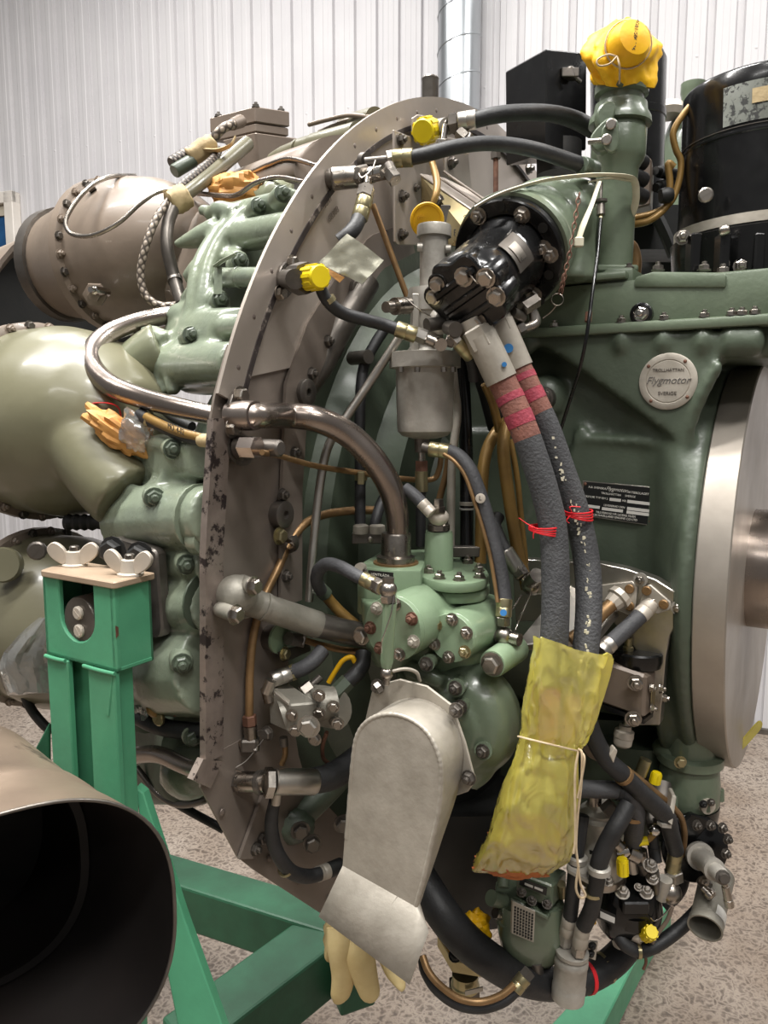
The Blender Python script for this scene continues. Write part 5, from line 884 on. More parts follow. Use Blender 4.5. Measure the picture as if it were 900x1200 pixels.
sleeve(hl, A(503, 526, .825), A(526, 529, .82), 9); cyl(hl, 'elbow', A(496, 524, .83), A(506, 527, .825), 6, 'steel_dark'); P = A(563, 584, .793); d = (EYE-P).normalized(); mk('marker_disc', lathe(P, d, [(0, .0052), (.0012, .0052), (.0014, .0046)], 18), MT['cast_white'], hl); text(hl, 'L', P+d*.0016, X_, Z_, .007, MT['dark_print'])
sleeve(hl, A(591, 702, .785), A(590, 723, .78), 9.5); P = A(590, 718, .77); mk('blue_spot', lathe(P, (EYE-P).normalized(), [(-.004, .0035), (.001, .0035)], 16), MT['blue_dot'], hl); nut(hl, A(590, 722, .78), A(590, 733, .78), 8.5); mk('banjo', sphere(A(591, 745, .78), .0095, (1, 1, 1), 16, 10), MT['steel'], hl, 60); cyl(hl, 'banjo_end', A(594, 746, .78), A(609, 750, .77), 7.5, 'steel'); cyl(hl, 'banjo_back', A(590, 745, .78), A(583, 745, .785), 8, 'steel_dark')
ht = hose('short grey hose with white cuff joining banjo on pump tower', [(474, 572, .83), (485, 580, .825), (497, 592, .82)], 7.5, 'rubber_grey'); sleeve(ht, A(494, 589, .82), A(506, 602, .815), 7.5, 'cast_white')
fu = T('pipe_union', 'alu sleeve union with banjo bolt between pump and thick hoses', 'fitting', A(615, 680, .84)); mk('sleeve', lp(A(592, 645, .85), A(607, 668, .845), [(0, 8.5), (.05, 9.5), (1, 9.5)], 18), MT['alu'], fu); nut(fu, A(606, 665, .845), A(613, 676, .84), 9.5); cyl(fu, 'neck', A(612, 676, .84), A(620, 684, .84), 4.5, 'chrome'); mk('banjo', sphere(A(624, 686, .84), .0125, (1, 1, .9), 18, 12), MT['steel'], fu, 60); cyl(fu, 'banjo_bolt', A(622, 682, .835), A(630, 674, .82), 9, 'steel'); mk('end_block', box(A(635, 688, .835), X_*.006, V((0, .006, 0)), Z_*.007), MT['alu'], fu, 0, .001)
hose('black hose bending up from alu sleeve union', [(594, 648, .85), (586, 632, .86), (580, 615, .87), (584, 605, .88)], 7.5)
pipe('pair of thin lock wires between banjo and pump, longer', [(623, 693, .83), (612, 718, .80), (602, 742, .775)], 1, 'chrome', 'lock_wire', 'wire'); pipe('shorter thin lock wire beside the longer one', [(611, 697, .83), (603, 710, .82), (594, 720, .81)], .9, 'chrome', 'lock_wire', 'wire')
# ================================================================ green fuel pump
fp = T('fuel_pump', 'light green cast fuel pump with two round bolted covers in the centre', 'pump', A(500, 780, .83))
def top(pts, z, d, nm, mat='green_pump', bev=.003, sm=0): P = [HZ(x, y, z) for x, y in pts]; P = smoothpoly(P, sm) if sm else P; return mk(nm, prism(P, Z_*-d), MT[mat], fp, 40, bev, 2)
zt = A(520, 670, .83).z; zl = A(455, 660, .83).z
top([(418, 662), (447, 645), (505, 643), (494, 668), (462, 668), (428, 665)], zl, .055, 'left_block'); cyl(fp, 'corner_plug', A(424, 665, .80), A(421, 666, .79), 6, 'alu_matt')
top([(481, 660), (487, 670), (500, 678), (522, 683), (550, 683), (568, 679), (573, 671), (566, 663), (548, 653), (520, 647), (494, 649)], zt, .011, 'top_cover', sm=3)
top([(482, 672), (488, 682), (501, 690), (523, 695), (551, 695), (569, 691), (574, 682), (567, 674), (548, 664), (520, 658), (494, 660)], zt-.013, .012, 'cover_flange', sm=3)
fuse('pump_body', [loft([sup(A(527, 696, .86), X_*.042, V((.0, .08, 0)), 3, 28), sup(A(525, 730, .86), X_*.047, V((0, .08, 0)), 3, 28), sup(A(522, 770, .86), X_*.045, V((0, .075, 0)), 3, 28), sup(A(520, 800, .86), X_*.035, V((0, .035, 0)), 2.5, 28)]), loft([sup(A(458, 692, .845), X_*.034, V((0, .06, 0)), 4, 24), sup(A(462, 745, .84), X_*.034, V((0, .05, 0)), 4, 24), sup(A(465, 775, .84), X_*.026, V((0, .03, 0)), 3, 24)]), lathe(A(460, 737, .742)-L*.09, L, [(0, .033), (.082, .0325)], 36), lathe(A(528, 748, .752)-L*.09, L, [(0, .03), (.05, .026), (.083, .0248)], 36), tube([A(540, 775, .84), A(577, 775, .80), A(584, 772, .80)], [14, 15, 13], 14), tube([A(572, 700, .84), A(578, 730, .83), A(572, 770, .83)], [8, 12, 9], 12), tube([A(494, 700, .80), A(497, 720, .79), A(494, 760, .80)], [10, 14, 10], 12)], 'green_pump', fp, .0028, 5)
def cover(px, py, Y, r, n, ph, dep, names):
    P = A(px, py, Y); mk('cover_barrel', lathe(P-L*.016, L, [(0, r), (.0085, r), (.009, r*.985), (.01, r*.985)], 44), MT['green_pump'], fp, 30)
    rc_ = mk('round_cover', lathe(P-L*.006, L, [(0, r), (.0055, r), (.006, r*.985)], 48), MT['green_pump'], fp, 30)
    for i in range(n):
        a = ph+2*math.pi*i/n; bolt(rc_, P+(F*math.cos(a)+Z_*math.sin(a))*r*.8, L, .0055, 'nut', MT[names[i % len(names)]])
cover(460, 737, .742, .0325, 7, .55, .075, ['rust', 'steel', 'alu_matt', 'rust']); cover(528, 748, .752, .0248, 6, .44, .07, ['steel', 'steel', 'brass'])
mk('tower', lathe(A(514, 672, .845), Z_, [(-.012, .03), (.0, .03), (.003, .0165), (.045, .0155), (.046, .0148), (.048, .0148)], 30), MT['green_pump'], fp); mk('tower_nut', lathe(A(514, 621, .845), Z_, [(0, .0125), (.006, .0125), (.007, .0105), (.011, .0105)], 16), MT['steel'], fp); mk('banjo_ring', sphere(A(514, 606, .83), .0105, (1.1, 1, .9), 16, 10), MT['cast_white'], fp, 60); mk('banjo_bolt', lathe(A(514, 600, .825), Z_, [(0, .008), (.006, .008), (.0065, .006), (.014, .0055)], 6), MT['steel'], fp, 25)
for x, y in ((502, 671), (515, 678), (538, 680), (562, 677), (548, 660), (561, 669), (491, 656), (491, 652), (534, 652)): bolt(fp, HZ(x, y, zt), Z_, .0055, 'nut', MT['steel'])
lg = A(577, 778, .75); mk('lug', lathe(lg-L*.06, L, [(0, .0155), (.055, .0145), (.06, .0135)], 24), MT['green_pump'], fp); bolt(fp, lg, L, .0095, 'hex', MT['steel'])
pn = [A(432, 668, .766), A(461, 671, .762), A(461, 684, .762), A(432, 681, .766)]; dpl = mk('data_plate', prism(pn, L*.001), MT['nameplate'], fp, 0); text(dpl, 'VENTILÅDA', (pn[0]+pn[1]+pn[2]+pn[3])/4+L*.0015+Z_*.002, pn[1]-pn[0], pn[0]-pn[3], .0036, MT['white_print']); text(dpl, 'NR', (pn[0]+pn[1]+pn[2]+pn[3])/4+L*.0015-Z_*.003, pn[1]-pn[0], pn[0]-pn[3], .003, MT['white_print']); bolt(fp, A(428, 669, .766), L, .003, 'rivet')
bolt(fp, A(424, 745, .765), L, .0075, 'hex', MT['steel'])
vt = T('riser_tube', 'green vertical tube with steel tee ends in front of left pump cover', 'pipe', A(453, 800, .705)); mk('tube_wall', lp(A(457, 706, .705), A(453, 782, .71), [(0, 8), (.9, 8), (.95, 7), (1, 6)], 18), MT['green_pump'], vt); nut(vt, A(455, 697, .705), A(456, 706, .705), 10); mk('tee_ball', sphere(A(455, 691, .705), .0085, (1, 1, 1), 16, 10), MT['steel'], vt, 60); cyl(vt, 'tee_cap', A(455, 686, .705), A(455, 677, .705), 7, 'steel'); mk('lower_ball', sphere(A(453, 789, .71), .0065, (1, 1, 1), 14, 9), MT['steel'], vt, 60); cyl(vt, 'lower_neck', A(453, 780, .71), A(453, 786, .71), 5, 'steel'); cyl(vt, 'lower_plug', A(453, 794, .71), A(452, 802, .71), 4.5, 'steel'); nut(vt, A(446, 804, .705), A(440, 808, .703), 7, 'steel_dark')
mk('lock_wire', tube([A(462, 695, .70), A(458, 720, .695), A(448, 750, .695), A(447, 765, .70)], .7, 5), MT['chrome'], vt, 60); mk('thin_line', tube([A(458, 787, .71), A(475, 784, .715), A(488, 788, .72), A(492, 798, .725)], 2.2, 8), MT['alu_matt'], vt, 60)
# impeller housing below
ih = T('impeller_housing', 'dark green rounded impeller housing behind bare aluminium chute', 'housing', A(530, 920, .80)); P = A(528, 850, .775)
fuse('volute', [lathe(P-L*.06, L, [(0, .04), (.01, .06), (.03, .066), (.05, .061), (.062, .05), (.066, .035), (.07, .034), (.072, 0)], 48), loft([sup(A(520, 780, .83), X_*.055, V((0, .04, 0)), 3), sup(A(524, 830, .83), X_*.055, V((0, .04, 0)), 2.5)]), tube([A(545, 795, .79), A(570, 822, .775), A(578, 860, .77), A(568, 900, .775), A(552, 920, .78)], [9, 13, 15, 13, 9], 12), tube([A(520, 800, .79), A(528, 830, .765), A(545, 850, .76)], [10, 10, 8], 10), tube([A(575, 862, .79), A(560, 880, .755)], [12, 11], 10), tube([A(480, 785, .80), A(500, 790, .78), A(520, 800, .775)], [12, 12, 10], 10)], 'green', ih, .003, 6)
for x, y, r in ((534, 806, 10), (540, 828, 8), (566, 880, 10), (500, 778, 9)): cyl(ih, 'boss', A(x+10, y-10, .80), A(x, y, .745), r, 'green'); bolt(ih, A(x, y, .744), L, .006, 'nut', MT['steel_dark'])
# ================================================================ aluminium chute with gloves
Lc = (A(460, 950, .68)-C0).dot(L)
chu = T('chute_cover', 'bare aluminium chute cover with welded arch edge and flared mouth', 'cover', A(450, 1100, .68))
fo = [(404, 1015), (409, 950), (414, 890), (419, 862), (430, 846), (447, 838), (467, 838), (488, 847), (504, 863), (514, 886), (517, 910), (514, 950), (505, 990), (496, 1030), (487, 1062)]
FO = [SL(x, y, Lc) for x, y in fo]; FO, _ = catmull(FO, [1]*len(FO), 4); DB = .042
lipL, lipR = SL(375, 1075, Lc+.034), SL(480, 1154, Lc+.036)
vs = []; fs = []; n = len(FO)
dbs = [DB-.036*min(1, max(0, (A(0, 890, .68).z-p.z)/.12)) for p in FO]
vs = FO+[p-L*q_ for p, q_ in zip(FO, dbs)]+[lipL, lipR, lipL-L*.065-Z_*.002, lipR-L*.03+Z_*.034+F*.003]
fs = [list(range(n))]+[[i, i+1, n+i+1, n+i] for i in range(n-1)]+[[0, n-1, 2*n+1, 2*n], [n-1, 2*n-1, 2*n+3, 2*n+1], [n, 0, 2*n, 2*n+2]]
ch_ = mk('chute_shell', (vs, fs, None), MT['alu_matt'], chu, 20)
sm_ = ch_.modifiers.new('t', 'SOLIDIFY'); sm_.thickness = .0022; sm_.offset = 1
bead = catmull(FO[2:], [1]*(n-2), 3)[0]; mk('weld_bead', tube(bead, [3.0+.22*math.sin(i*1.7) for i in range(len(bead))], 8, 1), MT['alu_matt'], chu, 60)
mk('lip_crease', tube([SL(466, 1050, Lc+.001), SL(444, 1082, Lc+.018), SL(425, 1112, Lc+.0352)], 1.1, 6), MT['alu_matt'], chu, 60)
fl2 = [(428, 842), (437, 804), (468, 796), (500, 804), (530, 827), (545, 870), (557, 916), (548, 928), (525, 936), (430, 940)]
mk('mount_plate', prism([SL(x, y, Lc-DB) for x, y in fl2], -L*.003), MT['alu_matt'], chu, 20, .0008)
for x, y in ((443, 804), (535, 832), (550, 911)): bolt(chu, SL(x, y, Lc-DB+.001), L, .006, 'nut', MT['steel_dark'])
def finger(lbl, pts, rs, mat='glove'): return mk(lbl, tube(pts, rs, 14, 6, True, (1, .6)), MT[mat], gv, 60)
gv = T('work_glove', 'pale yellow cotton work glove hanging out of the aluminium chute', 'glove', A(412, 1170, 0.715))
finger('glove_finger', [A(398, 1085, 0.725), A(400, 1110, 0.717), A(403, 1140, 0.715), A(399, 1165, 0.715), A(396, 1174, 0.717)], [16, 17, 15, 12, 6]); finger('glove_finger', [A(420, 1095, 0.725), A(422, 1120, 0.715), A(428, 1145, 0.713), A(434, 1165, 0.713), A(436, 1172, 0.715)], [18, 18, 15, 12, 6]); finger('glove_finger', [A(392, 1080, 0.735), A(387, 1100, 0.730), A(384, 1118, 0.728), A(386, 1124, 0.730)], [9, 9, 7, 4]); mk('glove_palm', crumple(A(408, 1095, 0.735), .026, .018, .03, .12, 2.2, 24, 16, 4), MT['glove'], gv, 60)
gv = T('work_glove', 'fingertip of second work glove poking from right corner of chute mouth', 'glove', A(462, 1155, 0.745)); finger('glove_finger', [A(450, 1120, 0.765), A(460, 1140, 0.755), A(470, 1154, 0.745), A(473, 1158, 0.745)], [9, 9, 7, 4])
# ================================================================ thick hoses into yellow bag
def thick(label, pts, cuts, r0):
    P, R = catmull([A(*p) for p in pts], [r0]*len(pts), 8); o = T('thick_hose', label, 'hose', P[0], 'thick hoses into the yellow bag'); N_ = len(P)-1; prev = 0
    for f_, mt, nm, rr in cuts:
        e_ = int(f_*N_); sg = P[prev:e_+1]; mk(nm, tube(sg, rr, 20, 1), MT[mt], o, 60); prev = e_
    return o, P
t1, TP = thick('thick grey braided hose with reddish bands, left of pair entering yellow bag', [(563, 394, .80), (573, 414, .80), (590, 450, .80), (606, 484, .795), (622, 525, .79), (638, 575, .785), (648, 620, .78), (651, 680, .77), (650, 740, .76), (645, 800, .755)], [(.22, 'alu_matt', 'end_sleeve', 19), (.27, 'hose_brown', 'brown_tape', 16.5), (.30, 'hose_red', 'red_band', 17), (.345, 'hose_brown', 'brown_tape', 16.5), (.38, 'hose_red', 'red_band', 17), (.42, 'hose_brown', 'brown_tape', 16.5), (1, 'hose_thick', 'rubber_tube', 16.5)], 17)
t2, TP2 = thick('thick dark hose with red bands and flaking print, right of pair entering yellow bag', [(584, 378, .83), (594, 400, .83), (608, 432, .83), (622, 462, .825), (640, 500, .82), (658, 550, .815), (675, 600, .81), (687, 655, .80), (690, 710, .78), (685, 770, .76), (675, 810, .755)], [(.20, 'alu_matt', 'end_sleeve', 17.5), (.225, 'hose_brown', 'brown_tape', 15.5), (.26, 'hose_red', 'red_band', 16), (.29, 'hose_brown', 'brown_tape', 15.5), (.33, 'hose_red', 'red_band', 16), (.37, 'hose_brown', 'brown_tape', 15.5), (1, 'hose_thick', 'rubber_tube', 15.5)], 16)
nut(t1, A(556, 384, .80), A(569, 408, .80), 20, 'alu_matt'); cyl(t1, 'coupling', A(552, 374, .80), A(558, 388, .80), 15, 'alu_matt'); nut(t2, A(578, 368, .83), A(589, 392, .83), 18.5, 'alu_matt'); cyl(t2, 'coupling', A(574, 360, .83), A(581, 374, .83), 14, 'alu_matt')
for o_, (x, y, Y, r) in ((t2, (596, 408, .813, .0048)), (t1, (591, 427, .782, .0025))): P = A(x, y, Y); mk('blue_spot', lathe(P, (EYE-P).normalized(), [(-.006, r), (.0008, r)], 18), MT['blue_dot'], o_)
for k_ in range(64):
    i = 34+random.randrange(44); tt = random.random()
    if i < len(TP2)-1 and noise.noise(V((i*.7, 3, 1))) > -.25:
        c_ = TP2[i]*(1-tt)+TP2[i+1]*tt; d_ = (EYE-c_).normalized(); mk('flaked_print', box(c_+d_*.0139+X_*random.uniform(-.003, .003), X_*random.uniform(.0004, .0014), V((0, .0006, 0)), Z_*random.uniform(.0006, .0022)+X_*random.uniform(-.0006, .0006)), MT['tie'], t2, 0)
def redtie(label, c, Y, w, tails):
    o = T('wire_tie', label, 'tie', A(c[0], c[1], Y)); P = A(*c, Y)
    for q in range(4): mk('tie_loop', tube([A(c[0]+w*math.cos(a), c[1]+(2.2*q-3)+(5+q)*math.sin(a+q*.3)*.6, Y-.014*math.sin(a+.2)) for a in [2*math.pi*i/16 for i in range(17)]], 1.1, 6, 1), MT['red'], o, 60)
    for t_ in tails: mk('tie_end', tube([A(x, y, Y-.02) for x, y in t_], [1.6, 1.4, 1.1], 6, 5, True, (1, .5)), MT['red'], o, 60)
redtie('red twist tie round left thick hose with long loose end', (638, 620), .777, 18, [((630, 620), (618, 614), (608, 607)), ((628, 621), (625, 626), (625, 631))]); redtie('red twist tie knotted round right thick hose', (678, 602), .80, 16.5, [((668, 604), (664, 610), (667, 613)), ((670, 600), (668, 594), (680, 594))])
# yellow bag
secs = [(625, 745, 719, 772, .030), (621, 775, 712, 792, .032), (616, 806, 706, 815, .030), (612, 835, 700, 842, .024), (611, 858, 688, 868, .018), (609, 864, 678, 882, .015), (604, 880, 678, 892, .018), (592, 915, 678, 922, .028), (578, 955, 676, 960, .034), (566, 985, 673, 990, .034), (556, 1008, 668, 1008, .026), (553, 1020, 640, 1026, .012)]
bl = []; NB = 120
dense = []
for a_, b_ in zip(secs, secs[1:]):
    for t_ in (0, .14, .28, .43, .57, .71, .86): dense.append(tuple(a_[i]+(b_[i]-a_[i])*t_ for i in range(5)))
dense.append(secs[-1])
for k_, (xl, yl, xr, yr, th) in enumerate(dense):
    lo_ = []
    for j in range(NB):
        a = 2*math.pi*j/NB; q = .5+.5*math.copysign(abs(math.cos(a))**.8, math.cos(a)); x = xl+(xr-xl)*q; y = yl+(yr-yl)*q; p = A(x, y, .735+th*math.sin(a)*.9)
        nv = V((p.x*20+p.z*8, p.z*8-p.x*7, math.sin(a)*1.2)); tie = math.exp(-((k_-35)/9)**2)
        f_ = (noise.noise(nv)*.8-.9*(1-abs(noise.noise(nv*1.7+V((3, 1, 0)))))**6+.7*(1-abs(noise.noise(nv*3.1)))**8)*.0048*min(1, th/.02)+tie*.0022*math.sin(11*a)
        lo_.append(p+V((.2*f_*math.cos(a*3), f_, .25*f_)))
    bl.append(lo_)
bgd = loft(bl, False); bgd[1].append([(len(bl)-1)*NB+j for j in range(NB)])
yb = T('yellow_bag', 'translucent yellow plastic bag tied over ends of two thick hoses', 'bag', A(620, 1025, .735)); mk('bag_film', bgd, MT['film_yellow'], yb, 80)
mk('bag_flap', prism(smoothpoly([A(708, 768, .722), A(719, 776, .72), A(702, 835, .725), A(690, 862, .73), A(692, 835, .724), A(700, 800, .72)], 3), V((0, .004, 0))), MT['film_yellow'], yb, 30)
M('rag', '#b46a35', '#94502c', .8, bump=.2)
t = T('rag', 'reddish orange rag bundled inside bottom of yellow bag', 'rag', A(620, 1020, .74)); mk('rag_cloth', sphere(A(618, 985, .74), .035, (1.2, .45, .8), 32, 20, .15, 2, 9), MT['rag'], t, 40); mk('rag_hem', sphere(A(600, 1016, .735), .016, (2.6, .8, .6), 32, 16, .25, 1.6, 5, Matrix.Rotation(.08, 3, 'Y')), MT['rag'], t, 40); 
e1_ = T('hose_end', 'red wrapped hose ends hidden inside upper yellow bag', 'hose end', A(655, 880, .745)); cyl(e1_, 'red_wrap', A(645, 800, .755), A(640, 870, .74), 13, 'hose_red'); cyl(e1_, 'red_wrap', A(676, 808, .755), A(660, 870, .74), 12, 'hose_brown')
sg_ = T('string', 'tan string tied round neck of yellow bag with long hanging tail', 'string', A(678, 880, .71)); mk('string_loop', tube([A(644+37*math.cos(a)*1.0, 872+9*math.cos(a), .735-.026*math.sin(a)) for a in [2*math.pi*i/30 for i in range(31)]], 1.2, 6, 1), MT['string'], sg_, 60)
mk('string_tail', tube([A(678, 878, .71), A(682, 884, .705), A(681, 920, .705), A(677, 955, .705), A(675, 990, .705), A(677, 1010, .705), A(680, 1035, .705), A(686, 1049, .705), A(680, 1052, .705), A(675, 1040, .705), A(678, 1015, .705)], 1.5, 8), MT['string'], sg_, 60); mk('string_tail', tube([A(678, 880, .71), A(674, 905, .706), A(674, 950, .704), A(674, 985, .704), A(672, 1000, .704)], 1.5, 8), MT['string'], sg_, 60); mk('string_bow', tube([A(679, 879, .71), A(685, 888, .703), A(682, 910, .703), A(677, 935, .704)], 1.3, 8), MT['string'], sg_, 60)
# ================================================================ accessories at lower right
br = T('mount_bracket', 'brushed aluminium bracket plate bolted to casing flank at right', 'bracket', SL(760, 760, .24))
def fpl(pts, l, th, nm, mat, par=br, bev=.001): return mk(nm, prism([SL(x, y, l) for x, y in pts], -L*th), MT[mat], par, 30, bev)
fpl([(600, 655), (703, 660), (735, 667), (768, 679), (795, 696), (804, 706), (803, 716), (795, 727), (785, 745), (780, 770), (773, 850), (748, 850), (744, 760), (718, 728), (604, 728)], .268, .02, 'bracket_plate', 'alu')
fpl([(700, 686), (741, 681), (747, 688), (744, 714), (737, 722), (716, 712), (700, 700)], .273, .004, 'rhombus_plate', 'alu_matt'); fpl([(755, 688), (762, 685), (786, 706), (785, 715), (770, 720), (748, 710)], .273, .004, 'rhombus_plate', 'alu_matt')
for x, y in ((751, 679), (795, 712)): P = SL(x, y, .2685); mk('washer', lathe(P, L, [(0, .008), (.003, .008)], 18), MT['alu_cast'], br); bolt(br, P+L*.002, L, .0052, 'nut', MT['steel'])
for x, y in ((738, 690), (738, 710), (758, 692), (778, 708)): bolt(br, SL(x, y, .2735), L, .0055, 'screw', MT['copper'])
hs_ = T('hose', 'short grey hose with white cuffs plugged into aluminium bracket', 'hose', A(735, 735, .84)); mk('rubber_tube', tube([A(754, 718, .845), A(735, 736, .835), A(712, 757, .825)], 9.5, 18), MT['rubber_grey'], hs_, 60); sleeve(hs_, A(764, 707, .85), A(750, 722, .843), 10, 'cast_white'); nut(hs_, A(770, 701, .855), A(762, 709, .85), 11, 'alu'); sleeve(hs_, A(716, 753, .826), A(704, 764, .82), 10.5, 'alu')
cp = T('copper_line', 'copper stub pipe with pale nut plugged into aluminium bracket', 'pipe', A(700, 725, .84)); mk('pipe_tube', tube([A(722, 704, .845), A(706, 718, .84), A(690, 735, .835), A(668, 750, .83)], 8, 14), MT['copper'], cp, 60); mk('pale_nut', lp(A(729, 697, .85), A(716, 709, .845), [(0, 14), (.4, 15), (.5, 12), (1, 10)], 10), MT['cast_white'], cp, 30)
ps = T('support_strut', 'flat aluminium strut slanting up behind left thick hose', 'strut', A(630, 720, .87)); mk('strut_bar', prism([A(603, 756, .83), A(606, 764, .83), A(668, 694, .90), A(660, 686, .90)], V((.3, .02, .02))*.3), MT['alu'], ps, 0, .001)
# relay box with black cap
rx = T('relay_unit', 'brownish metal box unit with black round cap under aluminium bracket', 'unit', A(735, 840, .84)); c0 = A(757, 792, .825); dl = A(698, 772, .85)-c0; dr2 = A(775, 780, .86)-c0; dd = Z_*-.05
mk('unit_case', prism([c0, c0+dl, c0+dl+dr2, c0+dr2], dd), MT['box_brown'], rx, 0, .003); mk('unit_base', prism([c0+dd*1.02+p for p in (V((0, 0, 0)), dl, dl+dr2, dr2)], dd*.1), MT['black'], rx, 0)
mk('round_cap', lathe(A(746, 778, .86), Z_, [(0, .028), (.008, .03), (.016, .03), (.018, .028), (.018, 0)], 32), MT['black'], rx); mk('cap_stud', lathe(A(736, 762, .855), Z_, [(0, .006), (.004, .006), (.005, .0045), (.014, .0045)], 12), MT['brass'], rx)
for x, y, r in ((741, 766, .004), (766, 764, .006), (727, 769, .004), (760, 754, .003)): bolt(rx, A(x, y, .86), Z_, r, 'nut', MT['brass'])
nf = -V((.25, 1, 0)).normalized()
for x, y in ((745, 800), (742, 842)): bolt(rx, A(x, y, .824), nf, .0075, 'nut', MT['steel'])
mk('side_plate', prism([A(763, 810, .835), A(774, 796, .86), A(773, 816, .86), A(762, 832, .835)], X_*.001), MT['brass'], rx, 0)
for x, y in ((762, 806), (773, 807), (777, 818), (763, 830)): bolt(rx, A(x, y, .832), F, .0045, 'nut', MT['steel'])
wt = T('cable_plug', 'white round ribbed connector plug wired under the relay unit', 'plug', A(730, 875, .85)); mk('plug_body', lp(A(733, 850, .85), A(729, 874, .85), [(0, 7), (.2, 7.5), (.25, 11), (.55, 11.5), (.58, 10.5), (.62, 11), (.9, 10.5), (1, 8)], 20), MT['cast_white'], wt); mk('plug_neck', lp(A(736, 842, .855), A(733, 852, .852), 5, 12), MT['steel'], wt)
# lower gearbox of casing
gb = T('drive_housing', 'green round drive housing with black lower half under the big disc', 'housing', A(806, 960, .9)); q0 = A(806, 936, .92); k = .92/900
mk('housing_barrel', lathe(q0, Z_, [(-.004, 35*k), (0, 37*k), (20*k, 37*k), (48*k, 34*k), (50*k, 39*k), (60*k, 39*k), (62*k, 30*k), (90*k, 30*k)], 44), MT['green'], gb, 40)
for a in range(6): d = X_*math.cos(a*1.05+.3)-V((0, 1, 0))*math.sin(a*1.05+.3); mk('housing_rib', loft([sup(q0+d*36*k+Z_*.004, X_*.006, V((0, .006, 0)), 2, 10), sup(q0+d*36*k+Z_*.018, X_*.005, V((0, .005, 0)), 2, 10)]), MT['green'], gb, 60)
mk('lower_case', lathe(q0-Z_*.045, Z_, [(0, 26*k), (.01, 34*k), (.035, 37*k), (.042, 37*k)], 36), MT['black'], gb); bolt(gb, A(797, 893, .88), -V((0, 1, 0)), .006, 'hex', MT['brass'])
mk('casing_foot', sphere(A(800, 878, .93), .035, (1.1, .8, .5), 20, 12), MT['green'], gb, 60)
bp_ = T('black_drive_plate', 'black plate with ring of bolts and grey splined shaft at lower right', 'drive plate', A(815, 1030, .87)); dx = (A(850, 1030, .80)-A(820, 1002, .87)).normalized()
P = A(814, 994, .875); mk('plate_disc', lathe(P-dx*.03, dx, [(0, .036), (.024, .0405), (.03, .0405), (.031, .039)], 40), MT['black'], bp_); mk('plate_arm', prism([P+X_*-.04+Z_*.01, P+Z_*.045-X_*.005, P+X_*.02+Z_*.035, P-X_*.02-Z_*.02], -dx*.02), MT['black'], bp_, 0, .002)
for x, y in ((816, 967), (832, 967), (846, 970), (852, 983), (850, 1000), (834, 1030)): bolt(bp_, A(x, y, .86), dx+X_*.3, .0052, 'nut', MT['steel_dark'])
mk('lug_disc', lathe(A(827, 943, .885), -V((-.2, 1, 0)), [(0, .0095), (.006, .0095)], 20), MT['cast_white'], bp_); bolt(bp_, A(824, 942, .876), -V((0, 1, 0)), .004, 'nut', MT['black_flat']); bolt(bp_, A(833, 940, .876), -V((0, 1, 0)), .004, 'nut', MT['steel_dark'])
q0, q1 = A(819, 1002, .865), A(851, 1030, .80); ln = (q1-q0).length; mk('shaft_flange', lathe(q0, dx, [(0, .0165), (.006, .0165), (.0065, .0135)], 28), MT['alu_cast'], bp_); mk('shaft', lathe(q0, dx, [(0, .0125), (ln*.6, .0115), (ln*.61, .0125), (ln*.7, .0125), (ln*.71, .009), (ln*.93, .009), (ln, .0085)], 24), MT['alu_cast'], bp_); mk('shaft_nut', lathe(q0+dx*ln*.85, dx, [(0, .0085), (.012, .0082), (.0125, .006), (.016, .0055)], 10), MT['steel_dark'], bp_, 25); mk('shaft_drop', lp(A(849, 1034, .80), A(855, 1062, .80), [(0, 3.5), (.15, 3.5), (.16, 4.5), (.7, 5), (.72, 5.5), (1, 5.5)], 10), MT['steel'], bp_)
pg = T('grease_valve', 'small steel valve with round knob under grey splined shaft', 'valve', A(830, 1052, .83)); cyl(pg, 'valve_body', A(822, 1030, .85), A(829, 1040, .84), 7, 'steel_dark'); mk('valve_knob', lp(A(824, 1040, .835), A(836, 1052, .825), [(0, 5), (.4, 5), (.45, 6.5), (.85, 6.5), (1, 4)], 14), MT['steel'], pg); bolt(pg, A(825, 1032, .838), -V((0, 1, 0)), .005, 'nut')
vp = T('vent_pipe', 'wide open grey pipe end with white label at lower right', 'pipe', A(826, 1095, .86)); q0, q1 = A(841, 1026, .88), A(826, 1088, .815); ln = (q1-q0).length; mk('pipe_wall', lathe(q0, q1-q0, [(0, .0195), (ln*.85, .018), (ln*.87, .0192), (ln, .0195), (ln, .0175), (ln*.3, .0165), (ln*.3, 0)], 32), MT['cast_grey'], vp); mk('pipe_label', cylpatch(q0, q1-q0, ln*.7, ln*.86, .0188, -V((-.2, 1, 0)), .75, 10), MT['label'], vp, 40)
h = hose('black hose swinging in a low loop from drive plate to fuel control', [(835, 1040, .87), (822, 1062, .865), (800, 1085, .855), (775, 1104, .845), (752, 1114, .84), (734, 1108, .84), (724, 1092, .85), (722, 1075, .87)], [8, 8, 8, 8, 8, 8, 8.5, 9]); ring(h, 'brass_band', A(748, 1114, .84), X_, 8, 4, 'brass')
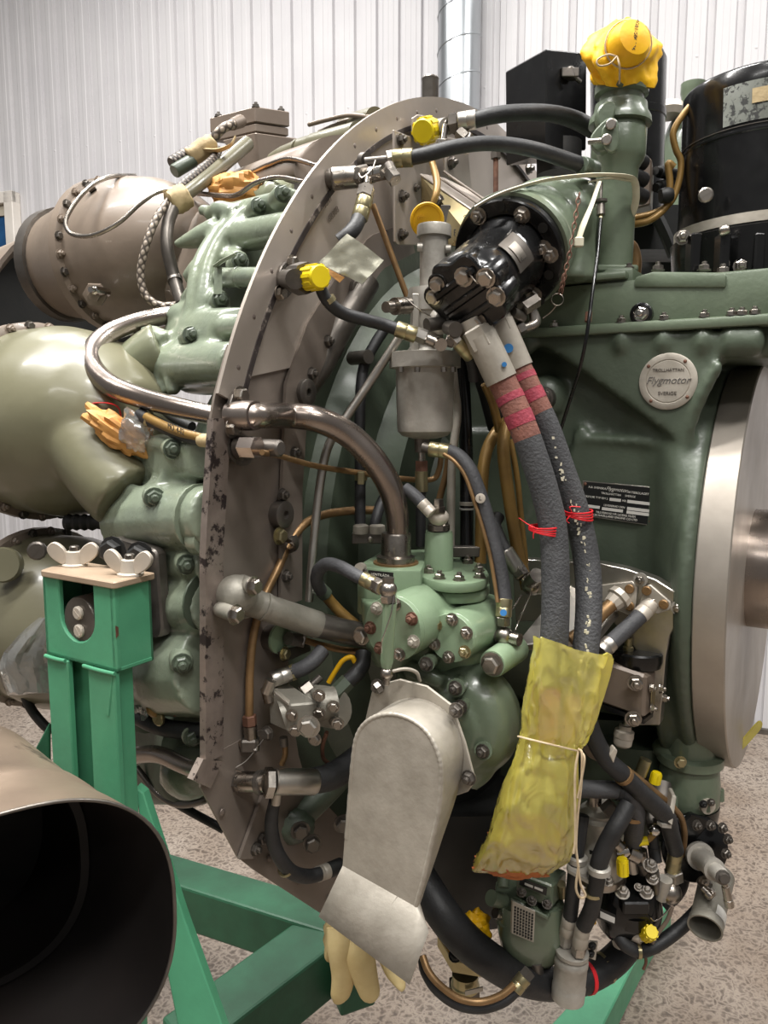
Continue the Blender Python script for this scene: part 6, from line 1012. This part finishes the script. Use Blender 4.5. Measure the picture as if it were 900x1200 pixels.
# fuel control unit
fcu = T('fuel_control', 'glossy black fuel control unit crowded with fittings at lower right', 'fuel control', A(735, 1090, .86))
mk('control_body', loft([sup(A(735, 1030, .875), X_*.035, V((0, .035, 0)), 3.5, 28), sup(A(735, 1055, .87), X_*.038, V((0, .038, 0)), 3.5, 28), sup(A(733, 1078, .875), X_*.036, V((0, .036, 0)), 3.5, 28), sup(A(733, 1086, .88), X_*.03, V((0, .03, 0)), 3.5, 28)]), MT['black'], fcu, 50); mk('front_block', box(A(742, 1058, .835), X_*.0155, V((0, .012, 0)), Z_*.008), MT['black'], fcu, 0, .002); mk('front_bowl', lathe(A(740, 1085, .85), Z_, [(0, .012), (.004, .019), (.016, .0205), (.02, .0205), (.021, .017)], 28), MT['black'], fcu)
q = [A(690, 1058, .84), A(721, 1072, .83), A(720, 1084, .83), A(690, 1071, .84)]; mk('data_plate', prism(q, V((0, -.0012, 0))), MT['nameplate'], fcu, 0); cq = (q[0]+q[1]+q[2]+q[3])/4; mk('blank_field', prism([cq+(p-cq)*.55+(q[1]-q[0])*.2-V((0, .0015, 0)) for p in q], V((0, -.0005, 0))), MT['label'], fcu, 0)
for x, y, r in ((729, 1046, .007), (757, 1046, .007), (748, 1040, .004), (764, 1030, .006), (762, 1015, .007), (712, 1032, .006)): bolt(fcu, A(x, y, .835), Z_-V((0, .6, 0)), r, 'nut', MT['steel'])
for i, (p0, p1, r, mt) in enumerate((((722, 1000, .84), (736, 996, .84), 8, 'chrome'), ((736, 998, .84), (748, 1004, .84), 9, 'steel'), ((752, 996, .85), (755, 1014, .85), 6, 'steel'), ((728, 994, .83), (722, 988, .83), 6, 'steel'), ((766, 992, .85), (768, 1008, .85), 7, 'rubber'), ((740, 1005, .845), (742, 1022, .845), 6, 'alu'), ((752, 1010, .85), (756, 1022, .85), 8, 'steel_dark'), ((720, 1020, .85), (720, 1034, .85), 9, 'steel_dark'), ((766, 1020, .84), (770, 1045, .845), 6, 'steel_dark'), ((780, 1030, .84), (775, 1052, .845), 8, 'alu_cast'))): cyl(fcu, 'pipe_fitting', p0, p1, r, mt)
pipe('slim black elbow hose beside yellow taped tube on fuel control', [(765, 975, .85), (766, 990, .85), (770, 1010, .845)], 6, 'rubber', 'hose', 'hose')
pt = T('taped_tube', 'amber tube with yellow tape sleeve curving above fuel control', 'pipe', A(745, 988, .84)); mk('pipe_tube', tube([A(728, 990, .845), A(745, 988, .84), A(758, 985, .84), A(768, 976, .84)], 3.6, 10), MT['gold_pipe'], pt, 60); cyl(pt, 'yellow_sleeve', A(739, 988, .84), A(759, 985, .838), 5, 'yellow')
o = T('ball_joint', 'shiny steel ball fitting right of yellow taped tube', 'fitting', A(767, 972, .84)); mk('ball', sphere(A(767, 972, .84), .0075, (1, 1, 1), 18, 12), MT['chrome'], o, 60); cyl(o, 'stem', A(762, 950, .86), A(766, 968, .845), 8, 'steel_dark')
cap('yellow plastic sleeve cap standing on fuel control front', A(730, 1025, .825), A(729, 1006, .825), 6.5, 8); cap('yellow ribbed plastic cap on lowest fitting of fuel control', A(757, 1096, .835), A(764, 1092, .82), 8, 10); cap('small yellow cap behind brown strip, nearest the green drive housing', A(767, 918, .88), A(770, 905, .88), 6, 6); tag(mk('yellow_tab', box(A(694, 1078, .845), X_*.004, V((0, .004, 0)), Z_*.004), MT['yellow_deep'], None, 0, .001), 'tiny yellow tab beside black data plate of fuel control', 'cap')
o = T('drain_fitting', 'pale elbow drain fitting under fuel control beside yellow cap', 'fitting', A(745, 1098, .84)); cyl(o, 'elbow', A(736, 1092, .85), A(752, 1098, .84), 8, 'cast_white'); cyl(o, 'neck', A(750, 1098, .84), A(757, 1096, .835), 6, 'alu'); cyl(o, 'bowl_plug', A(727, 1090, .86), A(730, 1105, .86), 12, 'alu_cast')
pipe('thin lock wire looping right of fuel control', [(762, 1075, .83), (768, 1079, .83), (780, 1070, .83), (786, 1062, .83)], .8, 'chrome', 'lock_wire', 'wire'); pipe('dangling cut strap hanging by yellow cap', [(788, 1062, .83), (782, 1078, .83), (770, 1095, .83), (764, 1105, .83)], 2.4, 'box_brown', 'strap', 'strap'); pipe('small rusty pin under low hose loop', [(756, 1118, .84), (757, 1128, .84), (754, 1136, .84)], 1.8, 'rust', 'pin', 'pin')
# alloy cylinder
ac = T('alloy_cylinder', 'grey alloy cylinder with black label between bag and fuel control', 'cylinder', A(702, 1030, .86)); mk('cylinder_body', lp(A(704, 1032, .86), A(702, 932, .86), [(0, 24), (.1, 27), (.45, 26), (.5, 24), (.72, 22), (.76, 24), (.8, 20), (.84, 22), (.88, 14), (1, 11)], 32), MT['alu_cast'], ac); mk('black_label', cylpatch(A(704, 1032, .86), A(702, 932, .86)-A(704, 1032, .86), .03, .052, .0258, V((-.35, -1, 0)), .4), MT['nameplate'], ac, 40); nut(ac, A(708, 952, .83), A(720, 942, .83), 9, 'steel_dark'); mk('clamp_band', lp(A(704, 1028, .86), A(704, 1020, .86), [(0, 27), (.1, 29), (.9, 29), (1, 27)], 28), MT['steel'], ac); cyl(ac, 'top_nut', A(697, 942, .84), A(697, 932, .84), 8, 'steel')
hA = hose('black hose slanting from behind bag to steel bracket at right', [(690, 845, .80), (697, 866, .80), (711, 890, .80), (728, 906, .80), (750, 928, .81), (770, 946, .82), (781, 958, .83), (786, 975, .84), (792, 997, .85)], [10, 11, 11, 11, 11, 11, 11, 10, 9.5]); ring(hA, 'tan_band', A(731, 909, .80), A(750, 928, .81)-A(728, 906, .80), 11.2, 5, 'copper', th=1.06)
sleeve(hA, A(792, 996, .85), A(788, 1022, .85), 8.5); nut(hA, A(789, 1020, .85), A(790, 1032, .85), 11, 'alu'); mk('ball_end', sphere(A(786, 1046, .845), .0125, (1, 1, 1.1), 18, 12), MT['steel'], hA, 60)
o = T('hose_bracket', 'pale steel bracket block clamping slanting black hose near bag', 'bracket', A(715, 892, .81)); mk('bracket_arm', prism([A(676, 870, .82), A(690, 872, .82), A(716, 886, .81), A(719, 896, .81), A(712, 900, .81), A(690, 888, .82)], V((0, .012, 0))), MT['box_brown'], o, 0, .002); mk('bracket_block', prism([A(714, 885, .79), A(720, 876, .79), A(724, 880, .79), A(719, 896, .79)], V((0, .01, 0))), MT['cast_white'], o, 0, .001)
o = T('hose_bracket', 'upright steel bracket plate at lower end of slanting black hose', 'bracket', A(788, 965, .825)); mk('bracket_plate', prism([A(788, 932, .83), A(793, 934, .83), A(788, 968, .815), A(783, 964, .815)], V((.003, .02, 0))), MT['alu_matt'], o, 0, .001); mk('bracket_foot', prism([A(770, 962, .82), A(786, 958, .83), A(787, 967, .82), A(776, 966, .815)], Z_*-.004), MT['alu_cast'], o, 0)
pipe('brown strip of hose running beside slanting black hose', [(735, 903, .83), (755, 918, .835), (775, 935, .84), (785, 942, .85)], 4.5, 'copper', 'hose', 'hose'); pipe('tan strip looping outside bracket plate at right', [(789, 946, .84), (798, 958, .85), (802, 975, .86), (801, 992, .87), (798, 1010, .88)], 3.6, 'copper', 'strip', 'strip')
pipe('dark hose behind brass sleeve at lower right', [(800, 990, .89), (803, 1010, .89), (800, 1035, .89), (792, 1050, .89), (778, 1062, .89)], 7, 'rubber', 'hose', 'hose')
cyl(gb, 'brass_stub', A(750, 908, .88), A(757, 890, .88), 7, 'brass'); cyl(gb, 'steel_case', A(770, 955, .9), A(775, 918, .92), 22, 'steel_dark')
hB = hose('grey hose running level from bag and bending down beside alloy cylinder', [(676, 924, .81), (700, 925, .81), (722, 926, .81), (738, 932, .815), (745, 948, .82), (744, 968, .83), (741, 990, .85)], 10.5, 'rubber_grey'); ring(hB, 'joint_band', A(726, 927, .81), X_-Z_*.2, 10.6, 6, 'rubber', th=1.06); ring(hB, 'tan_band', A(741, 958, .823), Z_, 10.6, 4, 'copper', th=1.08)
hC = hose('black hose crossing in front of alloy cylinder down to clamp block', [(737, 941, .80), (730, 955, .795), (720, 972, .79), (709, 992, .79), (702, 1012, .79), (698, 1040, .795), (693, 1065, .80), (684, 1085, .81)], [9.5, 10.5, 10.5, 10.5, 10.5, 9.5, 9.5, 9.5]); ring(hC, 'tan_band', A(695, 1047, .796), Z_, 9.6, 4, 'brass', th=1.06); sleeve(hC, A(684, 1083, .81), A(679, 1108, .815), 9, 'alu_matt'); nut(hC, A(679, 1106, .815), A(678, 1117, .82), 9, 'steel')
hD = hose('black hose dropping behind bag string to white sleeve', [(682, 955, .83), (678, 985, .825), (675, 1010, .82), (672, 1040, .82), (668, 1076, .825)], 8.5); sleeve(hD, A(668, 1074, .825), A(664, 1094, .83), 9, 'alu_matt'); nut(hD, A(664, 1093, .83), A(662, 1106, .835), 8.5, 'alu_cast')
o = T('clamp_block', 'grey alloy clamp block holding two black hoses under alloy cylinder', 'clamp', A(695, 1030, .80)); mk('block_body', prism([A(664, 1010, .82), A(680, 1004, .83), A(711, 1020, .80), A(710, 1032, .79), A(700, 1036, .785), A(664, 1016, .815)], Z_*-.008), MT['alu_cast'], o, 0, .002); mk('clamp_ring', lathe(A(702, 1020, .79), Z_, [(-.002, .0125), (.004, .0125), (.006, .0105)], 24), MT['alu_cast'], o); mk('clamp_ring', lathe(A(677, 1008, .82), Z_, [(-.002, .011), (.004, .011), (.006, .009)], 24), MT['alu_cast'], o)
cn = T('alloy_can', 'worn aluminium can fitting below two white hose sleeves', 'can', A(667, 1170, .83)); mk('can_body', lp(A(665, 1172, .83), A(671, 1112, .83), [(0, 15), (.05, 19), (.28, 19.5), (.3, 18.8), (.7, 18.8), (.72, 19.5), (.8, 19.5), (.86, 17), (.9, 19), (.96, 19), (1, 12)], 28), MT['alu_cast'], cn); mk('lock_wire', tube([A(680, 1105, .81), A(674, 1112, .81), A(682, 1118, .81)], .7, 5), MT['steel'], cn, 60)
th_ = hose('fat black hose sweeping under everything from chute to fuel control', [(476, 1000, .9), (498, 1038, .86), (520, 1072, .835), (545, 1102, .83), (575, 1126, .83), (610, 1146, .84), (650, 1153, .86), (690, 1145, .88), (720, 1125, .90), (742, 1100, .92)], [19, 20, 20.5, 20.5, 20, 19, 18, 17, 17, 16], 'rubber'); ring(th_, 'brass_band', A(708, 1134, .893), A(720, 1125, .90)-A(690, 1145, .88), 17, 4, 'brass', th=1.05); ring(th_, 'red_band', A(688, 1146, .879), A(690, 1145, .88)-A(650, 1153, .86), 17, 5, 'red', th=1.06)
o = T('clip_plate', 'small grey plate with two holes standing beside alloy can', 'plate', A(693, 1125, .86)); mk('plate_body', prism([A(687, 1103, .85), A(701, 1104, .855), A(698, 1126, .855), A(688, 1122, .85)], V((0, .003, 0))), MT['alu_matt'], o, 0, .0006); bolt(o, A(694, 1108, .846), -V((0, 1, 0)), .004, 'nut', MT['black_flat']); bolt(o, A(692, 1117, .846), -V((0, 1, 0)), .004, 'nut', MT['black_flat'])
sh = hose('slim tan and black hose looping lowest, with brass sleeve', [(494, 1120, .80), (499, 1138, .79), (512, 1158, .78), (535, 1175, .775), (562, 1180, .775), (588, 1173, .775), (604, 1160, .78), (615, 1150, .785)], [5, 7, 7.5, 7.5, 7.5, 7.5, 7.5, 7.5], 'rubber'); mk('tan_stripe', tube([A(495, 1120, .79), A(502, 1138, .78), (516, 1155, .773), (538, 1170, .77), (563, 1174, .77), (586, 1167, .77), (603, 1154, .773)], 4.4, 10), MT['copper'], sh, 60); sleeve(sh, A(603, 1160, .78), A(615, 1145, .785), 9); nut(sh, A(613, 1147, .785), A(621, 1138, .79), 8.5, 'steel_dark')
# green lower accessory with vent mesh
ga = T('governor_unit', 'green cast governor with small metal mesh plate below yellow bag', 'governor', A(620, 1125, .86))
mk('unit_body', loft([sup(A(620, 1048, .865), X_*.039, V((0, .035, 0)), 4, 28), sup(A(620, 1085, .86), X_*.039, V((0, .034, 0)), 4, 28), sup(A(621, 1112, .865), X_*.035, V((0, .03, 0)), 3, 28), sup(A(630, 1124, .875), X_*.018, V((0, .02, 0)), 2.2, 28)]), MT['green'], ga, 60); mk('upper_case', prism([A(605, 1022, .84), A(648, 1038, .825), A(664, 1020, .87), A(625, 1008, .88)], Z_*-.028), MT['green'], ga, 30, .002); mk('case_flange', prism([A(598, 1052, .835), A(642, 1074, .82), A(660, 1050, .87), (620, 1040, .88)], Z_*-.005), MT['green'], ga, 30, .001)
q = [A(609, 1028, .834), A(641, 1040, .823), A(640, 1049, .823), A(608, 1036, .834)]; mk('data_plate', prism(q, V((0, -.0012, 0))), MT['nameplate'], ga, 0); cq = (q[0]+q[1]+q[2]+q[3])/4
for d_ in (-.16, .2): mk('blank_field', prism([cq+(p-cq)*.3+(q[1]-q[0])*d_-V((0, .0016, 0)) for p in q], V((0, -.0004, 0))), MT['label'], ga, 0)
q = [A(599, 1054, .822), A(626, 1066, .814), A(624, 1103, .814), A(598, 1092, .822)]; mk('mesh_plate', prism(q, V((.001, -.003, 0))), MT['alu_matt'], ga, 0, .0005)
M('mesh_hole', '#2e2c26', None, .8)
for i in range(7):
    for j in range(9): u_, v_ = (i+1)/8, (j+1.6)/10.6; p = (q[0]*(1-u_)+q[1]*u_)*(1-v_)+(q[3]*(1-u_)+q[2]*u_)*v_; mk('mesh_hole', box(p+V((.001, -.0032, 0)), X_*.0011, V((0, .0004, 0)), Z_*.0013), MT['mesh_hole'], ga, 0)
for x, y in ((611, 1046), (623, 1056), (641, 1060)): bolt(ga, A(x, y, .825), Z_-V((0, .5, 0)), .0048, 'nut', MT['steel_dark'])
for x, y, x2, y2, r, mt in ((590, 1040, 590, 1024, 7, 'green'), (590, 1026, 590, 1018, 5, 'steel'), (590, 1078, 605, 1082, 8, 'green'), (575, 1052, 590, 1056, 9, 'green'), (580, 1070, 596, 1074, 6, 'steel'), (658, 1036, 658, 1050, 5, 'brass'), (628, 1125, 630, 1150, 8, 'steel_dark')): cyl(ga, 'fitting', A(x, y, .84), A(x2, y2, .85), r, mt)
yr = T('cloth_wrap', 'small dark yellow cloth bundle tied over fitting beside green governor', 'cloth', A(555, 1090, .86)); mk('cloth_bundle', sphere(A(556, 1086, .86), .02, (1, .8, .95), 32, 20, .25, 2, 5), MT['yellow_deep'], yr, 40)
bf = T('drain_cock', 'large brass hexagon fitting with dark nut under fat black hose', 'fitting', A(542, 1160, .88)); mk('brass_hex', prism([A(512, 1095, .88), A(530, 1126, .86), A(565, 1132, .86), A(545, 1098, .89)], Z_*-.016), MT['brass'], bf, 20, .001); mk('brass_neck', lathe(A(545, 1158, .88), Z_, [(0, .016), (.002, .018), (.006, .018), (.008, .0165), (.02, .0165)], 28), MT['brass'], bf); mk('dark_nut', lathe(A(544, 1165, .885), Z_, [(0, .021), (.014, .021)], 6), MT['steel_dark'], bf, 20); mk('nut_tag', prism([A(545, 1162, .857), A(566, 1157, .862), A(566, 1162, .862), A(545, 1167, .857)], V((0, .002, 0))), MT['alu_matt'], bf, 0); bolt(bf, A(533, 1120, .845), Z_-V((0, 1, 0)), .006, 'hex', MT['black_flat'])
# dark ducting mass behind the accessories
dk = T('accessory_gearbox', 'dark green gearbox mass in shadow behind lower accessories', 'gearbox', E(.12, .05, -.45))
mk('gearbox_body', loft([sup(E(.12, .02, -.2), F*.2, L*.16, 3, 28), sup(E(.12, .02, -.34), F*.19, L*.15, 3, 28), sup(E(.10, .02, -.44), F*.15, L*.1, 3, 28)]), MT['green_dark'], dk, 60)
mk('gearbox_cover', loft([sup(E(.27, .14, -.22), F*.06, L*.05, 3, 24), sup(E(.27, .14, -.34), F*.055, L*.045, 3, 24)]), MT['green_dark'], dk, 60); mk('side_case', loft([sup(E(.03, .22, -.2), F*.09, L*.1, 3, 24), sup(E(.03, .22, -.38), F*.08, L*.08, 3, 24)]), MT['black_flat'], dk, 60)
mk('shade_fill', loft([sup(A(540, 930, .98), X_*.09, V((0, .06, 0)), 3, 24), sup(A(545, 1000, .98), X_*.085, V((0, .06, 0)), 3, 24), sup(A(552, 1062, 1.0), X_*.06, V((0, .05, 0)), 3, 24)]), MT['black_flat'], dk, 60)  # black body added to imitate the deep shade in the gap below the pump
# ================================================================ stand
sd = T('engine_stand', 'green painted steel stand post holding engine trunnion, with floor beams', 'stand', A(118, 1000, .76).xy.to_3d())
C_ = A(133, 689, .70); wv = -F*.108; dv = -L*.045; hv = Z_*-.082
def quad(name, pts, vec, mat='stand_green', bev=.0012): return mk(name, prism(pts, vec), MT[mat], sd, 25, bev)
# slotted front plate of the head: polygon with a U cut
cutp = []; cc_ = wv*.52; 
for i in range(13): a = math.pi*i/12; cutp.append(C_+cc_+F*.026*math.cos(a)+hv*.42-Z_*.0+Z_*(-.026*math.sin(a)))
front = [C_, C_+cc_+F*.026]+cutp+[C_+cc_-F*.026, C_+wv, C_+wv+hv, C_+hv]
quad('head_front', front, -L*.006); quad('head_side', [C_-F*.0005, C_+dv-F*.0005, C_+dv+hv-F*.0005, C_+hv-F*.0005], -F*.006); quad('head_side', [C_+wv, C_+wv+dv, C_+wv+dv+hv, C_+wv+hv], F*.006); quad('head_back', [C_+dv, C_+dv+wv, C_+dv+wv+hv, C_+dv+hv], L*.004, 'stand_dark'); quad('head_bottom', [C_+hv, C_+hv+wv, C_+hv+wv+dv, C_+hv+dv], Z_*.005)
quad('clamp_plate', [C_+F*.004+L*.004+wv*0, C_+wv*.96+L*.004, C_+wv*1.03+dv*.3, C_+wv*1.0+dv*1.05, C_+dv*1.05+F*.003, C_+F*.006], Z_*.0065, 'plate_tan', .001)
P = C_+cc_-Z_*.040-L*.003; mk('trunnion_pin', lathe(P-L*.05, L, [(0, .024), (.048, .024), (.05, .023)], 32), MT['steel_dark'], sd)
for dz in (.008, -.01): bolt(sd, P+Z_*dz, L, .0068, 'screw', MT['cast_white'])
def wing(P, ang):
    o = T('wing_nut', ['cream cast wing nut at left end of clamp plate', 'cream cast wing nut at right end of clamp plate'][len([q for q in bpy.data.objects if q.name.startswith('wing_nut')])], 'wing nut', P, 'wing nuts on the clamp plate'); d = F*math.cos(ang)+L*math.sin(ang)
    mk('nut_hub', lathe(P, Z_, [(0, .0125), (.002, .0125), (.003, .0095), (.015, .008), (.016, .006)], 20), MT['cast_white'], o)
    for s_ in (1, -1): b_ = P+Z_*.008+d*s_*.008; mk('wing', prism(smoothpoly([b_-Z_*.005, b_+d*s_*.007-Z_*.004, b_+d*s_*.016+Z_*.003, b_+d*s_*.0185+Z_*.011, b_+d*s_*.012+Z_*.017, b_+d*s_*.004+Z_*.0135, b_-d*s_*.001+Z_*.006], 4), d.cross(Z_)*.005), MT['cast_white'], o, 40, .001)
    mk('stud_end', lathe(P+Z_*.012, Z_, [(0, .005), (.008, .005), (.009, .004)], 12), MT['steel_dark'], o)
wing(C_+wv*.86+dv*.62+Z_*.0065, -.5); wing(C_+wv*.02+dv*.6+Z_*.0065+F*-.006, -.25)
B0 = C_+hv; zb = V((0, 0, 1)); bot = .012
def leg(name, a, w, vec, mat='stand_green', z1=bot): p0, p1 = a, a+w; quad(name, [p0, p1, p1-Z_*(p1.z-z1), p0-Z_*(p0.z-z1)], vec, mat)
leg('leg_flange', B0+wv*.97+L*.002, F*.033, -L*.007); leg('leg_flange', B0+wv*.38+L*.002, F*.039, -L*.007); leg('leg_web', B0+wv*.95+dv*.35, F*.09, -L*.006, 'stand_green'); leg('leg_side', B0+F*-.010+L*.001, -L*.028, -F*.007); leg('leg_side', B0+wv*.97+L*.001, -L*.025, F*.007)
quad('weld_gusset', [B0+F*-.004+L*.003, B0-F*.004-Z_*.004+L*.003, B0-Z_*.045-F*.012+L*.003, B0-Z_*.042-F*.017+L*.003], -L*.008)
mk('weld_bead', tube([B0+wv*.97+L*.003, B0+wv*.8+L*.004, B0+wv*.68+L*.003], 2.6, 8), MT['stand_green'], sd, 60); mk('weld_bead', tube([B0+wv*.42+L*.003, B0+wv*.2+L*.004, B0+L*.003], 2.6, 8), MT['stand_green'], sd, 60)
quad('brace_gusset', [A(40, 880, .76), A(57, 848, .76), A(58, 960, .76), A(40, 950, .76)], V((0, .006, 0)), 'stand_dark')
mk('paint_chip', prism([C_+F*.0003-Z_*.036, C_+F*.0003-Z_*.048, C_-L*.003+F*.0003-Z_*.046, C_-L*.003+F*.0003-Z_*.038], F*.0004), MT['rust'], sd, 0)
mk('foot_plate', box(B0.xy.to_3d()+wv*.5+dv*.5+Z_*.006, F*.11, L*.08, Z_*.006), MT['stand_green'], sd, 0, .002)
# slanting brace in front, floor beams
quad('front_brace', [A(158, 922, .74), A(168, 930, .74), A(176, 955, .735), A(215, 1075, .71), A(292, 1290, .67), A(225, 1290, .67), A(170, 1010, .72)], V((.2, .9, 0)).normalized()*.012, 'stand_green')
def beam(p0, p1, w, h, mat='stand_dark', nm='floor_beam'):
    d = (p1-p0).normalized(); s_ = Z_.cross(d).normalized(); c = (p0+p1)/2; mk(nm, box(c, d*((p1-p0).length/2), s_*w/2, Z_*h/2), MT[mat], sd, 0, .006, 2)
b1 = HZ(180, 1035, .35); b2 = HZ(395, 1103, .35); beam(b1+(b1-b2)*.3, b2+(b2-b1)*.05, .1, .11); b3 = HZ(250, 1215, .30); beam(b2, b3+(b3-b2)*.25, .12, .12)
beam(b2+(b2-b1)*.0, HZ(420, 1160, .32), .08, .10)
quad('rear_beam', [HZ(632, 1215, .1), HZ(722, 1118, .1), HZ(775, 1050, .1), HZ(788, 1052, .1), HZ(752, 1112, .1), HZ(700, 1215, .1)], Z_*-.09, 'stand_green', .003)
# trunnion bracket on the engine
tk = T('trunnion_bracket', 'dark brown trunnion plate with hex bolts behind green stand head', 'bracket', A(172, 740, .78)); mk('bracket_plate', prism(smoothpoly([A(128, 640, .80), (140, 632, .80), (178, 643, .765), (184, 655, .76), (186, 690, .758), (190, 735, .757), (186, 748, .757), (172, 746, .76), (130, 740, .80)], 2), -L*.014), MT['steel_dark'], tk, 30, .003)
for x, y in ((133, 645), (165, 651)): bolt(tk, A(x, y, .77), L+F*.3, .0115, 'hex', MT['black_flat'])
# ================================================================ exhaust pipe lying in front
jp = T('jet_pipe', 'large sooty tan exhaust pipe with open mouth facing viewer at lower left', 'exhaust pipe', A(10, 1112, .5)); AX = V((.55, -.83, .0)).normalized(); P = A(24, 1124, .5)
_, u_, w_ = frame(AX)
AX2 = V((.72, -.69, .0)).normalized()
def jl(t, r, e=2.5): return [P+AX2*t+v for v in sup(V((0, 0, 0)), u_*r, w_*r, e, 72)]
mk('outer_shell', loft([jl(-.22, .108), jl(-.10, .1055), jl(-.095, .108), jl(-.075, .1085), jl(-.07, .107), jl(-.03, .1105), jl(0, .112)], False), MT['pipe_exhaust'], jp, 30); mk('inner_liner', loft([jl(-.0, .110), jl(-.07, .104), jl(-.11, .101), jl(-.22, .098)], False), MT['soot'], jp, 50); mk('rolled_rim', tube([q_ for q_ in jl(0, .111)+[jl(0, .111)[0]]], 2.4, 8, 1), MT['steel_dark'], jp, 60); mk('inner_ring', loft([jl(-.12, .099), jl(-.12, .092), jl(-.125, .092), jl(-.125, .098)], False), MT['soot'], jp, 30); mk('rear_bulkhead', loft([jl(-.217, .107), jl(-.217, .001)], True), MT['soot'], jp, 30)
